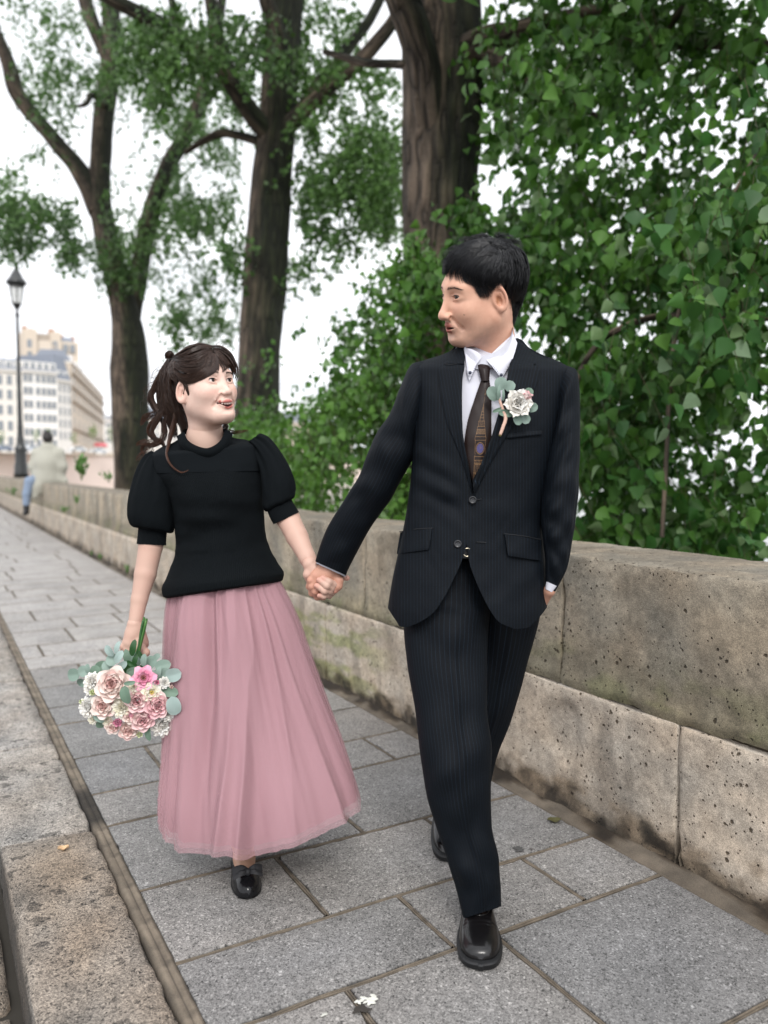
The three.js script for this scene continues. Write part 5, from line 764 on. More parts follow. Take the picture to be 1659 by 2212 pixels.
  const mk = (rows, seed, amp, extra, off) => { const g3 = loft(rows, 420, 110, 2, folds(seed, amp * 1.35, off)), p = g3.attributes.position, nu = 421; for (let j = 0; j <= 110; j++) for (let i = 0; i <= 420; i++) { const k = j * nu + i, v = j / 110, th = i / 420 * 6.283 - Math.PI / 2, x = Math.cos(th), fr = Math.max(0, Math.sin(th)); p.setY(k, p.getY(k) - Math.pow(v, 3) * (extra + 0.135 * Math.pow(fr, 1.35) * (1 - 0.12 * x) + 0.007 * vn(i * 0.09, seed, 2) + 0.003 * vn(i * 0.3, seed, 5))); } g3.computeVertexNormals(); return g3; };
  const sk = part('skirt', mk(S, 3, 1, -0.014, 0), skirtMat, woman);
  part('tulle_layer', mk(S, 3, 1, 0.0, 0.006), tulle, sk); part('tulle_layer', mk(S, 3, 1.04, 0.014, 0.0125), tulle, sk);
}
{ // black patent pump with a bow
  const T = ground(538, 1944), dir = CAMP.clone().sub(T).setY(0).normalize().addScaledVector(RIGHT, 0.1).normalize(), side = V(dir.z, 0, -dir.x), F = (f, s, y) => T.clone().addScaledVector(dir, f).addScaledVector(side, s).setY(y);
  const patent = phys({ name: 'patent', color: lin(0.006, 0.006, 0.007), roughness: 0.14, specularIntensity: 0.6 });
  const prof = [[0, 0.0005, 0.012, 0.03], [-.004, 0.014, 0.024, 0.03], [-.014, 0.026, 0.034, 0.036], [-.04, 0.036, 0.045, 0.044], [-.075, 0.04, 0.05, 0.05], [-.12, 0.036, 0.054, 0.05], [-.17, 0.031, 0.07, 0.06], [-.215, 0.03, 0.085, 0.08], [-.238, 0.016, 0.085, 0.08]];
  const shoe = grid(40, 60, (u, v) => { const f = -0.238 * Math.pow(1 - v, 1.5), q = spline([...prof].reverse().map(([f, w, h]) => [f, w, h]), f), a = lerp(-0.15, Math.PI + 0.15, u), open = sstep(-0.055, -0.08, f); const hh = Math.sin(a), lim = lerp(1, 0.86, open); let y = Math.max(0.004, q[1] * Math.min(hh, lim)); const gap = open * sstep(0.8, 1, hh); return F(f + gap * 0.0, Math.cos(a) * q[0] * (1 - 0.0 * gap), gap > 0.3 ? Math.max(0.012, y - 0.045 * gap) : y); });
  const s = part('shoe', thicken(shoe, 0.002), patent, woman);
  part('sole', grid(30, 8, (u, v) => { const t = lerp(-0.236, 0.002, u), q = spline([...prof].reverse().map(([f, w]) => [f, w]), Math.min(0, t)); return F(t, lerp(-1, 1, v) * (q[0] + 0.002), 0.005); }), mat({ color: lin(0.02, 0.02, 0.02), roughness: 0.7 }), s);
  const bl = []; for (const k of [-1, 1]) for (const [dy, sc] of [[0, 1], [0.008, 0.8]]) bl.push(grid(12, 8, (u, v) => { const t = u, w = lerp(0.005, 0.017 * sc, Math.sin(t * 1.9)) , y = lerp(-1, 1, v) * w; return F(-0.05 - y * 0.62 + 0.006 * Math.sin(Math.PI * t), k * t * 0.04 * sc + 0.002, 0.05 + dy * 0.5 + y * 0.7 + 0.01 * Math.sin(Math.PI * t) * (1 - v * v * 0.3) + 0.003 * Math.sin(v * 9)); }));
  bl.push(new THREE.SphereGeometry(0.009, 14, 10).scale(1, 1.1, 0.9).translate(...arr(F(-0.046, 0.002, 0.054))));
  part('bow', thicken(merge(bl), 0.0025), phys({ color: lin(0.012, 0.012, 0.014), roughness: 0.7, sheen: 0.3, sheenColor: lin(0.1, 0.1, 0.12) }), s);
}

// ---------------------------------------------------------------- the man
const FACE_M = { wide: 0.95, jaw: 0.98, neck: 0.049, nose: 0.004, root: 0.001, drop: 0.003, mouth: 0.028, lip: 0.006, smile: 0.25, open: 0.0026, slit: 0.004, slant: 0.02, lash: 1.25, neckBack: -0.015 };
const HM = headFrame(1036.7, 632.8, 2.03, -1.227, 0.197, -0.226, 1.035);
const man = thing('person', 'man in dark pinstripe suit and brown tie, turning his head to the woman', 'person', V(1.16, 0, -1.66));
const baseM = [0.73, 0.415, 0.295];
function tintM(p) {
  const x = Math.abs(p.x), ys = p.y - 0.00175 * (x / 0.026) ** 2, w = 0.028;
  const lip = sstep(0.0032, 0.0006, Math.min(sdCap(x, ys, p.z, [0.003, -0.0652, 0.0945], [w, -0.0703, 0.0795], 0.006, 0.002), sdCap(x, ys, p.z, [0, -0.0815, 0.0925], [w - 0.002, -0.0727, 0.08], 0.0066, 0.002))) * sstep(0.0245, 0.0205, x) * sstep(0.066, 0.075, p.z);
  const red = 0.3 * Math.exp(-((x / 0.02) ** 2 + ((p.y + 0.04) / 0.014) ** 2)) * sstep(0.08, 0.1, p.z) + 0.2 * Math.exp(-(((x - 0.044) / 0.02) ** 2 + ((p.y + 0.03) / 0.02) ** 2)) + 0.25 * sstep(0.07, 0.078, x);
  let c = baseM.map((v, i) => lerp(v, [0.5, 0.2, 0.14][i], clamp(red)) * (1 + [0.06, 0.12, 0.13][i] * fbm(p.x * 60, p.y * 60, p.z * 60, 3) + [0.04, 0.08, 0.09][i] * fbm(p.x * 180, p.y * 180, p.z * 180, 2)));
  const mole = [[0.055, -0.04, 0.0014], [0.03, -0.026, 0.0012]].some(([a, b, r]) => p.x > 0 && Math.hypot(p.x - a, p.y - b) < r); if (mole) c = c.map((v) => v * 0.5);
  const beard = (sstep(-0.05, -0.075, p.y + 0.25 * (x - 0.03)) * sstep(-0.01, 0.02, p.z) * sstep(-0.135, -0.12, p.y) * 0.55 + sstep(0.013, 0.006, Math.abs(p.y + 0.058)) * sstep(0.022, 0.012, x) * 0.35) * (0.7 + 0.5 * fbm(p.x * 120, p.y * 120, p.z * 120, 2)); c = c.map((v, i) => lerp(v, [0.4, 0.26, 0.2][i], clamp(beard) * (1 - lip)));
  c = c.map((v, i) => lerp(v, [0.36, 0.115, 0.09][i], lip));
  const mouth = sstep(0.0895, 0.085, p.z + 15 * x * x) * sstep(0.021, 0.016, x) * sstep(0.005, 0.0035, Math.abs(ys + 0.0733)); c = c.map((v, i) => lerp(v, [0.03, 0.008, 0.008][i], mouth));
  const by = p.y - 0.024 + 0.004 * ((x - 0.03) / 0.02) ** 2, brow = sstep(0.0055, 0.002, Math.abs(by)) * sstep(0.01, 0.016, x) * sstep(0.053, 0.042, x) * sstep(0.04, 0.06, p.z); c = c.map((v, i) => lerp(v, [0.035, 0.022, 0.018][i], brow * 0.35));
  const concha = p.x > 0.062 || p.x < -0.062 ? 0.4 * Math.exp(-(((p.y + 0.015) / 0.014) ** 2 + ((p.z + 0.008) / 0.009) ** 2)) : 0; c = c.map((v, i) => v * (1 - concha * (1 + 0.3 * i)));  // shadow of the ear hollow put into the skin colour
  const fold = Math.exp(-(((x - 0.052) / 0.008) ** 2 + ((p.y + 0.006) / 0.004) ** 2)) * 0.25; c = c.map((v) => v * (1 - fold));
  return c;
}
{
  const k = (x, y, d) => at(x, y, d), B = [0.5, 0.265, 0.185];
  const palm = [...seg([HX(640, 960), HX(610, 1060, .004), HX(560, 1130, .006)], [0.0215, 0.0225, 0.021]), ...seg([HX(540, 1000, 0), HX(440, 1120, .002), HX(420, 1180, .002)], [0.0175, 0.0175, 0.0145]), ...seg([HX(700, 1060, 0), HX(690, 1160, .002)], [0.0175, 0.016]), ...seg([HX(560, 1120, .004), HX(500, 1250, .002)], [0.021, 0.0165])];
  const fing = [...seg([HX(405, 1110, .006), HX(345, 1185, .008), HX(325, 1275, -.006), HX(350, 1320, -.03)], [0.0112, 0.0104, 0.0096, 0.0085], 0.004), ...seg([HX(430, 1180, .008), HX(365, 1275, .008), HX(365, 1370, -.008), HX(420, 1400, -.034)], [0.0115, 0.0108, 0.01, 0.009], 0.004), ...seg([HX(475, 1230, .008), HX(415, 1345, .006), HX(440, 1425, -.012), HX(500, 1430, -.034)], [0.0118, 0.0108, 0.01, 0.009], 0.004), ...seg([HX(530, 1250, .004), HX(490, 1370, -.002), HX(530, 1430, -.02)], [0.0115, 0.0108, 0.0095], 0.004), ...seg([HX(700, 1110, .002), HX(752, 1190, .008), HX(745, 1270, .01), HX(705, 1335, .008)], [0.0145, 0.0128, 0.0115, 0.0085], 0.006)];
  const arm = seg([k(770, 1080, 2.16), k(738, 1160, 2.185), k(715, 1226, 2.2)], [0.028, 0.026, 0.024]);
  const kn = [HX(405, 1110, .016), HX(430, 1180, .018), HX(345, 1185, .018), HX(365, 1275, .018), HX(415, 1345, .016), HX(752, 1200, .02)];
  const left = seg([k(1200, 1225, 2.015), k(1187, 1276, 2.018), k(1165, 1305, 2.06)], [0.012, 0.0125, 0.018]);
  part('body', merge([
    headMesh(HM, FACE_M, tintM), paint(flesh(palm.concat(fing), 0.0026, 0.009), handSkin(B, [HX(705, 1340, .012)], kn)), paint(flesh(arm, 0.006, 0.01), () => B), paint(flesh(left, 0.006, 0.01), () => B),
    paint(flesh([...seg([k(1055, 740, 2.1), k(1060, 900, 2.12), k(1060, 1130, 2.1), k(1055, 1200, 2.1)], [0.04, 0.07, 0.06, 0.05]), ...seg([k(1000, 1340, 2.06), k(1000, 1640, 1.97), k(1040, 1950, 1.98)], [0.045, 0.035, 0.025]), ...seg([k(1090, 1280, 2.13), k(1040, 1600, 2.24), k(980, 1790, 2.35)], [0.03, 0.025, 0.02])], 0.012, 0.03), () => baseM),
  ]), skinMat, man);
}
brows(HM, man, headField(FACE_M), mat({ color: lin(0.06, 0.04, 0.032), roughness: 0.7 }), 70, 0.0003, 0.001);
eyes(HM, FACE_M, man, [0.1, 0.02, 1]);
{ // short black hair with a long fringe falling to the brow
  const C = [0, 0.038, -0.016], R = [0.083, 0.094, 0.106], bag = hairBag(), Z = (x, y) => [918 + 0.1497 * x, 496.8 + 0.1497 * y], g = (pts, lift = 0) => pts.map(([x, y]) => onHead(HM, ...Z(x, y), C, R, lift));
  const fieldM = headField(FACE_M), push = (p) => { const l = HM.l(p), d = fieldM(l.x, l.y, l.z); if (d < 0.003) { const o = l.clone().sub(V(0, 0, -0.012)).normalize(); p.copy(HM.w(...arr(l.addScaledVector(o, 0.003 - d)))); } };
  const capF = (x, y, z) => { const s = smax(sdEll(x, y, z, C, [0.0785, 0.09, 0.102]), -sdEll(x, y, z, [0, 0.02, -0.01], [0.06, 0.07, 0.08]), 0.004), hl = spline([[-0.12, -0.095], [-0.06, -0.085], [-0.035, -0.02], [-0.012, 0.022], [0.02, 0.016], [0.045, 0.04], [0.07, 0.066], [0.1, 0.085]], z)[0]; return smax(s, hl - y, 0.006); };
  const cap = nets(capF, [-0.1, -0.12, -0.135], [0.1, 0.145, 0.12], 0.004); cap.applyMatrix4(HM.m); paint(cap, () => [0.7, 0.7, 0.7]);
  const hc = HM.w(0, 0.02, -0.016), on = (pts, n, w, o = {}) => lock(bag, g(pts, o.lift ?? 0), n, w, o.r ?? 0.0007, { center: hc, flat: 0.3, push, w0: 0.8, ...o });
  for (const [pts, n, w, o2] of [
    [[[900, 165], [700, 180], [500, 260], [360, 360], [285, 480], [262, 640]], 140, 0.013], [[[910, 170], [660, 200], [430, 300], [310, 430], [285, 560], [275, 660]], 140, 0.013], [[[915, 175], [655, 220], [445, 340], [345, 470], [310, 560], [300, 640]], 140, 0.013], [[[925, 185], [680, 260], [500, 390], [420, 500], [390, 590], [380, 660]], 110, 0.012], [[[920, 180], [650, 240], [460, 370], [355, 500], [320, 600], [305, 680]], 110, 0.011], [[[940, 200], [680, 300], [500, 430], [410, 560], [365, 640], [400, 715]], 70, 0.008], [[[950, 210], [720, 310], [560, 440], [470, 560], [450, 660], [490, 745]], 60, 0.007], [[[960, 220], [750, 330], [600, 450], [520, 580], [520, 690], [570, 780]], 70, 0.008],
    [[[970, 230], [790, 350], [640, 480], [570, 600], [600, 720], [690, 775]], 90, 0.008], [[[980, 230], [830, 370], [690, 500], [640, 630], [680, 750], [740, 800]], 90, 0.009], [[[1000, 240], [870, 400], [760, 560], [720, 700], [770, 840], [840, 970]], 110, 0.01], [[[1020, 240], [920, 420], [820, 600], [790, 760], [830, 890], [880, 990]], 110, 0.01], [[[1040, 240], [950, 430], [870, 620], [860, 780], [890, 890], [935, 975]], 120, 0.01],
    [[[1060, 240], [1000, 440], [930, 640], [920, 800], [960, 920]], 110, 0.01], [[[1080, 240], [1050, 450], [990, 650], [970, 790], [990, 890]], 110, 0.01], [[[1100, 240], [1090, 450], [1050, 640], [1020, 760], [1030, 850]], 100, 0.011], [[[1120, 235], [1140, 430], [1120, 600], [1080, 730], [1060, 820]], 100, 0.012], [[[1140, 225], [1200, 400], [1210, 570], [1170, 700], [1170, 790]], 100, 0.012],
    [[[1150, 220], [1250, 380], [1290, 560], [1260, 740], [1220, 850], [1230, 1000]], 110, 0.013], [[[1170, 215], [1310, 360], [1370, 560], [1340, 780], [1290, 960], [1250, 1120]], 120, 0.013], [[[1180, 205], [1370, 340], [1430, 540], [1410, 780], [1350, 1000], [1280, 1200]], 130, 0.013], [[[1200, 195], [1400, 320], [1480, 520], [1470, 760], [1400, 1010], [1310, 1250], [1275, 1370]], 130, 0.012], [[[1340, 700], [1300, 880], [1250, 1060], [1240, 1220], [1250, 1350]], 120, 0.011], [[[1420, 760], [1380, 950], [1320, 1130], [1280, 1300], [1265, 1370]], 110, 0.01], [[[1200, 800], [1230, 900], [1240, 1050], [1235, 1200]], 50, 0.006],
    [[[1000, 160], [850, 150], [650, 200], [480, 290]], 80, 0.012], [[[1050, 170], [1180, 190], [1330, 280], [1440, 430]], 80, 0.012], [[[1120, 210], [1000, 150], [870, 150]], 60, 0.012], [[[960, 190], [1050, 215], [1150, 210], [1230, 230]], 90, 0.012], [[[1000, 260], [1080, 215], [1140, 190], [1190, 180]], 80, 0.012], [[[1180, 260], [1100, 230], [1010, 200], [930, 200]], 80, 0.012], [[[1060, 230], [1100, 160], [1200, 170], [1300, 240]], 90, 0.014], [[[1250, 300], [1330, 480], [1330, 700], [1290, 900], [1250, 1050]], 150, 0.016, { flat: 0.9 }], [[[1330, 400], [1400, 600], [1390, 800], [1330, 1000], [1275, 1200]], 150, 0.016, { flat: 0.9 }], [[[1380, 700], [1350, 900], [1300, 1080], [1262, 1240], [1255, 1340]], 150, 0.014, { flat: 0.9 }], [[[850, 200], [760, 260], [640, 380], [560, 500]], 80, 0.012], [[[1080, 300], [900, 330], [760, 420], [680, 540]], 60, 0.012],
  ]) on(pts, n, w, { t1: 0.55, wob: 0.35, w1: 0.85, taper: 0.5, ...(o2 ?? {}), tone: 0.8 + 0.4 * ((n * 7 + pts.length * 3) % 5) / 5 });
  const R2 = mulberry(8), far = (pts) => pts.map(([x, y]) => at(...Z(x, y), 2.02)); // stray hairs on the crown
  for (const [pts, n] of [[[[1000, 230], [900, 120], [780, 110], [680, 170]], 24], [[[1050, 230], [1080, 120], [1180, 110], [1290, 170]], 14], [[[900, 240], [760, 130], [620, 160], [500, 250]], 14], [[[1120, 260], [1230, 160], [1340, 190], [1420, 290]], 12], [[[980, 240], [880, 100], [840, 60], [800, 40]], 8], [[[1010, 230], [1010, 120], [1040, 60], [1030, 20]], 9], [[[1060, 230], [1090, 130], [1110, 70], [1150, 90]], 7], [[[820, 260], [660, 150], [560, 140], [470, 200]], 10], [[[640, 330], [470, 260], [360, 310], [290, 420]], 12], [[[560, 420], [420, 380], [320, 440], [275, 560]], 12]]) lock(bag, far(pts), n * 2, 0.009, 0.0007, { wob: 0.5, seg: 12, w1: 1.6, flat: 0.9 });
  for (const [x, y, n] of [[870, 60, 9], [1050, 40, 10], [1100, 70, 6], [760, 110, 6], [640, 120, 7], [1220, 130, 7]]) for (let i = 0; i < n; i++) { const a = x + 90 * (R2() - 0.5); lock(bag, far([[a + 40 * (R2() - 0.3), 200], [a + 20 * (R2() - 0.5), 130], [x + 70 * (R2() - 0.6), y + 50 * R2()], [x - 60 + 100 * (R2() - 0.5), y - 40 * R2()]]), 1, 0.002, 0.00045, { seg: 8 }); }
  part('hair', merge([cap, hairGeo(bag)]), phys({ name: 'black_hair', color: lin(0.0075, 0.0078, 0.0095), roughness: 0.3, vertexColors: true, specularIntensity: 0.9 }), man);
}
// ---- suit cloth: near-black navy with fine lighter stripes 8 mm apart
const stripe = (() => { const W = 256, f = (u, v, x, y) => { const p = (u * 4) % 1, s = Math.exp(-(((p - 0.5) / 0.045) ** 2)) * ((y >> 1) % 3 ? 1 : 0.55); return s; }; const map = tex(W, 64, (u, v, x, y) => { const s = f(u, v, x, y), t = 0.82 + 0.22 * (h3(x >> 1, y, 3) - 0.5); return [lerp(0.115, 0.36, s) * t, lerp(0.135, 0.41, s) * t, lerp(0.16, 0.46, s) * t]; }, true); map.repeat.set(1 / 0.032, 1 / 0.05); const bump = tex(256, 256, (u, v, x, y) => 0.5 + 0.3 * Math.sin((x + y) * 0.78) + 0.2 * (h3(x, y, 7) - 0.5)); bump.repeat.set(12, 12); return { map, bump }; })();
const suitMat = phys({ name: 'pinstripe', color: lin(0.19, 0.27, 0.345), map: stripe.map, bumpMap: stripe.bump, bumpScale: 0.0003, roughness: 0.68, sheen: 0.3, sheenRoughness: 0.4, sheenColor: lin(0.012, 0.018, 0.026), specularIntensity: 0.3 });
const liningMat = mat({ name: 'black_thread', color: lin(0.005, 0.006, 0.008), roughness: 0.8 });
const whiteCotton = phys({ name: 'white_cotton', color: lin(0.6, 0.6, 0.66), roughness: 0.85, sheen: 0.2, sheenColor: lin(0.5, 0.5, 0.55), bumpMap: knit, bumpScale: 0.0004 });
const MR = [[0, 990, 742, 1116, 730, 2.1, .55], [.5, 956, 771, 1163, 764, 2.1, .52], [1, 912, 783, 1214, 786, 2.095, .5], [1.4, 892, 795, 1236, 803, 2.09, .5], [2, 888, 832, 1232, 846, 2.085, .54], [3, 893, 900, 1216, 905, 2.075, .6], [4, 894, 960, 1201, 965, 2.07, .64], [5, 891, 1020, 1188, 1025, 2.07, .66], [6, 884, 1080, 1178, 1085, 2.07, .66], [7, 874, 1140, 1174, 1145, 2.07, .66], [8, 861, 1200, 1178, 1205, 2.07, .66], [9, 848, 1265, 1182, 1265, 2.07, .67], [10, 840, 1325, 1182, 1330, 2.07, .68], [10.8, 842, 1370, 1180, 1370, 2.07, .68]];
const mrow = (y) => { let lo = 0, hi = 10.8; for (let i = 0; i < 30; i++) { const m = (lo + hi) / 2, r = spline(MR, m); (r[1] + r[3]) / 2 < y ? lo = m : hi = m; } return spline(MR, (lo + hi) / 2); };
const cloth = (x, y, a = 1) => a * (0.006 * fbm(x / 60, y / 90, 3, 3) + 0.0045 * Math.exp(-(((y - 1010 - 0.8 * (x - 900)) / 60) ** 2)) * Math.sin((y - 0.5 * x) / 9) * sstep(1010, 960, x) + 0.005 * Math.exp(-(((y - 1085 - 0.25 * Math.abs(x - 1020)) / 26) ** 2)) * Math.sin((x - 1021) / 34) + 0.0045 * Math.exp(-(((x - 1160) / 40) ** 2 + ((y - 1230) / 70) ** 2)) * Math.sin((y + 0.7 * x) / 14));
function onChest(x, y, lift = 0) { const r = mrow(y), c = (r[0] + r[2]) / 2, h = (r[2] - r[0]) / 2, q = clamp((x - c) / h, -1, 1), e = 2.25, b = Math.pow(Math.max(0, 1 - Math.pow(Math.abs(q), e)), 1 / e) * h / FOCAL * r[4] * r[5]; return at(x, y, r[4] - b - lift - cloth(x, y)); }
// sharp-sided folds: [v, angle, dv, dangle, height in metres, width] on a loft
function creases(list) { return (v, th) => { let d = 0; for (const [v0, a0, dv, da, h, w] of list) { const px = (v - v0) * 3.2, py = th - a0, bx = dv * 3.2, by = da, t = clamp((px * bx + py * by) / (bx * bx + by * by)), q = Math.hypot(px - bx * t, py - by * t) / w, e = Math.sin(Math.PI * clamp(t * 0.9 + 0.05)); d += h * e * (Math.exp(-q * q) - 0.45 * Math.exp(-((q - 1.7) ** 2) * 1.5)); } return d; }; }
{ // the jacket: a shell round the torso, open in front along the lapel and cut away below the buttons
  const edgeL = [[740, 1006], [790, 1003], [835, 997], [924, 999], [1000, 1011], [1050, 1019], [1080, 1026], [1130, 1018], [1175, 1008], [1210, 998], [1250, 980], [1290, 960], [1320, 940], [1345, 905], [1354, 880]];
  const edgeR = [[728, 1114], [790, 1101], [835, 1092], [924, 1068], [1000, 1040], [1050, 1016], [1080, 1011], [1130, 1006], [1175, 1009], [1210, 1013], [1250, 1026], [1290, 1044], [1320, 1060], [1345, 1080], [1358, 1110]];
  const eL = (y) => spline(edgeL, y)[0], eR = (y) => spline(edgeR, y)[0], bottomL = 1352, bottomR = 1356;
  const topL = [[880, 797], [892, 792], [912, 783], [956, 769], [990, 752], [1006, 741]], topR = [[1105, 728], [1116, 735], [1163, 762], [1214, 784], [1236, 797], [1250, 806]];
  const panel = (T, xs, xe, sil, ed, ysh, yb, lift) => grid(90, 170, (u, v) => { const xt = lerp(xs, xe, u), y0 = spline(T, xt)[0], y = lerp(y0, yb(u), v), x = y > ysh ? lerp(sil(y), ed(y), u) : lerp(xt, lerp(sil(ysh), ed(ysh), u), clamp((y - y0) / Math.max(1, ysh - y0))); return onChest(x, y, lift); }, false, (u, v, p) => { const [x] = project(p); return [x / FOCAL * 2.05, p.y]; });
  const panelL = panel(topL, 888, 1006, (y) => mrow(y)[0] + 0.5, eL, 812, (u) => 1314 + 40 * (1 - Math.pow(1 - u, 4)), 0), panelR = panel(topR, 1240, 1112, (y) => mrow(y)[2] - 0.5, eR, 822, (u) => 1312 + 46 * (1 - Math.pow(1 - u, 4)), 0.003);
  const back = grid(60, 80, (u, v) => { const y = lerp(0.1, 9.6, v), r = spline(MR, y), th = Math.PI + u * Math.PI; return ringPoint(r, th, 2.25, 0); }, false, (u, v, p) => { const [x] = project(p); return [x / FOCAL * 2.05, p.y]; });
  const jk = part('jacket', merge([thicken(panelL, 0.004), thicken(panelR, 0.004), thicken(back, 0.004)]), suitMat, man);
  // lapels and collar, doubled over the fronts
  const patch = (A, Bq, n, m, lift, roll, tilt = 0) => grid(n, m, (u, v) => { const a = spline(A, v), b = spline(Bq, v), x = lerp(a[0], b[0], u), y = lerp(a[1], b[1], u), rim = Math.min(1, Math.min(u, 1 - u) * 8, Math.min(v, 1 - v) * 40); return onChest(x, y, lift + roll * Math.pow(1 - u, 2) - 0.0022 * (1 - rim)); }, false, (u, v, p) => { const [x] = project(p), t = tilt, X = x / FOCAL * 2.05; return [X * Math.cos(t) + p.y * Math.sin(t), p.y]; });
  const lapL = patch([[0, 1004, 786], [.2, 998, 830], [.5, 999, 924], [.8, 1012, 1004], [1, 1021, 1064]], [[0, 960, 786], [.1, 946, 805], [.5, 961, 900], [.8, 996, 990], [1, 1020, 1066]], 18, 70, 0.009, 0.008, 0.16), lapR = patch([[0, 1101, 786], [.2, 1092, 832], [.5, 1069, 924], [.8, 1040, 1000], [1, 1019, 1058]], [[0, 1150, 789], [.1, 1163, 806], [.5, 1106, 915], [.8, 1056, 1000], [1, 1023, 1064]], 18, 70, 0.012, 0.008, -0.22);
  const colL = patch([[0, 1006, 742], [.5, 1004, 765], [1, 1003, 786]], [[0, 992, 748], [.5, 974, 768], [1, 956, 785]], 14, 16, 0.0105, 0.012, 0.3), colR = patch([[0, 1114, 730], [.5, 1109, 758], [1, 1102, 787]], [[0, 1128, 737], [.5, 1146, 762], [1, 1158, 788]], 14, 16, 0.0135, 0.012, -0.3);
  const lp = part('lapel', thicken(lapL, 0.005), suitMat, jk); part('lapel', thicken(lapR, 0.005), suitMat, jk); part('collar', thicken(merge([colL, colR]), 0.003), suitMat, jk);
  part('collar_back', thicken(grid(40, 8, (u, v) => { const a = Math.PI * u; return at(lerp(1060, 1060, v) - (54 + 6 * v) * Math.cos(a), 742 - 6 * Math.cos(a) * -1 - 16 * Math.sin(a) + 14 * v, 2.08 + (0.07 + 0.01 * v) * Math.sin(a)); }), 0.003), suitMat, jk);
  const flap = (pts, lift) => { const [a, b, c, d] = pts; return thicken(grid(24, 12, (u, v) => { const x = lerp(lerp(a[0], b[0], u), lerp(d[0], c[0], u), v), y = lerp(lerp(a[1], b[1], u), lerp(d[1], c[1], u), v); const rim = Math.min(1, Math.min(u, 1 - u) * 10, (1 - v) * 8); return onChest(x, y, lift + 0.004 * v - 0.002 * (1 - rim)); }, false, (u, v, p) => { const [x] = project(p); return [x / FOCAL * 2.05, p.y]; }), 0.003); };
  part('pocket_flap', flap([[865, 1150], [934, 1142], [926, 1187], [857, 1197]], 0.005), suitMat, jk); part('pocket_flap', flap([[1090, 1154], [1168, 1167], [1165, 1211], [1097, 1200]], 0.008), suitMat, jk);
  part('breast_pocket', flap([[1093, 938], [1170, 930], [1170, 938], [1094, 946]], 0.0035), suitMat, jk);
  const rope = (pts, r, lift) => tube(pts.map(([x, y]) => onChest(x, y, lift)), [r, r], pts.length * 5, 6);
  part('seam', merge([rope([[1093, 946], [1130, 942], [1170, 938]], 0.0009, 0.006), rope([[863, 1149], [900, 1143], [935, 1141]], 0.0012, 0.006), rope([[1089, 1153], [1130, 1158], [1169, 1166]], 0.0012, 0.009), rope([[1030, 1171], [1050, 1172]], 0.0014, 0.005), rope([[1030, 1080], [1040, 1078]], 0.0012, 0.005), rope([[1134, 806], [1147, 816]], 0.0013, 0.015), rope([[960, 786], [975, 788], [1003, 782]], 0.0009, 0.0125), rope([[1152, 789], [1130, 787], [1102, 786]], 0.0009, 0.0155)]), liningMat, jk, 'stuff');
  for (const [x, y, l] of [[1021, 1080, 0.009], [989, 1175, 0.006]]) { const c = onChest(x, y, l), n = CAMP.clone().sub(c).normalize(), q = new THREE.Quaternion().setFromUnitVectors(V(0, 1, 0), n), m = new THREE.Matrix4().compose(c, q, V(1, 1, 1)); const pr = [[0, .0018], [.0055, .0018], [.0065, .003], [.0085, .0032], [.0095, .002], [.0098, 0], [.008, -.002], [0, -.002]].map(([r, h]) => new THREE.Vector2(r, h)); const bt = part('button', new THREE.LatheGeometry(pr, 28).applyMatrix4(m), phys({ color: lin(0.006, 0.007, 0.009), roughness: 0.4, clearcoat: 0.2 }), jk); const h = []; for (const [a, b] of [[1, 1], [1, -1], [-1, 1], [-1, -1]]) h.push(new THREE.CylinderGeometry(0.0009, 0.0009, 0.001, 8).translate(a * 0.002, 0.0021, b * 0.002).applyMatrix4(m)); part('hole', merge(h), mat({ color: lin(0.12, 0.12, 0.13) }), bt); }
  // sleeves with folds at the elbow
  const crease = (v, th, k) => k * (0.007 * Math.exp(-(((v - 0.5) / 0.16) ** 2)) * Math.sin(v * 46 + 2.2 * Math.cos(th) + Math.sin(th)) + 0.0045 * Math.exp(-(((v - 0.12) / 0.12) ** 2)) * Math.sin(v * 40 - 2 * Math.cos(th)) + 0.0045 * fbm(Math.cos(th) * 1.5 + k, v * 5, Math.sin(th) * 1.5, 3));
  const cL = creases([[.06, 1.9, .08, -.9, .006, .15], [.1, 2.4, .1, -1.2, .006, .15], [.2, 1.2, .06, 1.0, .005, .14], [.36, .7, .05, 1.4, .008, .16], [.42, 2.5, .05, -1.5, .008, .15], [.47, .7, .06, 1.5, .009, .16], [.53, 2.4, .05, -1.4, .008, .15], [.58, .8, .06, 1.3, .007, .15], [.7, 2.2, .05, -1.1, .005, .14], [.85, 1.0, .05, 1.0, .004, .14]]), cR = creases([[.08, 1.6, .1, .9, .006, .15], [.16, 2.2, .08, -1.1, .006, .15], [.3, 1.0, .08, 1.2, .007, .15], [.4, 2.5, .06, -1.6, .009, .15], [.46, .8, .05, 1.6, .01, .16], [.53, 2.5, .05, -1.6, .01, .15], [.6, .8, .06, 1.5, .01, .16], [.68, 2.4, .05, -1.4, .009, .15], [.76, .9, .05, 1.3, .008, .15], [.84, 2.2, .05, -1.2, .007, .15]]);
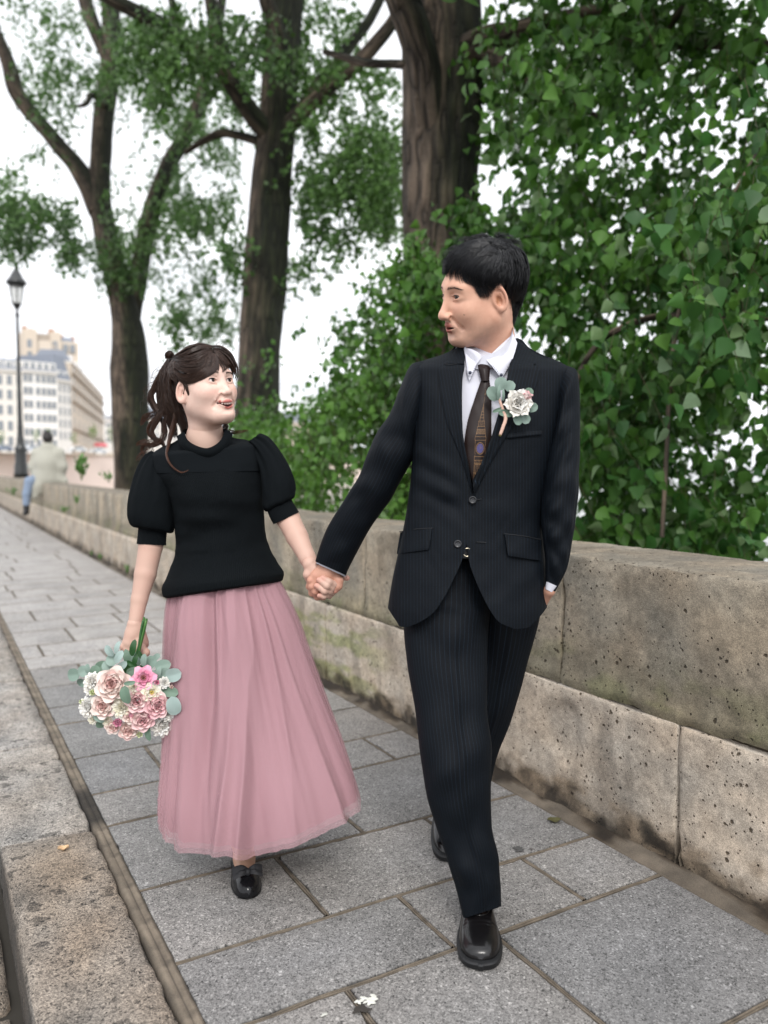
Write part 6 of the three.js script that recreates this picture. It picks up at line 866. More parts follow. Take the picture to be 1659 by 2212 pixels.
  const sleeveL = loft([[0, 925, 778, 950, 850, 2.09, .9], [.4, 892, 786, 920, 905, 2.085, .95], [1, 867, 832, 899, 950, 2.08, .95], [2, 843, 892, 893, 988, 2.08, .95], [3, 810, 942, 874, 1024, 2.09, .95], [4, 776, 1026, 842, 1082, 2.11, .95], [5, 742, 1082, 803, 1136, 2.14, .93], [6, 703, 1148, 772, 1192, 2.17, .9], [7, 683, 1205, 750, 1236, 2.19, .88], [7.3, 681, 1213, 748, 1243, 2.195, .88]], 110, 130, 2.1, (u, v, th) => cL(v, th) + 0.5 * (0.2 + 0.8 * Math.abs(Math.sin(th))) * crease(v, th, 0.8) * sstep(0, 0.08, v) * sstep(1, 0.93, v)), sleeveR = loft([[0, 1180, 850, 1216, 788, 2.085, .9], [.4, 1190, 910, 1244, 802, 2.07, .95], [1, 1184, 945, 1252, 862, 2.06, .95], [2, 1176, 1000, 1252, 930, 2.045, .95], [3, 1170, 1060, 1251, 1000, 2.03, .95], [4, 1168, 1110, 1246, 1090, 2.015, .95], [5, 1172, 1160, 1236, 1165, 2.01, .93], [6, 1178, 1215, 1226, 1222, 2.01, .9], [7, 1178, 1258, 1208, 1262, 2.015, .88], [7.3, 1178, 1268, 1199, 1278, 2.015, .88]], 110, 130, 2.1, (u, v, th) => cR(v, th) + 0.5 * (0.2 + 0.8 * Math.abs(Math.sin(th))) * crease(v + 0.02, th, 1.0) * sstep(0, 0.08, v) * sstep(1, 0.93, v));
  part('sleeve', thicken(sleeveL, 0.004), suitMat, jk); part('sleeve', thicken(sleeveR, 0.004), suitMat, jk);
}
{ // shirt, its button-down collar and cuffs
  const sh = part('shirt', thicken(grid(40, 60, (u, v) => { const y = lerp(752, 1090, v), x = lerp(lerp(985, 1002, v), lerp(1122, 1042, v), u); return onChest(x, y, -0.013 + 0.004 * Math.sin(u * 3.14)); }, false, (u, v) => [u * 0.16, v * 0.4]), 0.002), whiteCotton, man);
  const wing = (P, lift) => { const [a, b, c, d] = P; return grid(20, 20, (u, v) => { const x = lerp(lerp(a[0], b[0], u), lerp(d[0], c[0], u), v), y = lerp(lerp(a[1], b[1], u), lerp(d[1], c[1], u), v), z = lerp(lerp(a[2], b[2], u), lerp(d[2], c[2], u), v); return at(x, y, z - lift - 0.006 * Math.sin(Math.PI * u) * Math.sin(Math.PI * v)); }, false, (u, v) => [u * 0.06, v * 0.09]); };
  const cl = part('collar', thicken(merge([wing([[1006, 752, 2.03], [1027, 757, 2.0], [1042, 771, 1.985], [1030, 788, 1.985]], 0), wing([[1006, 752, 2.03], [1030, 788, 1.985], [1014, 823, 1.98], [1008, 800, 1.985]], 0), wing([[1108, 722, 2.035], [1117, 742, 2.025], [1061, 790, 1.972], [1049, 777, 1.985]], 0), wing([[1117, 742, 2.025], [1108, 775, 1.995], [1083, 818, 1.972], [1061, 790, 1.972]], 0)]), 0.0018), whiteCotton, sh);
  part('collar_stand', thicken(merge([grid(50, 10, (u, v) => { const a = Math.PI * (1 - u) * 2; return at(1058 + 53 * Math.cos(a) - 3, lerp(722, 752, v) + (Math.sin(a) < 0 ? 44 * -Math.sin(a) : -14 * Math.sin(a)) - 14 * Math.cos(a) * 1, 2.04 + 0.058 * Math.sin(a)); })]), 0.0015), whiteCotton, sh);
  const dot = [], navy = mat({ color: lin(0.02, 0.025, 0.05), roughness: 0.4 });
  for (const [x, y, z] of [[1015.5, 805, 1.972], [1083, 810, 1.966]]) { const p = at(x, y, z); part('button', new THREE.SphereGeometry(0.0042, 16, 10).scale(1, 1, 0.5).rotateY(-YAW).translate(...arr(p)), navy, cl); }
  const stitch = (a, b, n) => { for (let i = 0; i < n; i++) { const t = (i + 0.5) / n; dot.push(new THREE.BoxGeometry(0.003, 0.0009, 0.0012).rotateZ(Math.atan2(-(b[1] - a[1]), b[0] - a[0])).rotateY(-YAW).translate(...arr(at(lerp(a[0], b[0], t), lerp(a[1], b[1], t), lerp(a[2], b[2], t) - 0.004)))); } };
  stitch([1027, 789, 1.98], [1017, 816, 1.973], 6); stitch([1011, 800, 1.98], [1013, 815, 1.975], 3); stitch([1064, 789, 1.966], [1082, 812, 1.964], 6); stitch([1086, 810, 1.964], [1107, 776, 1.985], 7); part('stitching', merge(dot), navy, cl, 'stuff');
  part('cuff', thicken(loft([[0, 686, 1206, 749, 1236, 2.196, .82], [1, 683, 1217, 746, 1246, 2.198, .82]], 60, 4, 2.1), 0.001), whiteCotton, sh);
  part('cuff', thicken(loft([[0, 1180, 1256, 1203, 1266, 2.01, .82], [1, 1178, 1272, 1193, 1280, 2.01, .82]], 60, 4, 2.1), 0.001), whiteCotton, sh);
}
{ // brown satin tie with a line drawing of a clock tower
  const cv = document.createElement('canvas'); cv.width = 512; cv.height = 1536; const c = cv.getContext('2d');
  c.fillStyle = '#1e120f'; c.fillRect(0, 0, 512, 1536); c.strokeStyle = '#8a6a48'; c.fillStyle = '#8a6a48'; c.lineWidth = 4;
  const L = (...p) => { c.beginPath(); c.moveTo(p[0], p[1]); for (let i = 2; i < p.length; i += 2) c.lineTo(p[i], p[i + 1]); c.stroke(); };
  const X = 300; L(X, 150, X, 330); c.beginPath(); c.arc(X, 215, 13, 0, 7); c.stroke(); L(X - 50, 560, X, 330, X + 50, 560); L(X - 30, 560, X, 360, X + 30, 560); for (let y = 400; y < 560; y += 40) L(X - (y - 330) * 0.21, y, X + (y - 330) * 0.21, y);
  c.strokeRect(X - 62, 560, 124, 70); for (let i = -2; i <= 2; i++) L(X + i * 24, 565, X + i * 24, 625); L(X - 92, 760, X - 70, 630, X + 70, 630, X + 92, 760); for (let i = -3; i <= 3; i++) c.strokeRect(X + i * 24 - 7, 665, 14, 60); c.strokeRect(X - 100, 760, 200, 44);
  c.strokeRect(X - 92, 804, 184, 210); c.lineWidth = 7; c.beginPath(); c.arc(X, 908, 74, 0, 7); c.stroke(); c.fillStyle = '#4a4675'; c.beginPath(); c.arc(X, 908, 62, 0, 7); c.fill(); c.lineWidth = 4; for (let i = 0; i < 12; i++) { const a = i * Math.PI / 6; L(X + 48 * Math.sin(a), 908 - 48 * Math.cos(a), X + 62 * Math.sin(a), 908 - 62 * Math.cos(a)); } L(X, 870, X, 908, X + 28, 900);
  c.lineWidth = 5; c.strokeRect(X - 104, 1014, 208, 46); for (let i = -3; i <= 3; i++) L(X + i * 27, 1060, X + i * 27, 1420); L(X - 96, 1060, X - 96, 1536); L(X + 96, 1060, X + 96, 1536); for (const y of [1100, 1220, 1330]) { L(X - 96, y, X + 96, y); for (let i = -3; i < 3; i++) { c.beginPath(); c.arc(X + i * 27 + 13, y + 24, 12, Math.PI, 0); c.stroke(); } } L(60, 1536, 60, 1300, 90, 1240, 120, 1300, 120, 1536); L(20, 1536, 20, 1420, 190, 1420); for (let i = 0; i < 5; i++) L(40 + i * 30, 1440, 40 + i * 30, 1536);
  const t = new THREE.CanvasTexture(cv); t.colorSpace = THREE.SRGBColorSpace; t.magFilter = THREE.LinearFilter;
  const satin = phys({ name: 'tie_print', color: lin(1, 1, 1), map: t, roughness: 0.42, sheen: 0.15, sheenColor: lin(0.1, 0.05, 0.04), sheenRoughness: 0.4, specularIntensity: 0.5 }), plain = phys({ color: lin(0.013, 0.0062, 0.0052), roughness: 0.42, sheen: 0.15, sheenColor: lin(0.1, 0.05, 0.04), specularIntensity: 0.5 });
  const Lf = [[822, 1040], [862, 1025.6], [918, 1009], [969, 1003], [1026, 1004], [1090, 1008]], Rt = [[822, 1056], [858, 1061], [924, 1061], [984, 1060], [1026, 1052], [1090, 1044]];
  const blade = grid(24, 60, (u, v) => { const y = lerp(818, 1072, v), x = lerp(spline(Lf, y)[0], spline(Rt, y)[0], u); return onChest(x, y, -0.006 - 0.006 * sstep(1020, 1060, y) + 0.006 * Math.pow(Math.sin(Math.PI * clamp(u, 0.02, 0.98)), 0.6) + 0.004 * sstep(0.2, 0, v)); }, false, (u, v) => [lerp(0.02, 0.98, u), 1 - v * 0.98 - 0.01]);
  const tie = part('tie', thicken(blade, 0.002), satin, man);
  part('knot', thicken(grid(20, 16, (u, v) => { const y = lerp(784, 823, v), a = lerp(1030, 1040.5, Math.pow(v, 0.8)), b = lerp(1059, 1055.5, Math.pow(v, 0.8)), x = lerp(a, b, u); return onChest(x, y, 0.002 + 0.012 * Math.pow(Math.sin(Math.PI * clamp(u, 0.03, 0.97)), 0.6) * (0.75 + 0.35 * Math.sin(Math.PI * v))); }), 0.002), plain, tie);
}
{ // trousers: the near leg straight in front, the other striding behind
  const fold = (a, ph) => (u, v, th) => { const f = Math.max(0, Math.sin(th)), cr = 0.006 * Math.exp(-(((Math.cos(th) - 0.1) / 0.07) ** 2)) * f * sstep(0.15, 0.35, v); return cr + 0.95 * (0.15 + 0.85 * Math.abs(Math.sin(th))) * a * (0.006 * Math.exp(-(((v - 0.1) / 0.12) ** 2)) * Math.sin(v * 60 - 4 * Math.cos(th) + ph) + 0.006 * Math.exp(-(((v - 0.5) / 0.12) ** 2)) * Math.sin(v * 48 + 3 * Math.cos(th) + ph) + 0.007 * Math.exp(-(((v - 0.85) / 0.1) ** 2)) * Math.sin(v * 52 - 2.4 * Math.cos(th)) + 0.006 * fbm(Math.cos(th) * 1.4 + ph, v * 6, Math.sin(th) * 1.4, 3)); };
  const cN = creases([[.10, 2.2, .07, -1.5, .007, .16], [.15, 2.4, .09, -1.6, .008, .17], [.2, 1.1, .06, .9, .006, .14], [.24, .9, .09, 1.2, .007, .16], [.34, 1.0, .05, .7, .005, .13], [.5, .8, .05, 1.3, .007, .15], [.55, 2.4, .05, -1.2, .007, .15], [.6, .9, .06, 1.0, .007, .15], [.66, 2.2, .05, -1.0, .006, .14], [.8, .9, .05, 1.5, .008, .16], [.86, 2.3, .05, -1.5, .008, .16], [.92, 1.0, .03, 1.1, .008, .14]]), cF = creases([[.2, 1.0, .1, .9, .006, .16], [.3, 2.0, .1, -1, .006, .16], [.5, .8, .08, 1.2, .006, .16], [.62, 1.0, .06, 1, .006, .15]]);
  const near = loft([[0, 880, 1210, 1060, 1215, 2.06, .6], [1, 874, 1290, 1062, 1290, 2.05, .62], [2, 872, 1350, 1056, 1345, 2.04, .66], [3, 879, 1430, 1052, 1430, 2.02, .7], [4, 896, 1530, 1052, 1525, 1.99, .74], [5, 909, 1640, 1062, 1625, 1.965, .78], [6, 922, 1720, 1060, 1705, 1.96, .8], [7, 945, 1795, 1062, 1780, 1.965, .82], [8, 970, 1870, 1078, 1860, 1.965, .85], [9, 990, 1940, 1082, 1925, 1.97, .88], [9.7, 1001, 1984, 1083, 1958, 1.97, .9]], 120, 180, 2.15, (u, v, th) => fold(0.45, 0)(u, v, th) + cN(v, th));
  const far = loft([[0, 1000, 1215, 1176, 1215, 2.11, .6], [1, 1015, 1290, 1174, 1270, 2.11, .62], [2, 1020, 1350, 1166, 1330, 2.12, .66], [3, 1020, 1450, 1140, 1430, 2.14, .7], [4, 1015, 1550, 1108, 1545, 2.18, .75], [5, 1005, 1640, 1072, 1640, 2.24, .8], [6, 975, 1740, 1050, 1735, 2.31, .85], [7, 952, 1800, 1015, 1808, 2.36, .88], [7.5, 945, 1818, 1005, 1830, 2.37, .9]], 100, 150, 2.15, (u, v, th) => fold(0.4, 2)(u, v, th) + cF(v, th));
  const tr = part('trousers', merge([thicken(near, 0.003), thicken(far, 0.003)]), suitMat, man);
  part('belt', thicken(grid(30, 6, (u, v) => at(lerp(985, 1050, u), lerp(1186, 1206, v), 1.957 + 0.004 * (u - 0.5))), 0.003), phys({ color: lin(0.004, 0.004, 0.004), roughness: 0.5 }), tr);
  part('buckle', new THREE.TorusGeometry(0.0105, 0.0016, 10, 32).scale(1, 0.95, 1).rotateY(-YAW).translate(...arr(at(1009, 1193, 1.945))), mat({ color: lin(0.62, 0.55, 0.42), metalness: 1, roughness: 0.25 }), tr);
}
// black leather shoes: upper shaped along the foot, rubber sole, laces
function manShoe(toe, dir, lift, tilt, label) {
  const side = V(dir.z, 0, -dir.x), F = (f, s, y) => { const a = tilt, ff = f * Math.cos(a) - y * Math.sin(a) * 1, yy = y * Math.cos(a) - f * Math.sin(a) * 1; return toe.clone().addScaledVector(dir, ff).addScaledVector(side, s).setY(yy + lift); };
  const P = [[-0.285, 0.026, 0.085], [-0.27, 0.034, 0.095], [-0.23, 0.036, 0.1], [-0.19, 0.037, 0.098], [-0.15, 0.041, 0.086], [-0.115, 0.046, 0.07], [-0.08, 0.0485, 0.058], [-0.045, 0.046, 0.053], [-0.018, 0.036, 0.046], [-0.005, 0.022, 0.036], [0, 0.004, 0.024]];
  const leather = phys({ name: 'black_leather', color: lin(0.004, 0.0036, 0.004), roughness: 0.3, clearcoat: 0.35, clearcoatRoughness: 0.1, specularIntensity: 0.6 });
  const up = grid(44, 70, (u, v) => { const f = lerp(-0.285, 0, 1 - Math.pow(1 - v, 1.6)), q = spline(P, f), a = lerp(-0.05, Math.PI + 0.05, u), e = 0.8, cs = Math.cos(a), sn = Math.sin(a), cr = 0.0018 * Math.exp(-(((f + 0.095) / 0.012) ** 2)) * Math.sin(f * 700 + 1.5 * cs) * Math.max(0, sn); return F(f + cr, Math.sign(cs) * Math.pow(Math.abs(cs), e) * q[0], 0.022 + (q[1] - 0.022) * Math.pow(Math.max(0, sn), e) + cr); });
  const s = part('shoe', thicken(up, 0.002), leather, man); if (label) s.userData.label = label;
  const rim = [[0.85, 0], [1.02, 0.0005], [1.06, 0.004], [1.06, 0.012], [1.09, 0.0145], [1.09, 0.018], [1.05, 0.0205], [0.9, 0.022]];
  part('sole', grid(90, 7, (u, v) => { const t = u * 2 * Math.PI, k = Math.min(6.999, v * 7), i = Math.floor(k), m = rim[i].map((x, j) => lerp(x, rim[i + 1][j], k - i)), f0 = -0.1425 + 0.1455 * Math.cos(t), q = spline(P, clamp(f0, -0.285, 0)), w = (Math.max(q[0], 0.004)) * m[0] + 0.002, endk = Math.abs(Math.cos(t)) > 0.98 ? 1 : 1; return F(-0.1425 + (0.1455 * m[0] * endk) * Math.cos(t), Math.sign(Math.sin(t)) * w * (Math.abs(Math.sin(t)) < 0.12 ? Math.abs(Math.sin(t)) / 0.12 : 1), m[1]); }), mat({ color: lin(0.006, 0.0065, 0.0075), roughness: 0.6 }), s);
  const rp = (pts, r) => tube(pts.map(([f, x, y]) => F(f, x, y)), [r, r], 24, 8), lc = [];
  for (const [f, h] of [[-0.155, 0.094], [-0.138, 0.086]]) lc.push(rp([[f, -0.022, h - 0.012], [f + 0.004, 0, h + 0.002], [f, 0.022, h - 0.012]], 0.0017)); lc.push(rp([[-0.15, 0, 0.094], [-0.145, 0.016, 0.1], [-0.135, 0.03, 0.088], [-0.128, 0.026, 0.078]], 0.0015), rp([[-0.15, 0, 0.094], [-0.145, -0.016, 0.1], [-0.137, -0.03, 0.09], [-0.132, -0.024, 0.08]], 0.0015)); part('laces', merge(lc), liningMat, s);
  part('facing', merge([rp([[-0.2, -0.036, 0.06], [-0.16, -0.03, 0.075], [-0.118, -0.022, 0.069], [-0.105, 0, 0.0685], [-0.118, 0.022, 0.069], [-0.16, 0.03, 0.075], [-0.2, 0.036, 0.06]], 0.0012)]), leather, s);
}
{ const T = ground(1038, 2094), d1 = CAMP.clone().sub(T).setY(0).normalize().addScaledVector(RIGHT, 0.04).normalize(); manShoe(T, d1, 0.0, 0);
  const T2 = ground(972, 1862), d2 = CAMP.clone().sub(T2).setY(0).normalize().addScaledVector(RIGHT, 0.05).normalize(); manShoe(T2.clone().setY(0), d2, 0.002, 0.28); }

// ---------------------------------------------------------------- flowers
const petalShape = (w, h, cup, curl, frill, seed) => grid(8, 8, (u, v) => { // a petal rising from its base at the origin along +y, hollow side towards +z
  const x = (u - 0.5) * 2, wd = w * Math.pow(Math.sin(Math.PI * clamp(0.12 + 0.62 * v)), 0.8), fr = frill * v * v * Math.sin(x * 9 + seed) * h, top = 1 - 0.34 * x * x * v;
  return V(x * wd, h * v * top, cup * w * (x * x) * (0.4 + 0.6 * v) + curl * h * Math.pow(v, 3) * -1 + cup * h * 0.5 * Math.sin(v * 1.7) * 0 + fr); });
const petalMat = (c) => phys({ color: lin(...c), roughness: 0.6, transmission: 0.12, thickness: 0, sheen: 0.3, sheenColor: lin(0.6, 0.5, 0.5) });
const PM = { blush: [petalMat([0.82, 0.66, 0.6]), petalMat([0.83, 0.72, 0.66]), petalMat([0.82, 0.58, 0.54])], rose: [petalMat([0.82, 0.58, 0.57]), petalMat([0.83, 0.66, 0.63]), petalMat([0.8, 0.5, 0.52])], pink: [petalMat([0.82, 0.36, 0.5]), petalMat([0.84, 0.45, 0.57]), petalMat([0.78, 0.3, 0.45])], mauve: [petalMat([0.7, 0.3, 0.42]), petalMat([0.76, 0.38, 0.5])], cream: [petalMat([0.82, 0.78, 0.62]), petalMat([0.83, 0.8, 0.7])], white: [petalMat([0.8, 0.79, 0.76]), petalMat([0.8, 0.77, 0.71])], green: [petalMat([0.68, 0.74, 0.42]), petalMat([0.74, 0.78, 0.55])] };
const FR = mulberry(515);
// rings = [[count, tilt from the axis, height, width, distance of the base from the axis, cup, curl, frill], ...]
const KINDS = {
  rose: [[3, 0.05, 0.72, 0.3, 0.05, 1.6, 0.0, 0], [4, 0.14, 0.74, 0.4, 0.12, 1.4, 0.05, 0], [5, 0.27, 0.78, 0.52, 0.19, 1.15, 0.1, 0.006], [6, 0.46, 0.84, 0.62, 0.25, 0.9, 0.18, 0.01], [6, 0.75, 0.88, 0.7, 0.28, 0.6, 0.26, 0.014]],
  open: [[5, 0.5, 0.78, 0.5, 0.06, 0.9, 0.12, 0.03], [6, 0.95, 0.95, 0.56, 0.1, 0.6, 0.25, 0.045]],
  ruffled: [[5, 0.1, 0.7, 0.3, 0.06, 1.0, 0.02, 0.06], [7, 0.34, 0.78, 0.36, 0.1, 0.7, 0.1, 0.07], [9, 0.66, 0.86, 0.4, 0.14, 0.5, 0.16, 0.08], [10, 1.02, 0.92, 0.42, 0.16, 0.4, 0.2, 0.08]],
  lisi: [[4, 0.12, 0.66, 0.36, 0.06, 1.2, 0.04, 0.05], [5, 0.42, 0.8, 0.5, 0.1, 0.8, 0.14, 0.06], [6, 0.85, 0.95, 0.6, 0.12, 0.5, 0.24, 0.07]],
  bud: [[3, 0.08, 0.9, 0.36, 0.06, 1.5, 0.0, 0.01], [5, 0.26, 0.95, 0.42, 0.12, 1.1, 0.08, 0.02]],
};
function flower(parent, kind, mats, p, axis, r, name) {
  const g = new THREE.Group(); g.name = name; const w = V(0, 0, 0); for (let q = parent; q; q = q.parent) w.add(q.position); g.position.copy(p).sub(w); parent.add(g);
  g.quaternion.setFromUnitVectors(UP, axis.clone().normalize()); g.rotateY(FR() * 6.28);
  let k = 0; for (const [n, tilt, h, wd, off, cup, curl, frill] of KINDS[kind]) { const a0 = FR() * 6.28, sh = petalShape(wd * r * 0.95, h * r, cup, curl, frill * 1.6, FR() * 6); sh.userData.shared = true; for (let i = 0; i < n; i++) { const o = new THREE.Mesh(sh, mats[Math.min(mats.length - 1, kind === 'rose' && k < 2 ? mats.length - 1 : Math.floor(FR() * mats.length))]); o.name = 'petal'; o.castShadow = o.receiveShadow = true; const a = a0 + i / n * 6.283 + 0.25 * (FR() - 0.5); o.rotation.order = 'YXZ'; o.rotation.set(tilt * 1.05 + 0.12 * (FR() - 0.5) , a, 0.1 * (FR() - 0.5)); o.position.set(Math.sin(a) * off * r, -0.42 * r + 0.02 * r * FR(), Math.cos(a) * off * r); o.rotateY(Math.PI); o.rotation.x = o.rotation.x; g.add(o); } k++; }
  if (kind === 'open') { const st = []; for (let i = 0; i < 7; i++) { const a = i * 0.9; st.push(tube([V(0, -0.3 * r, 0), V(Math.sin(a) * 0.1 * r, 0.02 * r, Math.cos(a) * 0.1 * r), V(Math.sin(a) * 0.17 * r, 0.14 * r, Math.cos(a) * 0.17 * r)], [0.02 * r, 0.02 * r, 0.05 * r], 6, 6)); } const o = new THREE.Mesh(merge(st), mat({ color: mats === PM.pink ? lin(0.2, 0.08, 0.03) : lin(0.65, 0.5, 0.06), roughness: 0.7 })); o.name = 'stamens'; g.add(o); }
  return g;
}
const eucMats = [[0.2, 0.285, 0.235], [0.25, 0.34, 0.29], [0.15, 0.235, 0.17], [0.33, 0.43, 0.4]].map((c) => phys({ color: lin(...c), roughness: 0.62, transmission: 0.12, thickness: 0 })), darkLeaf = phys({ color: lin(0.02, 0.075, 0.02), roughness: 0.4 });
// a round, slightly cupped leaf with a midrib fold; ax points to its tip, nz is its face
function roundLeaf(parent, p, ax, nz, w, h, m, name = 'eucalyptus_leaf') {
  const X = ax.clone().normalize(), Zn = nz.clone().addScaledVector(X, -nz.dot(X)).normalize(), Y = Zn.clone().cross(X);
  const g = grid(10, 10, (u, v) => { const t = v, s = (u - 0.5) * 2, wd = w * Math.sqrt(Math.max(0, 1 - Math.pow(Math.abs(2 * t - 1), 2.3))) , bend = 0.28 * h * Math.sin(Math.PI * t), fold = -0.25 * w * (1 - Math.abs(s)) ; return p.clone().addScaledVector(X, (t - 0.5) * 2 * h).addScaledVector(Y, s * wd).addScaledVector(Zn, bend + fold * Math.sin(Math.PI * t)); });
  return part(name, g, m, parent);
}
{
  const B = (x, y, z = 0) => at(108 + 0.2279 * x, 1242.1 + 0.2279 * y, 2.255 - z), m = (px) => px * 0.2279 / FOCAL * 2.26, c = B(740, 1170, -0.06);
  const bq = thing('bouquet', 'bouquet of blush roses, white lisianthus and eucalyptus hanging from the woman\'s right hand', 'bouquet', B(740, 1170));
  const Zof = (x, y) => { const q = Math.hypot((x - 740) / 560, (y - 1190) / 460); return 0.10 * Math.sqrt(Math.max(0.02, 1 - q * q)); };
  const list = [['rose', 'blush', 600, 1035, 165], ['rose', 'rose', 825, 1190, 110], ['rose', 'rose', 1020, 1235, 120], ['rose', 'blush', 510, 1240, 122], ['rose', 'rose', 880, 1370, 112], ['open', 'pink', 885, 975, 122], ['open', 'cream', 965, 1115, 96], ['ruffled', 'cream', 680, 1262, 96], ['bud', 'mauve', 650, 1390, 92], ['ruffled', 'white', 1075, 1430, 112], ['ruffled', 'white', 390, 1005, 88], ['ruffled', 'white', 350, 1255, 98], ['bud', 'green', 415, 1115, 70], ['bud', 'green', 850, 1505, 62], ['bud', 'green', 302, 1200, 46], ['ruffled', 'cream', 400, 1370, 52], ['ruffled', 'white', 1120, 1315, 76], ['ruffled', 'white', 1085, 1020, 56], ['rose', 'blush', 745, 1470, 96], ['rose', 'blush', 590, 1440, 72], ['ruffled', 'cream', 540, 1390, 50], ['ruffled', 'cream', 800, 1060, 60], ['bud', 'blush', 1150, 1060, 40], ['bud', 'pink', 1010, 1020, 54], ['ruffled', 'white', 370, 1080, 60], ['rose', 'blush', 760, 1340, 70], ['bud', 'pink', 960, 1330, 66], ['bud', 'pink', 770, 1325, 44]];
  for (const [kind, col, x, y, r] of list) { const p = B(x, y, Zof(x, y)), ax = p.clone().sub(c).normalize().multiplyScalar(0.8).add(TOWARD.clone().multiplyScalar(0.55)).add(V(0, 0.12, 0)); flower(bq, kind, PM[col], p, ax, m(r), kind === 'rose' ? 'rose' : kind === 'bud' ? 'lisianthus_bud' : kind === 'open' ? 'lisianthus' : 'ruffled_lisianthus'); }
  const LV = [[225, 945, 62, 60, -170, 0, .02], [315, 912, 52, 52, -150, 1, .03], [362, 888, 30, 48, 95, 1, .04], [428, 905, 44, 52, 80, 2, .04], [490, 868, 70, 52, 20, 2, .0], [300, 1022, 46, 36, -130, 0, .0], [565, 718, 34, 62, 120, 3, .05], [642, 690, 26, 64, 75, 3, .06], [590, 800, 58, 60, 150, 1, .04], [655, 775, 34, 66, 60, 3, .07], [680, 860, 62, 34, 40, 3, .06], [545, 870, 46, 60, 130, 1, .03], [760, 770, 60, 90, 100, 2, -.02], [820, 800, 50, 80, 80, 0, .0], [895, 810, 32, 66, 85, 1, .04], [960, 828, 62, 60, 40, 0, .02], [1070, 858, 78, 52, 10, 0, .03], [1000, 958, 60, 60, -60, 1, .03], [1095, 940, 62, 60, 20, 1, .05], [1170, 945, 80, 64, 15, 3, .06], [1135, 1108, 84, 50, -10, 2, .06], [1172, 1240, 66, 92, -80, 3, .08], [1212, 1090, 44, 82, -70, 2, .03], [1010, 780, 46, 30, 40, 1, -.01], [725, 1135, 56, 84, -80, 2, .125], [756, 1024, 56, 20, 10, 2, .12], [472, 1352, 66, 38, -25, 0, .08], [482, 1412, 44, 40, -80, 2, .06], [938, 1480, 34, 92, -85, 2, .07], [768, 960, 38, 62, 60, 2, .07], [1035, 920, 26, 56, 80, 1, .06], [620, 905, 80, 40, 170, 2, .02], [780, 905, 60, 30, 20, 2, .05], [1060, 1010, 70, 40, -40, 2, .03], [700, 1000, 40, 60, 90, 2, .0], [620, 1150, 40, 50, 30, 2, .02], [960, 1230, 40, 50, 30, 2, .02], [400, 1190, 44, 34, 0, 2, .02]];
  for (const [x, y, w, h, a, k, z] of LV) { const t = a * Math.PI / 180, long = Math.abs(Math.sin(t)) > 0.7, ax = RIGHT.clone().multiplyScalar(Math.cos(t)).addScaledVector(UP, Math.sin(t)).addScaledVector(TOWARD, 0.25 * (FR() - 0.5)); roundLeaf(bq, B(x, y, z), ax, TOWARD.clone().addScaledVector(UP, 0.45 * FR()).addScaledVector(RIGHT, 0.7 * (FR() - 0.5)), m(long ? w : h), m(long ? h : w), eucMats[k]); }
  const leafD = (x, y, a, w, h, z) => { const t = a * Math.PI / 180; roundLeaf(bq, B(x, y, z), RIGHT.clone().multiplyScalar(Math.cos(t)).addScaledVector(UP, Math.sin(t)), TOWARD, m(w), m(h), darkLeaf, 'leaf'); };
  leafD(792, 690, 78, 30, 82, .06); leafD(810, 800, 75, 24, 60, .05); leafD(770, 840, -30, 22, 50, .05); leafD(1030, 1360, 60, 26, 40, .05); leafD(870, 770, -60, 20, 60, .03); leafD(740, 880, 20, 60, 90, .0); leafD(900, 900, 60, 60, 80, .0); leafD(980, 1180, 60, 60, 80, .02);
  const sR = mulberry(4); for (let i = 0; i < 11; i++) { const o = (sR() - 0.5), q = (sR() - 0.5) * 0.018; part('stem', tube([B(900 + 42 * o, 400 + 60 * sR(), q), B(880 + 40 * o, 520, q), B(845 + 24 * o, 690, q), B(800 + 60 * o, 850, q - 0.01), B(760 + 200 * o, 1050, q - 0.02)], [0.0032, 0.003, 0.0028], 16, 8), mat({ color: [lin(0.05, 0.15, 0.03), lin(0.1, 0.22, 0.06), lin(0.03, 0.1, 0.03)][i % 3], roughness: 0.55 }), bq); }
}
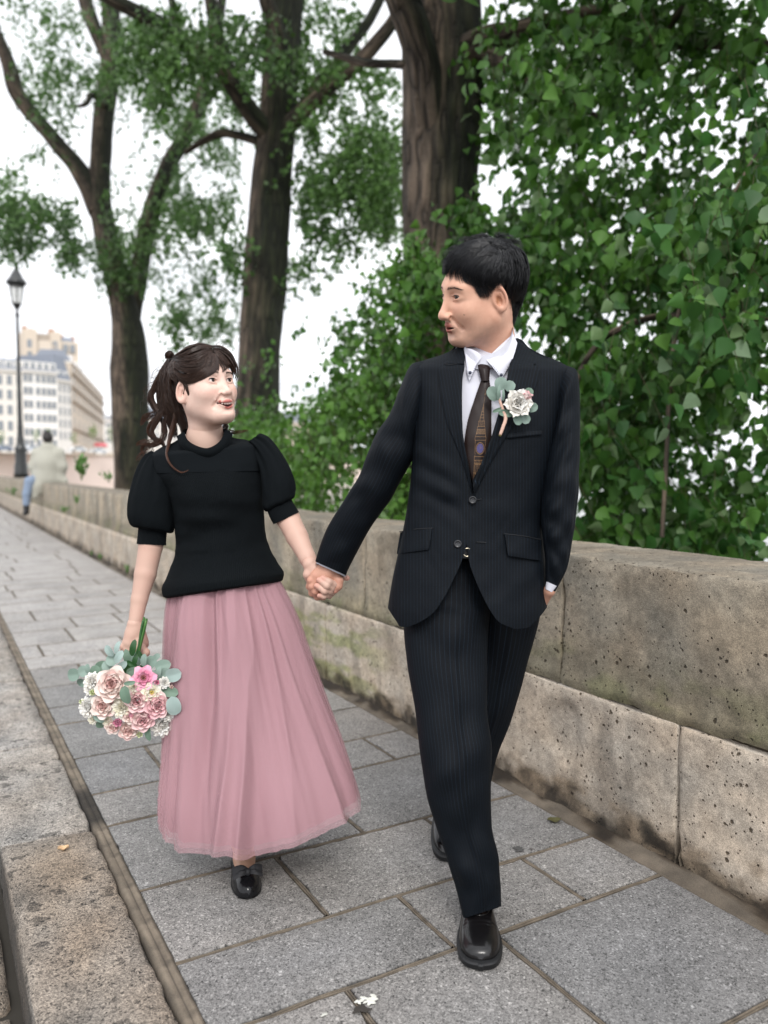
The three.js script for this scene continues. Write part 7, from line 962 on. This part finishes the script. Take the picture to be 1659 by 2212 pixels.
{ // the man's buttonhole
  const B = (x, y, z = 0) => at(810 + 0.2995 * x, 475.2 + 0.2995 * y, 1.93 - z), m = (px) => px * 0.2995 / FOCAL * 1.91;
  const bt = thing('boutonniere', 'white and pink lisianthus buttonhole with eucalyptus pinned to the man\'s left lapel', 'boutonniere', B(1000, 1350));
  flower(bt, 'lisi', PM.white, B(1035, 1320, .02), TOWARD.clone().add(V(0, 0.1, 0)).addScaledVector(RIGHT, 0.1), m(108), 'lisianthus'); flower(bt, 'bud', PM.rose, B(1090, 1275, .012), RIGHT.clone().multiplyScalar(0.8).add(UP).addScaledVector(TOWARD, 0.6), m(80), 'lisianthus_bud');
  for (const [x, y, w, h, a, k, z] of [[855, 1252, 46, 60, 130, 0, .0], [907, 1180, 46, 50, 95, 1, -.004], [972, 1198, 40, 42, 60, 1, -.002], [1105, 1250, 34, 44, 60, 2, .0], [1135, 1352, 34, 42, 20, 0, .0], [945, 1395, 26, 56, -10, 2, .008], [1028, 1440, 32, 44, -70, 0, .004], [1082, 1432, 36, 44, -50, 1, .0], [888, 1370, 14, 44, 20, 2, .004], [893, 1245, 12, 56, 88, 0, .014], [925, 1260, 10, 46, 92, 0, .014], [1110, 1345, 30, 40, 10, 2, -.004]]) { const t = a * Math.PI / 180; roundLeaf(bt, B(x, y, z), RIGHT.clone().multiplyScalar(Math.cos(t)).addScaledVector(UP, Math.sin(t)).addScaledVector(TOWARD, 0.15), TOWARD.clone().addScaledVector(RIGHT, 0.4 * (FR() - 0.5)), m(w), m(h), eucMats[k]); }
  part('stem', tube([B(895, 1290, .004), B(920, 1360, .006), B(942, 1430, .01), B(925, 1490, .012), B(903, 1550, .012)], [0.0032, 0.0036, 0.0044, 0.0042, 0.0036], 30, 12, (r, a, t) => r * (1 + 0.08 * Math.sin(t * 70))), phys({ color: lin(0.62, 0.4, 0.31), roughness: 0.6 }), bt);
  part('stem_end', tube([B(904, 1546, .012), B(900, 1560, .012)], [0.0034, 0.003], 4, 10), mat({ color: lin(0.12, 0.1, 0.02), roughness: 0.8 }), bt);
}

// ---------------------------------------------------------------- the person sitting on the wall, far along the pavement
{
  const D = 15.2, p = (x, y, z = 0) => at(x, y, D - z), o = thing('person', 'person in cream coat sitting hunched on the parapet with their back turned, by the lamp', 'person', p(95, 1040));
  const net = (caps, k, col, name, m, par = o) => part(name, paint(flesh(caps, 0.018, k), col), m, par);
  net([...seg([p(104, 1030), p(103, 985), p(103, 962)], [0.15, 0.12, 0.05]), ...seg([p(103, 962), p(102, 944, .06)], [0.05, 0.085])], 0.03, () => [0.42, 0.25, 0.18], 'body', skinMat);
  net([...seg([p(101, 938, .06), p(103, 946, .05), p(104, 953, .02)], [0.075, 0.092, 0.07])], 0.03, (q) => [0.02, 0.017, 0.016], 'hair', mat({ vertexColors: true, roughness: 0.6 }));
  const coat = phys({ color: lin(0.42, 0.41, 0.35), roughness: 0.9, vertexColors: true, sheen: 0.3, sheenColor: lin(0.6, 0.6, 0.55) }), fold = (q) => { const k = 1 - 0.1 * Math.abs(fbm(q.x * 7, q.y * 3, q.z * 7, 3)); return [k, k, k]; };
  const ct = net([...seg([p(104, 1034), p(104, 1000), p(104, 972)], [0.24, 0.235, 0.16]), ...seg([p(82, 978), p(126, 978)], [0.1, 0.1]), ...seg([p(80, 982, .02), p(73, 1008, .03), p(78, 1032, .0)], [0.1, 0.09, 0.075]), ...seg([p(128, 982, .02), p(134, 1008, .02), p(132, 1030, .0)], [0.1, 0.09, 0.075]), ...seg([p(92, 1030, .05), p(82, 1050, .12), p(76, 1070, .16)], [0.17, 0.13, 0.075]), ...seg([p(120, 1034), p(138, 1040)], [0.13, 0.08]), ...seg([p(98, 1040, .05), p(90, 1062, .12)], [0.11, 0.05])], 0.07, fold, 'coat', coat);
  net(seg([p(88, 970), p(104, 965, -.02), p(120, 970)], [0.06, 0.07, 0.06]), 0.04, fold, 'collar', coat, ct);
  net(seg([p(84, 1034, .06), p(64, 1040, .24), p(58, 1066, .26), p(57, 1088, .25)], [0.1, 0.09, 0.075, 0.065]), 0.03, () => [1, 1, 1], 'jeans', mat({ color: lin(0.22, 0.28, 0.38), roughness: 0.9, vertexColors: true }));
  net([...seg([p(57, 1086, .25), p(57, 1102, .25)], [0.055, 0.055]), ...seg([p(59, 1106, .2), p(54, 1109, .4)], [0.045, 0.042])], 0.02, () => [1, 1, 1], 'shoe', mat({ color: lin(0.012, 0.012, 0.014), roughness: 0.5, vertexColors: true }));
}
// weeds on and at the foot of the wall
function weed(label, p, h, n, seed, spread = 0.5, round = false, group) {
  const R = mulberry(seed), o = thing('weed', label, 'plant', p, group), st = [], lf = [];
  for (let i = 0; i < n; i++) { const a = R() * 6.28, r = spread * h * R(), t = p.clone().add(V(Math.cos(a) * r, h * (0.55 + 0.5 * R()), Math.sin(a) * r)), mid = p.clone().lerp(t, 0.5).add(V(0, 0.08 * h, 0)); st.push(tube([p.clone(), mid, t], [h * 0.012, h * 0.01, h * 0.005], 8, 5)); const L = h * (round ? 0.2 : 0.3); for (let k = 0; k < (round ? 5 : 3); k++) { const g = leafGeometry(L * (round ? 1 : 0.4), L * 1.2, 0.3), q = p.clone().lerp(t, 0.35 + 0.65 * R()); g.applyMatrix4(new THREE.Matrix4().compose(q, new THREE.Quaternion().setFromEuler(new THREE.Euler(-1 + 2 * R(), R() * 6.28, 2.4 + R())), V(1, 1, 1))); lf.push(g); } }
  part('stem', merge(st), mat({ color: lin(0.12, 0.16, 0.05), roughness: 0.8 }), o); const f = part('foliage', merge(lf), phys({ color: lin(0.1, 0.24, 0.045), roughness: 0.5, transmission: 0.25, thickness: 0 }), o); f.userData.kind = 'stuff'; return o;
}
{ const wallTop = (x, y, h = WH) => ground(x, y, h);
  weed('leafy self-sown plant growing on top of the wall between the seated person and the trunk', at(176, 1038, 11.6), 0.36, 11, 1, 0.55, true);
  weed('low green sprig on top of the wall close to the leftmost trunk', at(236, 1043, 10.4), 0.16, 8, 2, 0.8, true);
  weed('upright green weed at the foot of the wall beside the woman\'s right elbow', ground(275, 1243), 0.11, 14, 3, 0.25);
  weed('small weed tuft at the foot of the wall, left of the upright weed', ground(216, 1212), 0.09, 14, 4, 0.6);
  weed('tiny weed tuft at the wall foot, farther along than the other two', ground(198, 1203), 0.07, 10, 5, 0.6);
  weed('green fern clump hanging from the wall ledge below the coping, right of the seated person', at(139, 1109, 10.9), 0.1, 14, 6, 0.9, true);
  weed('grassy tuft on the wall face left of the seated person\'s shoe', at(28, 1072, 16.2), 0.16, 14, 7, 0.9, true);
  weed('faint green sprig on the wall face above the ledge, left of the woman', at(165, 1092, 10.3), 0.12, 10, 8, 0.5, true); }
// fallen leaves and marks on the stone
function fallen(label, p, ax, size, color, curl, name = 'fallen_leaf') { const o = part(name, grid(10, 12, (u, v) => { const s = (u - 0.5) * 2, w = 0.42 * size * Math.pow(Math.sin(Math.PI * clamp(v, 0.02, 0.98)), 0.8); const c = Math.cos(ax), n = Math.sin(ax), X = (v - 0.5) * size, Y = s * w; return V(p.x + X * c - Y * n, p.y + 0.004 + curl * size * (0.35 * s * s + 0.5 * (v - 0.5) ** 2) + 0.0015 * Math.sin(v * 9), p.z + X * n + Y * c); }), mat({ color: lin(...color), roughness: 0.8 })); return tag(o, label, 'leaf'); }
fallen('curled tan fallen leaf lying on the brown kerb stone', ground(137, 1838), 0.2, 0.032, [0.6, 0.42, 0.25], 0.7);
fallen('dark olive fallen leaf on the slab close to the wall, right of the man\'s trousers', ground(1197, 1775), 0.5, 0.045, [0.07, 0.065, 0.02], 0.25);
{ const splat = (p, r, seed, c, name) => { const g = grid(40, 8, (u, v) => { const a = u * 6.283, rr = r * v * (0.75 + 0.55 * vn(Math.cos(a) * 2.2 + seed, Math.sin(a) * 2.2, seed)); return V(p.x + Math.cos(a) * rr * 1.3, 0.0035 + 0.0012 * (1 - v), p.z + Math.sin(a) * rr); }, true); part(name, g, mat({ color: lin(...c), roughness: 0.9 }), pavement); };
  const pts = [[784, 2160], [797, 2166], [775, 2167], [806, 2158]]; pts.forEach(([x, y], i) => splat(ground(x, y), 0.008 + 0.004 * (i % 2), i + 3, [0.62, 0.62, 0.56], 'bird_dropping')); splat(ground(700, 2195), 0.006, 9, [0.5, 0.5, 0.45], 'bird_dropping'); splat(ground(1122, 1836), 0.016, 12, [0.07, 0.068, 0.066], 'dark_stain'); splat(ground(1148, 1836), 0.006, 15, [0.1, 0.09, 0.085], 'dark_stain'); splat(ground(780, 2185), 0.016, 17, [0.035, 0.03, 0.025], 'dark_stain'); }
renderer.render(scene, camera);
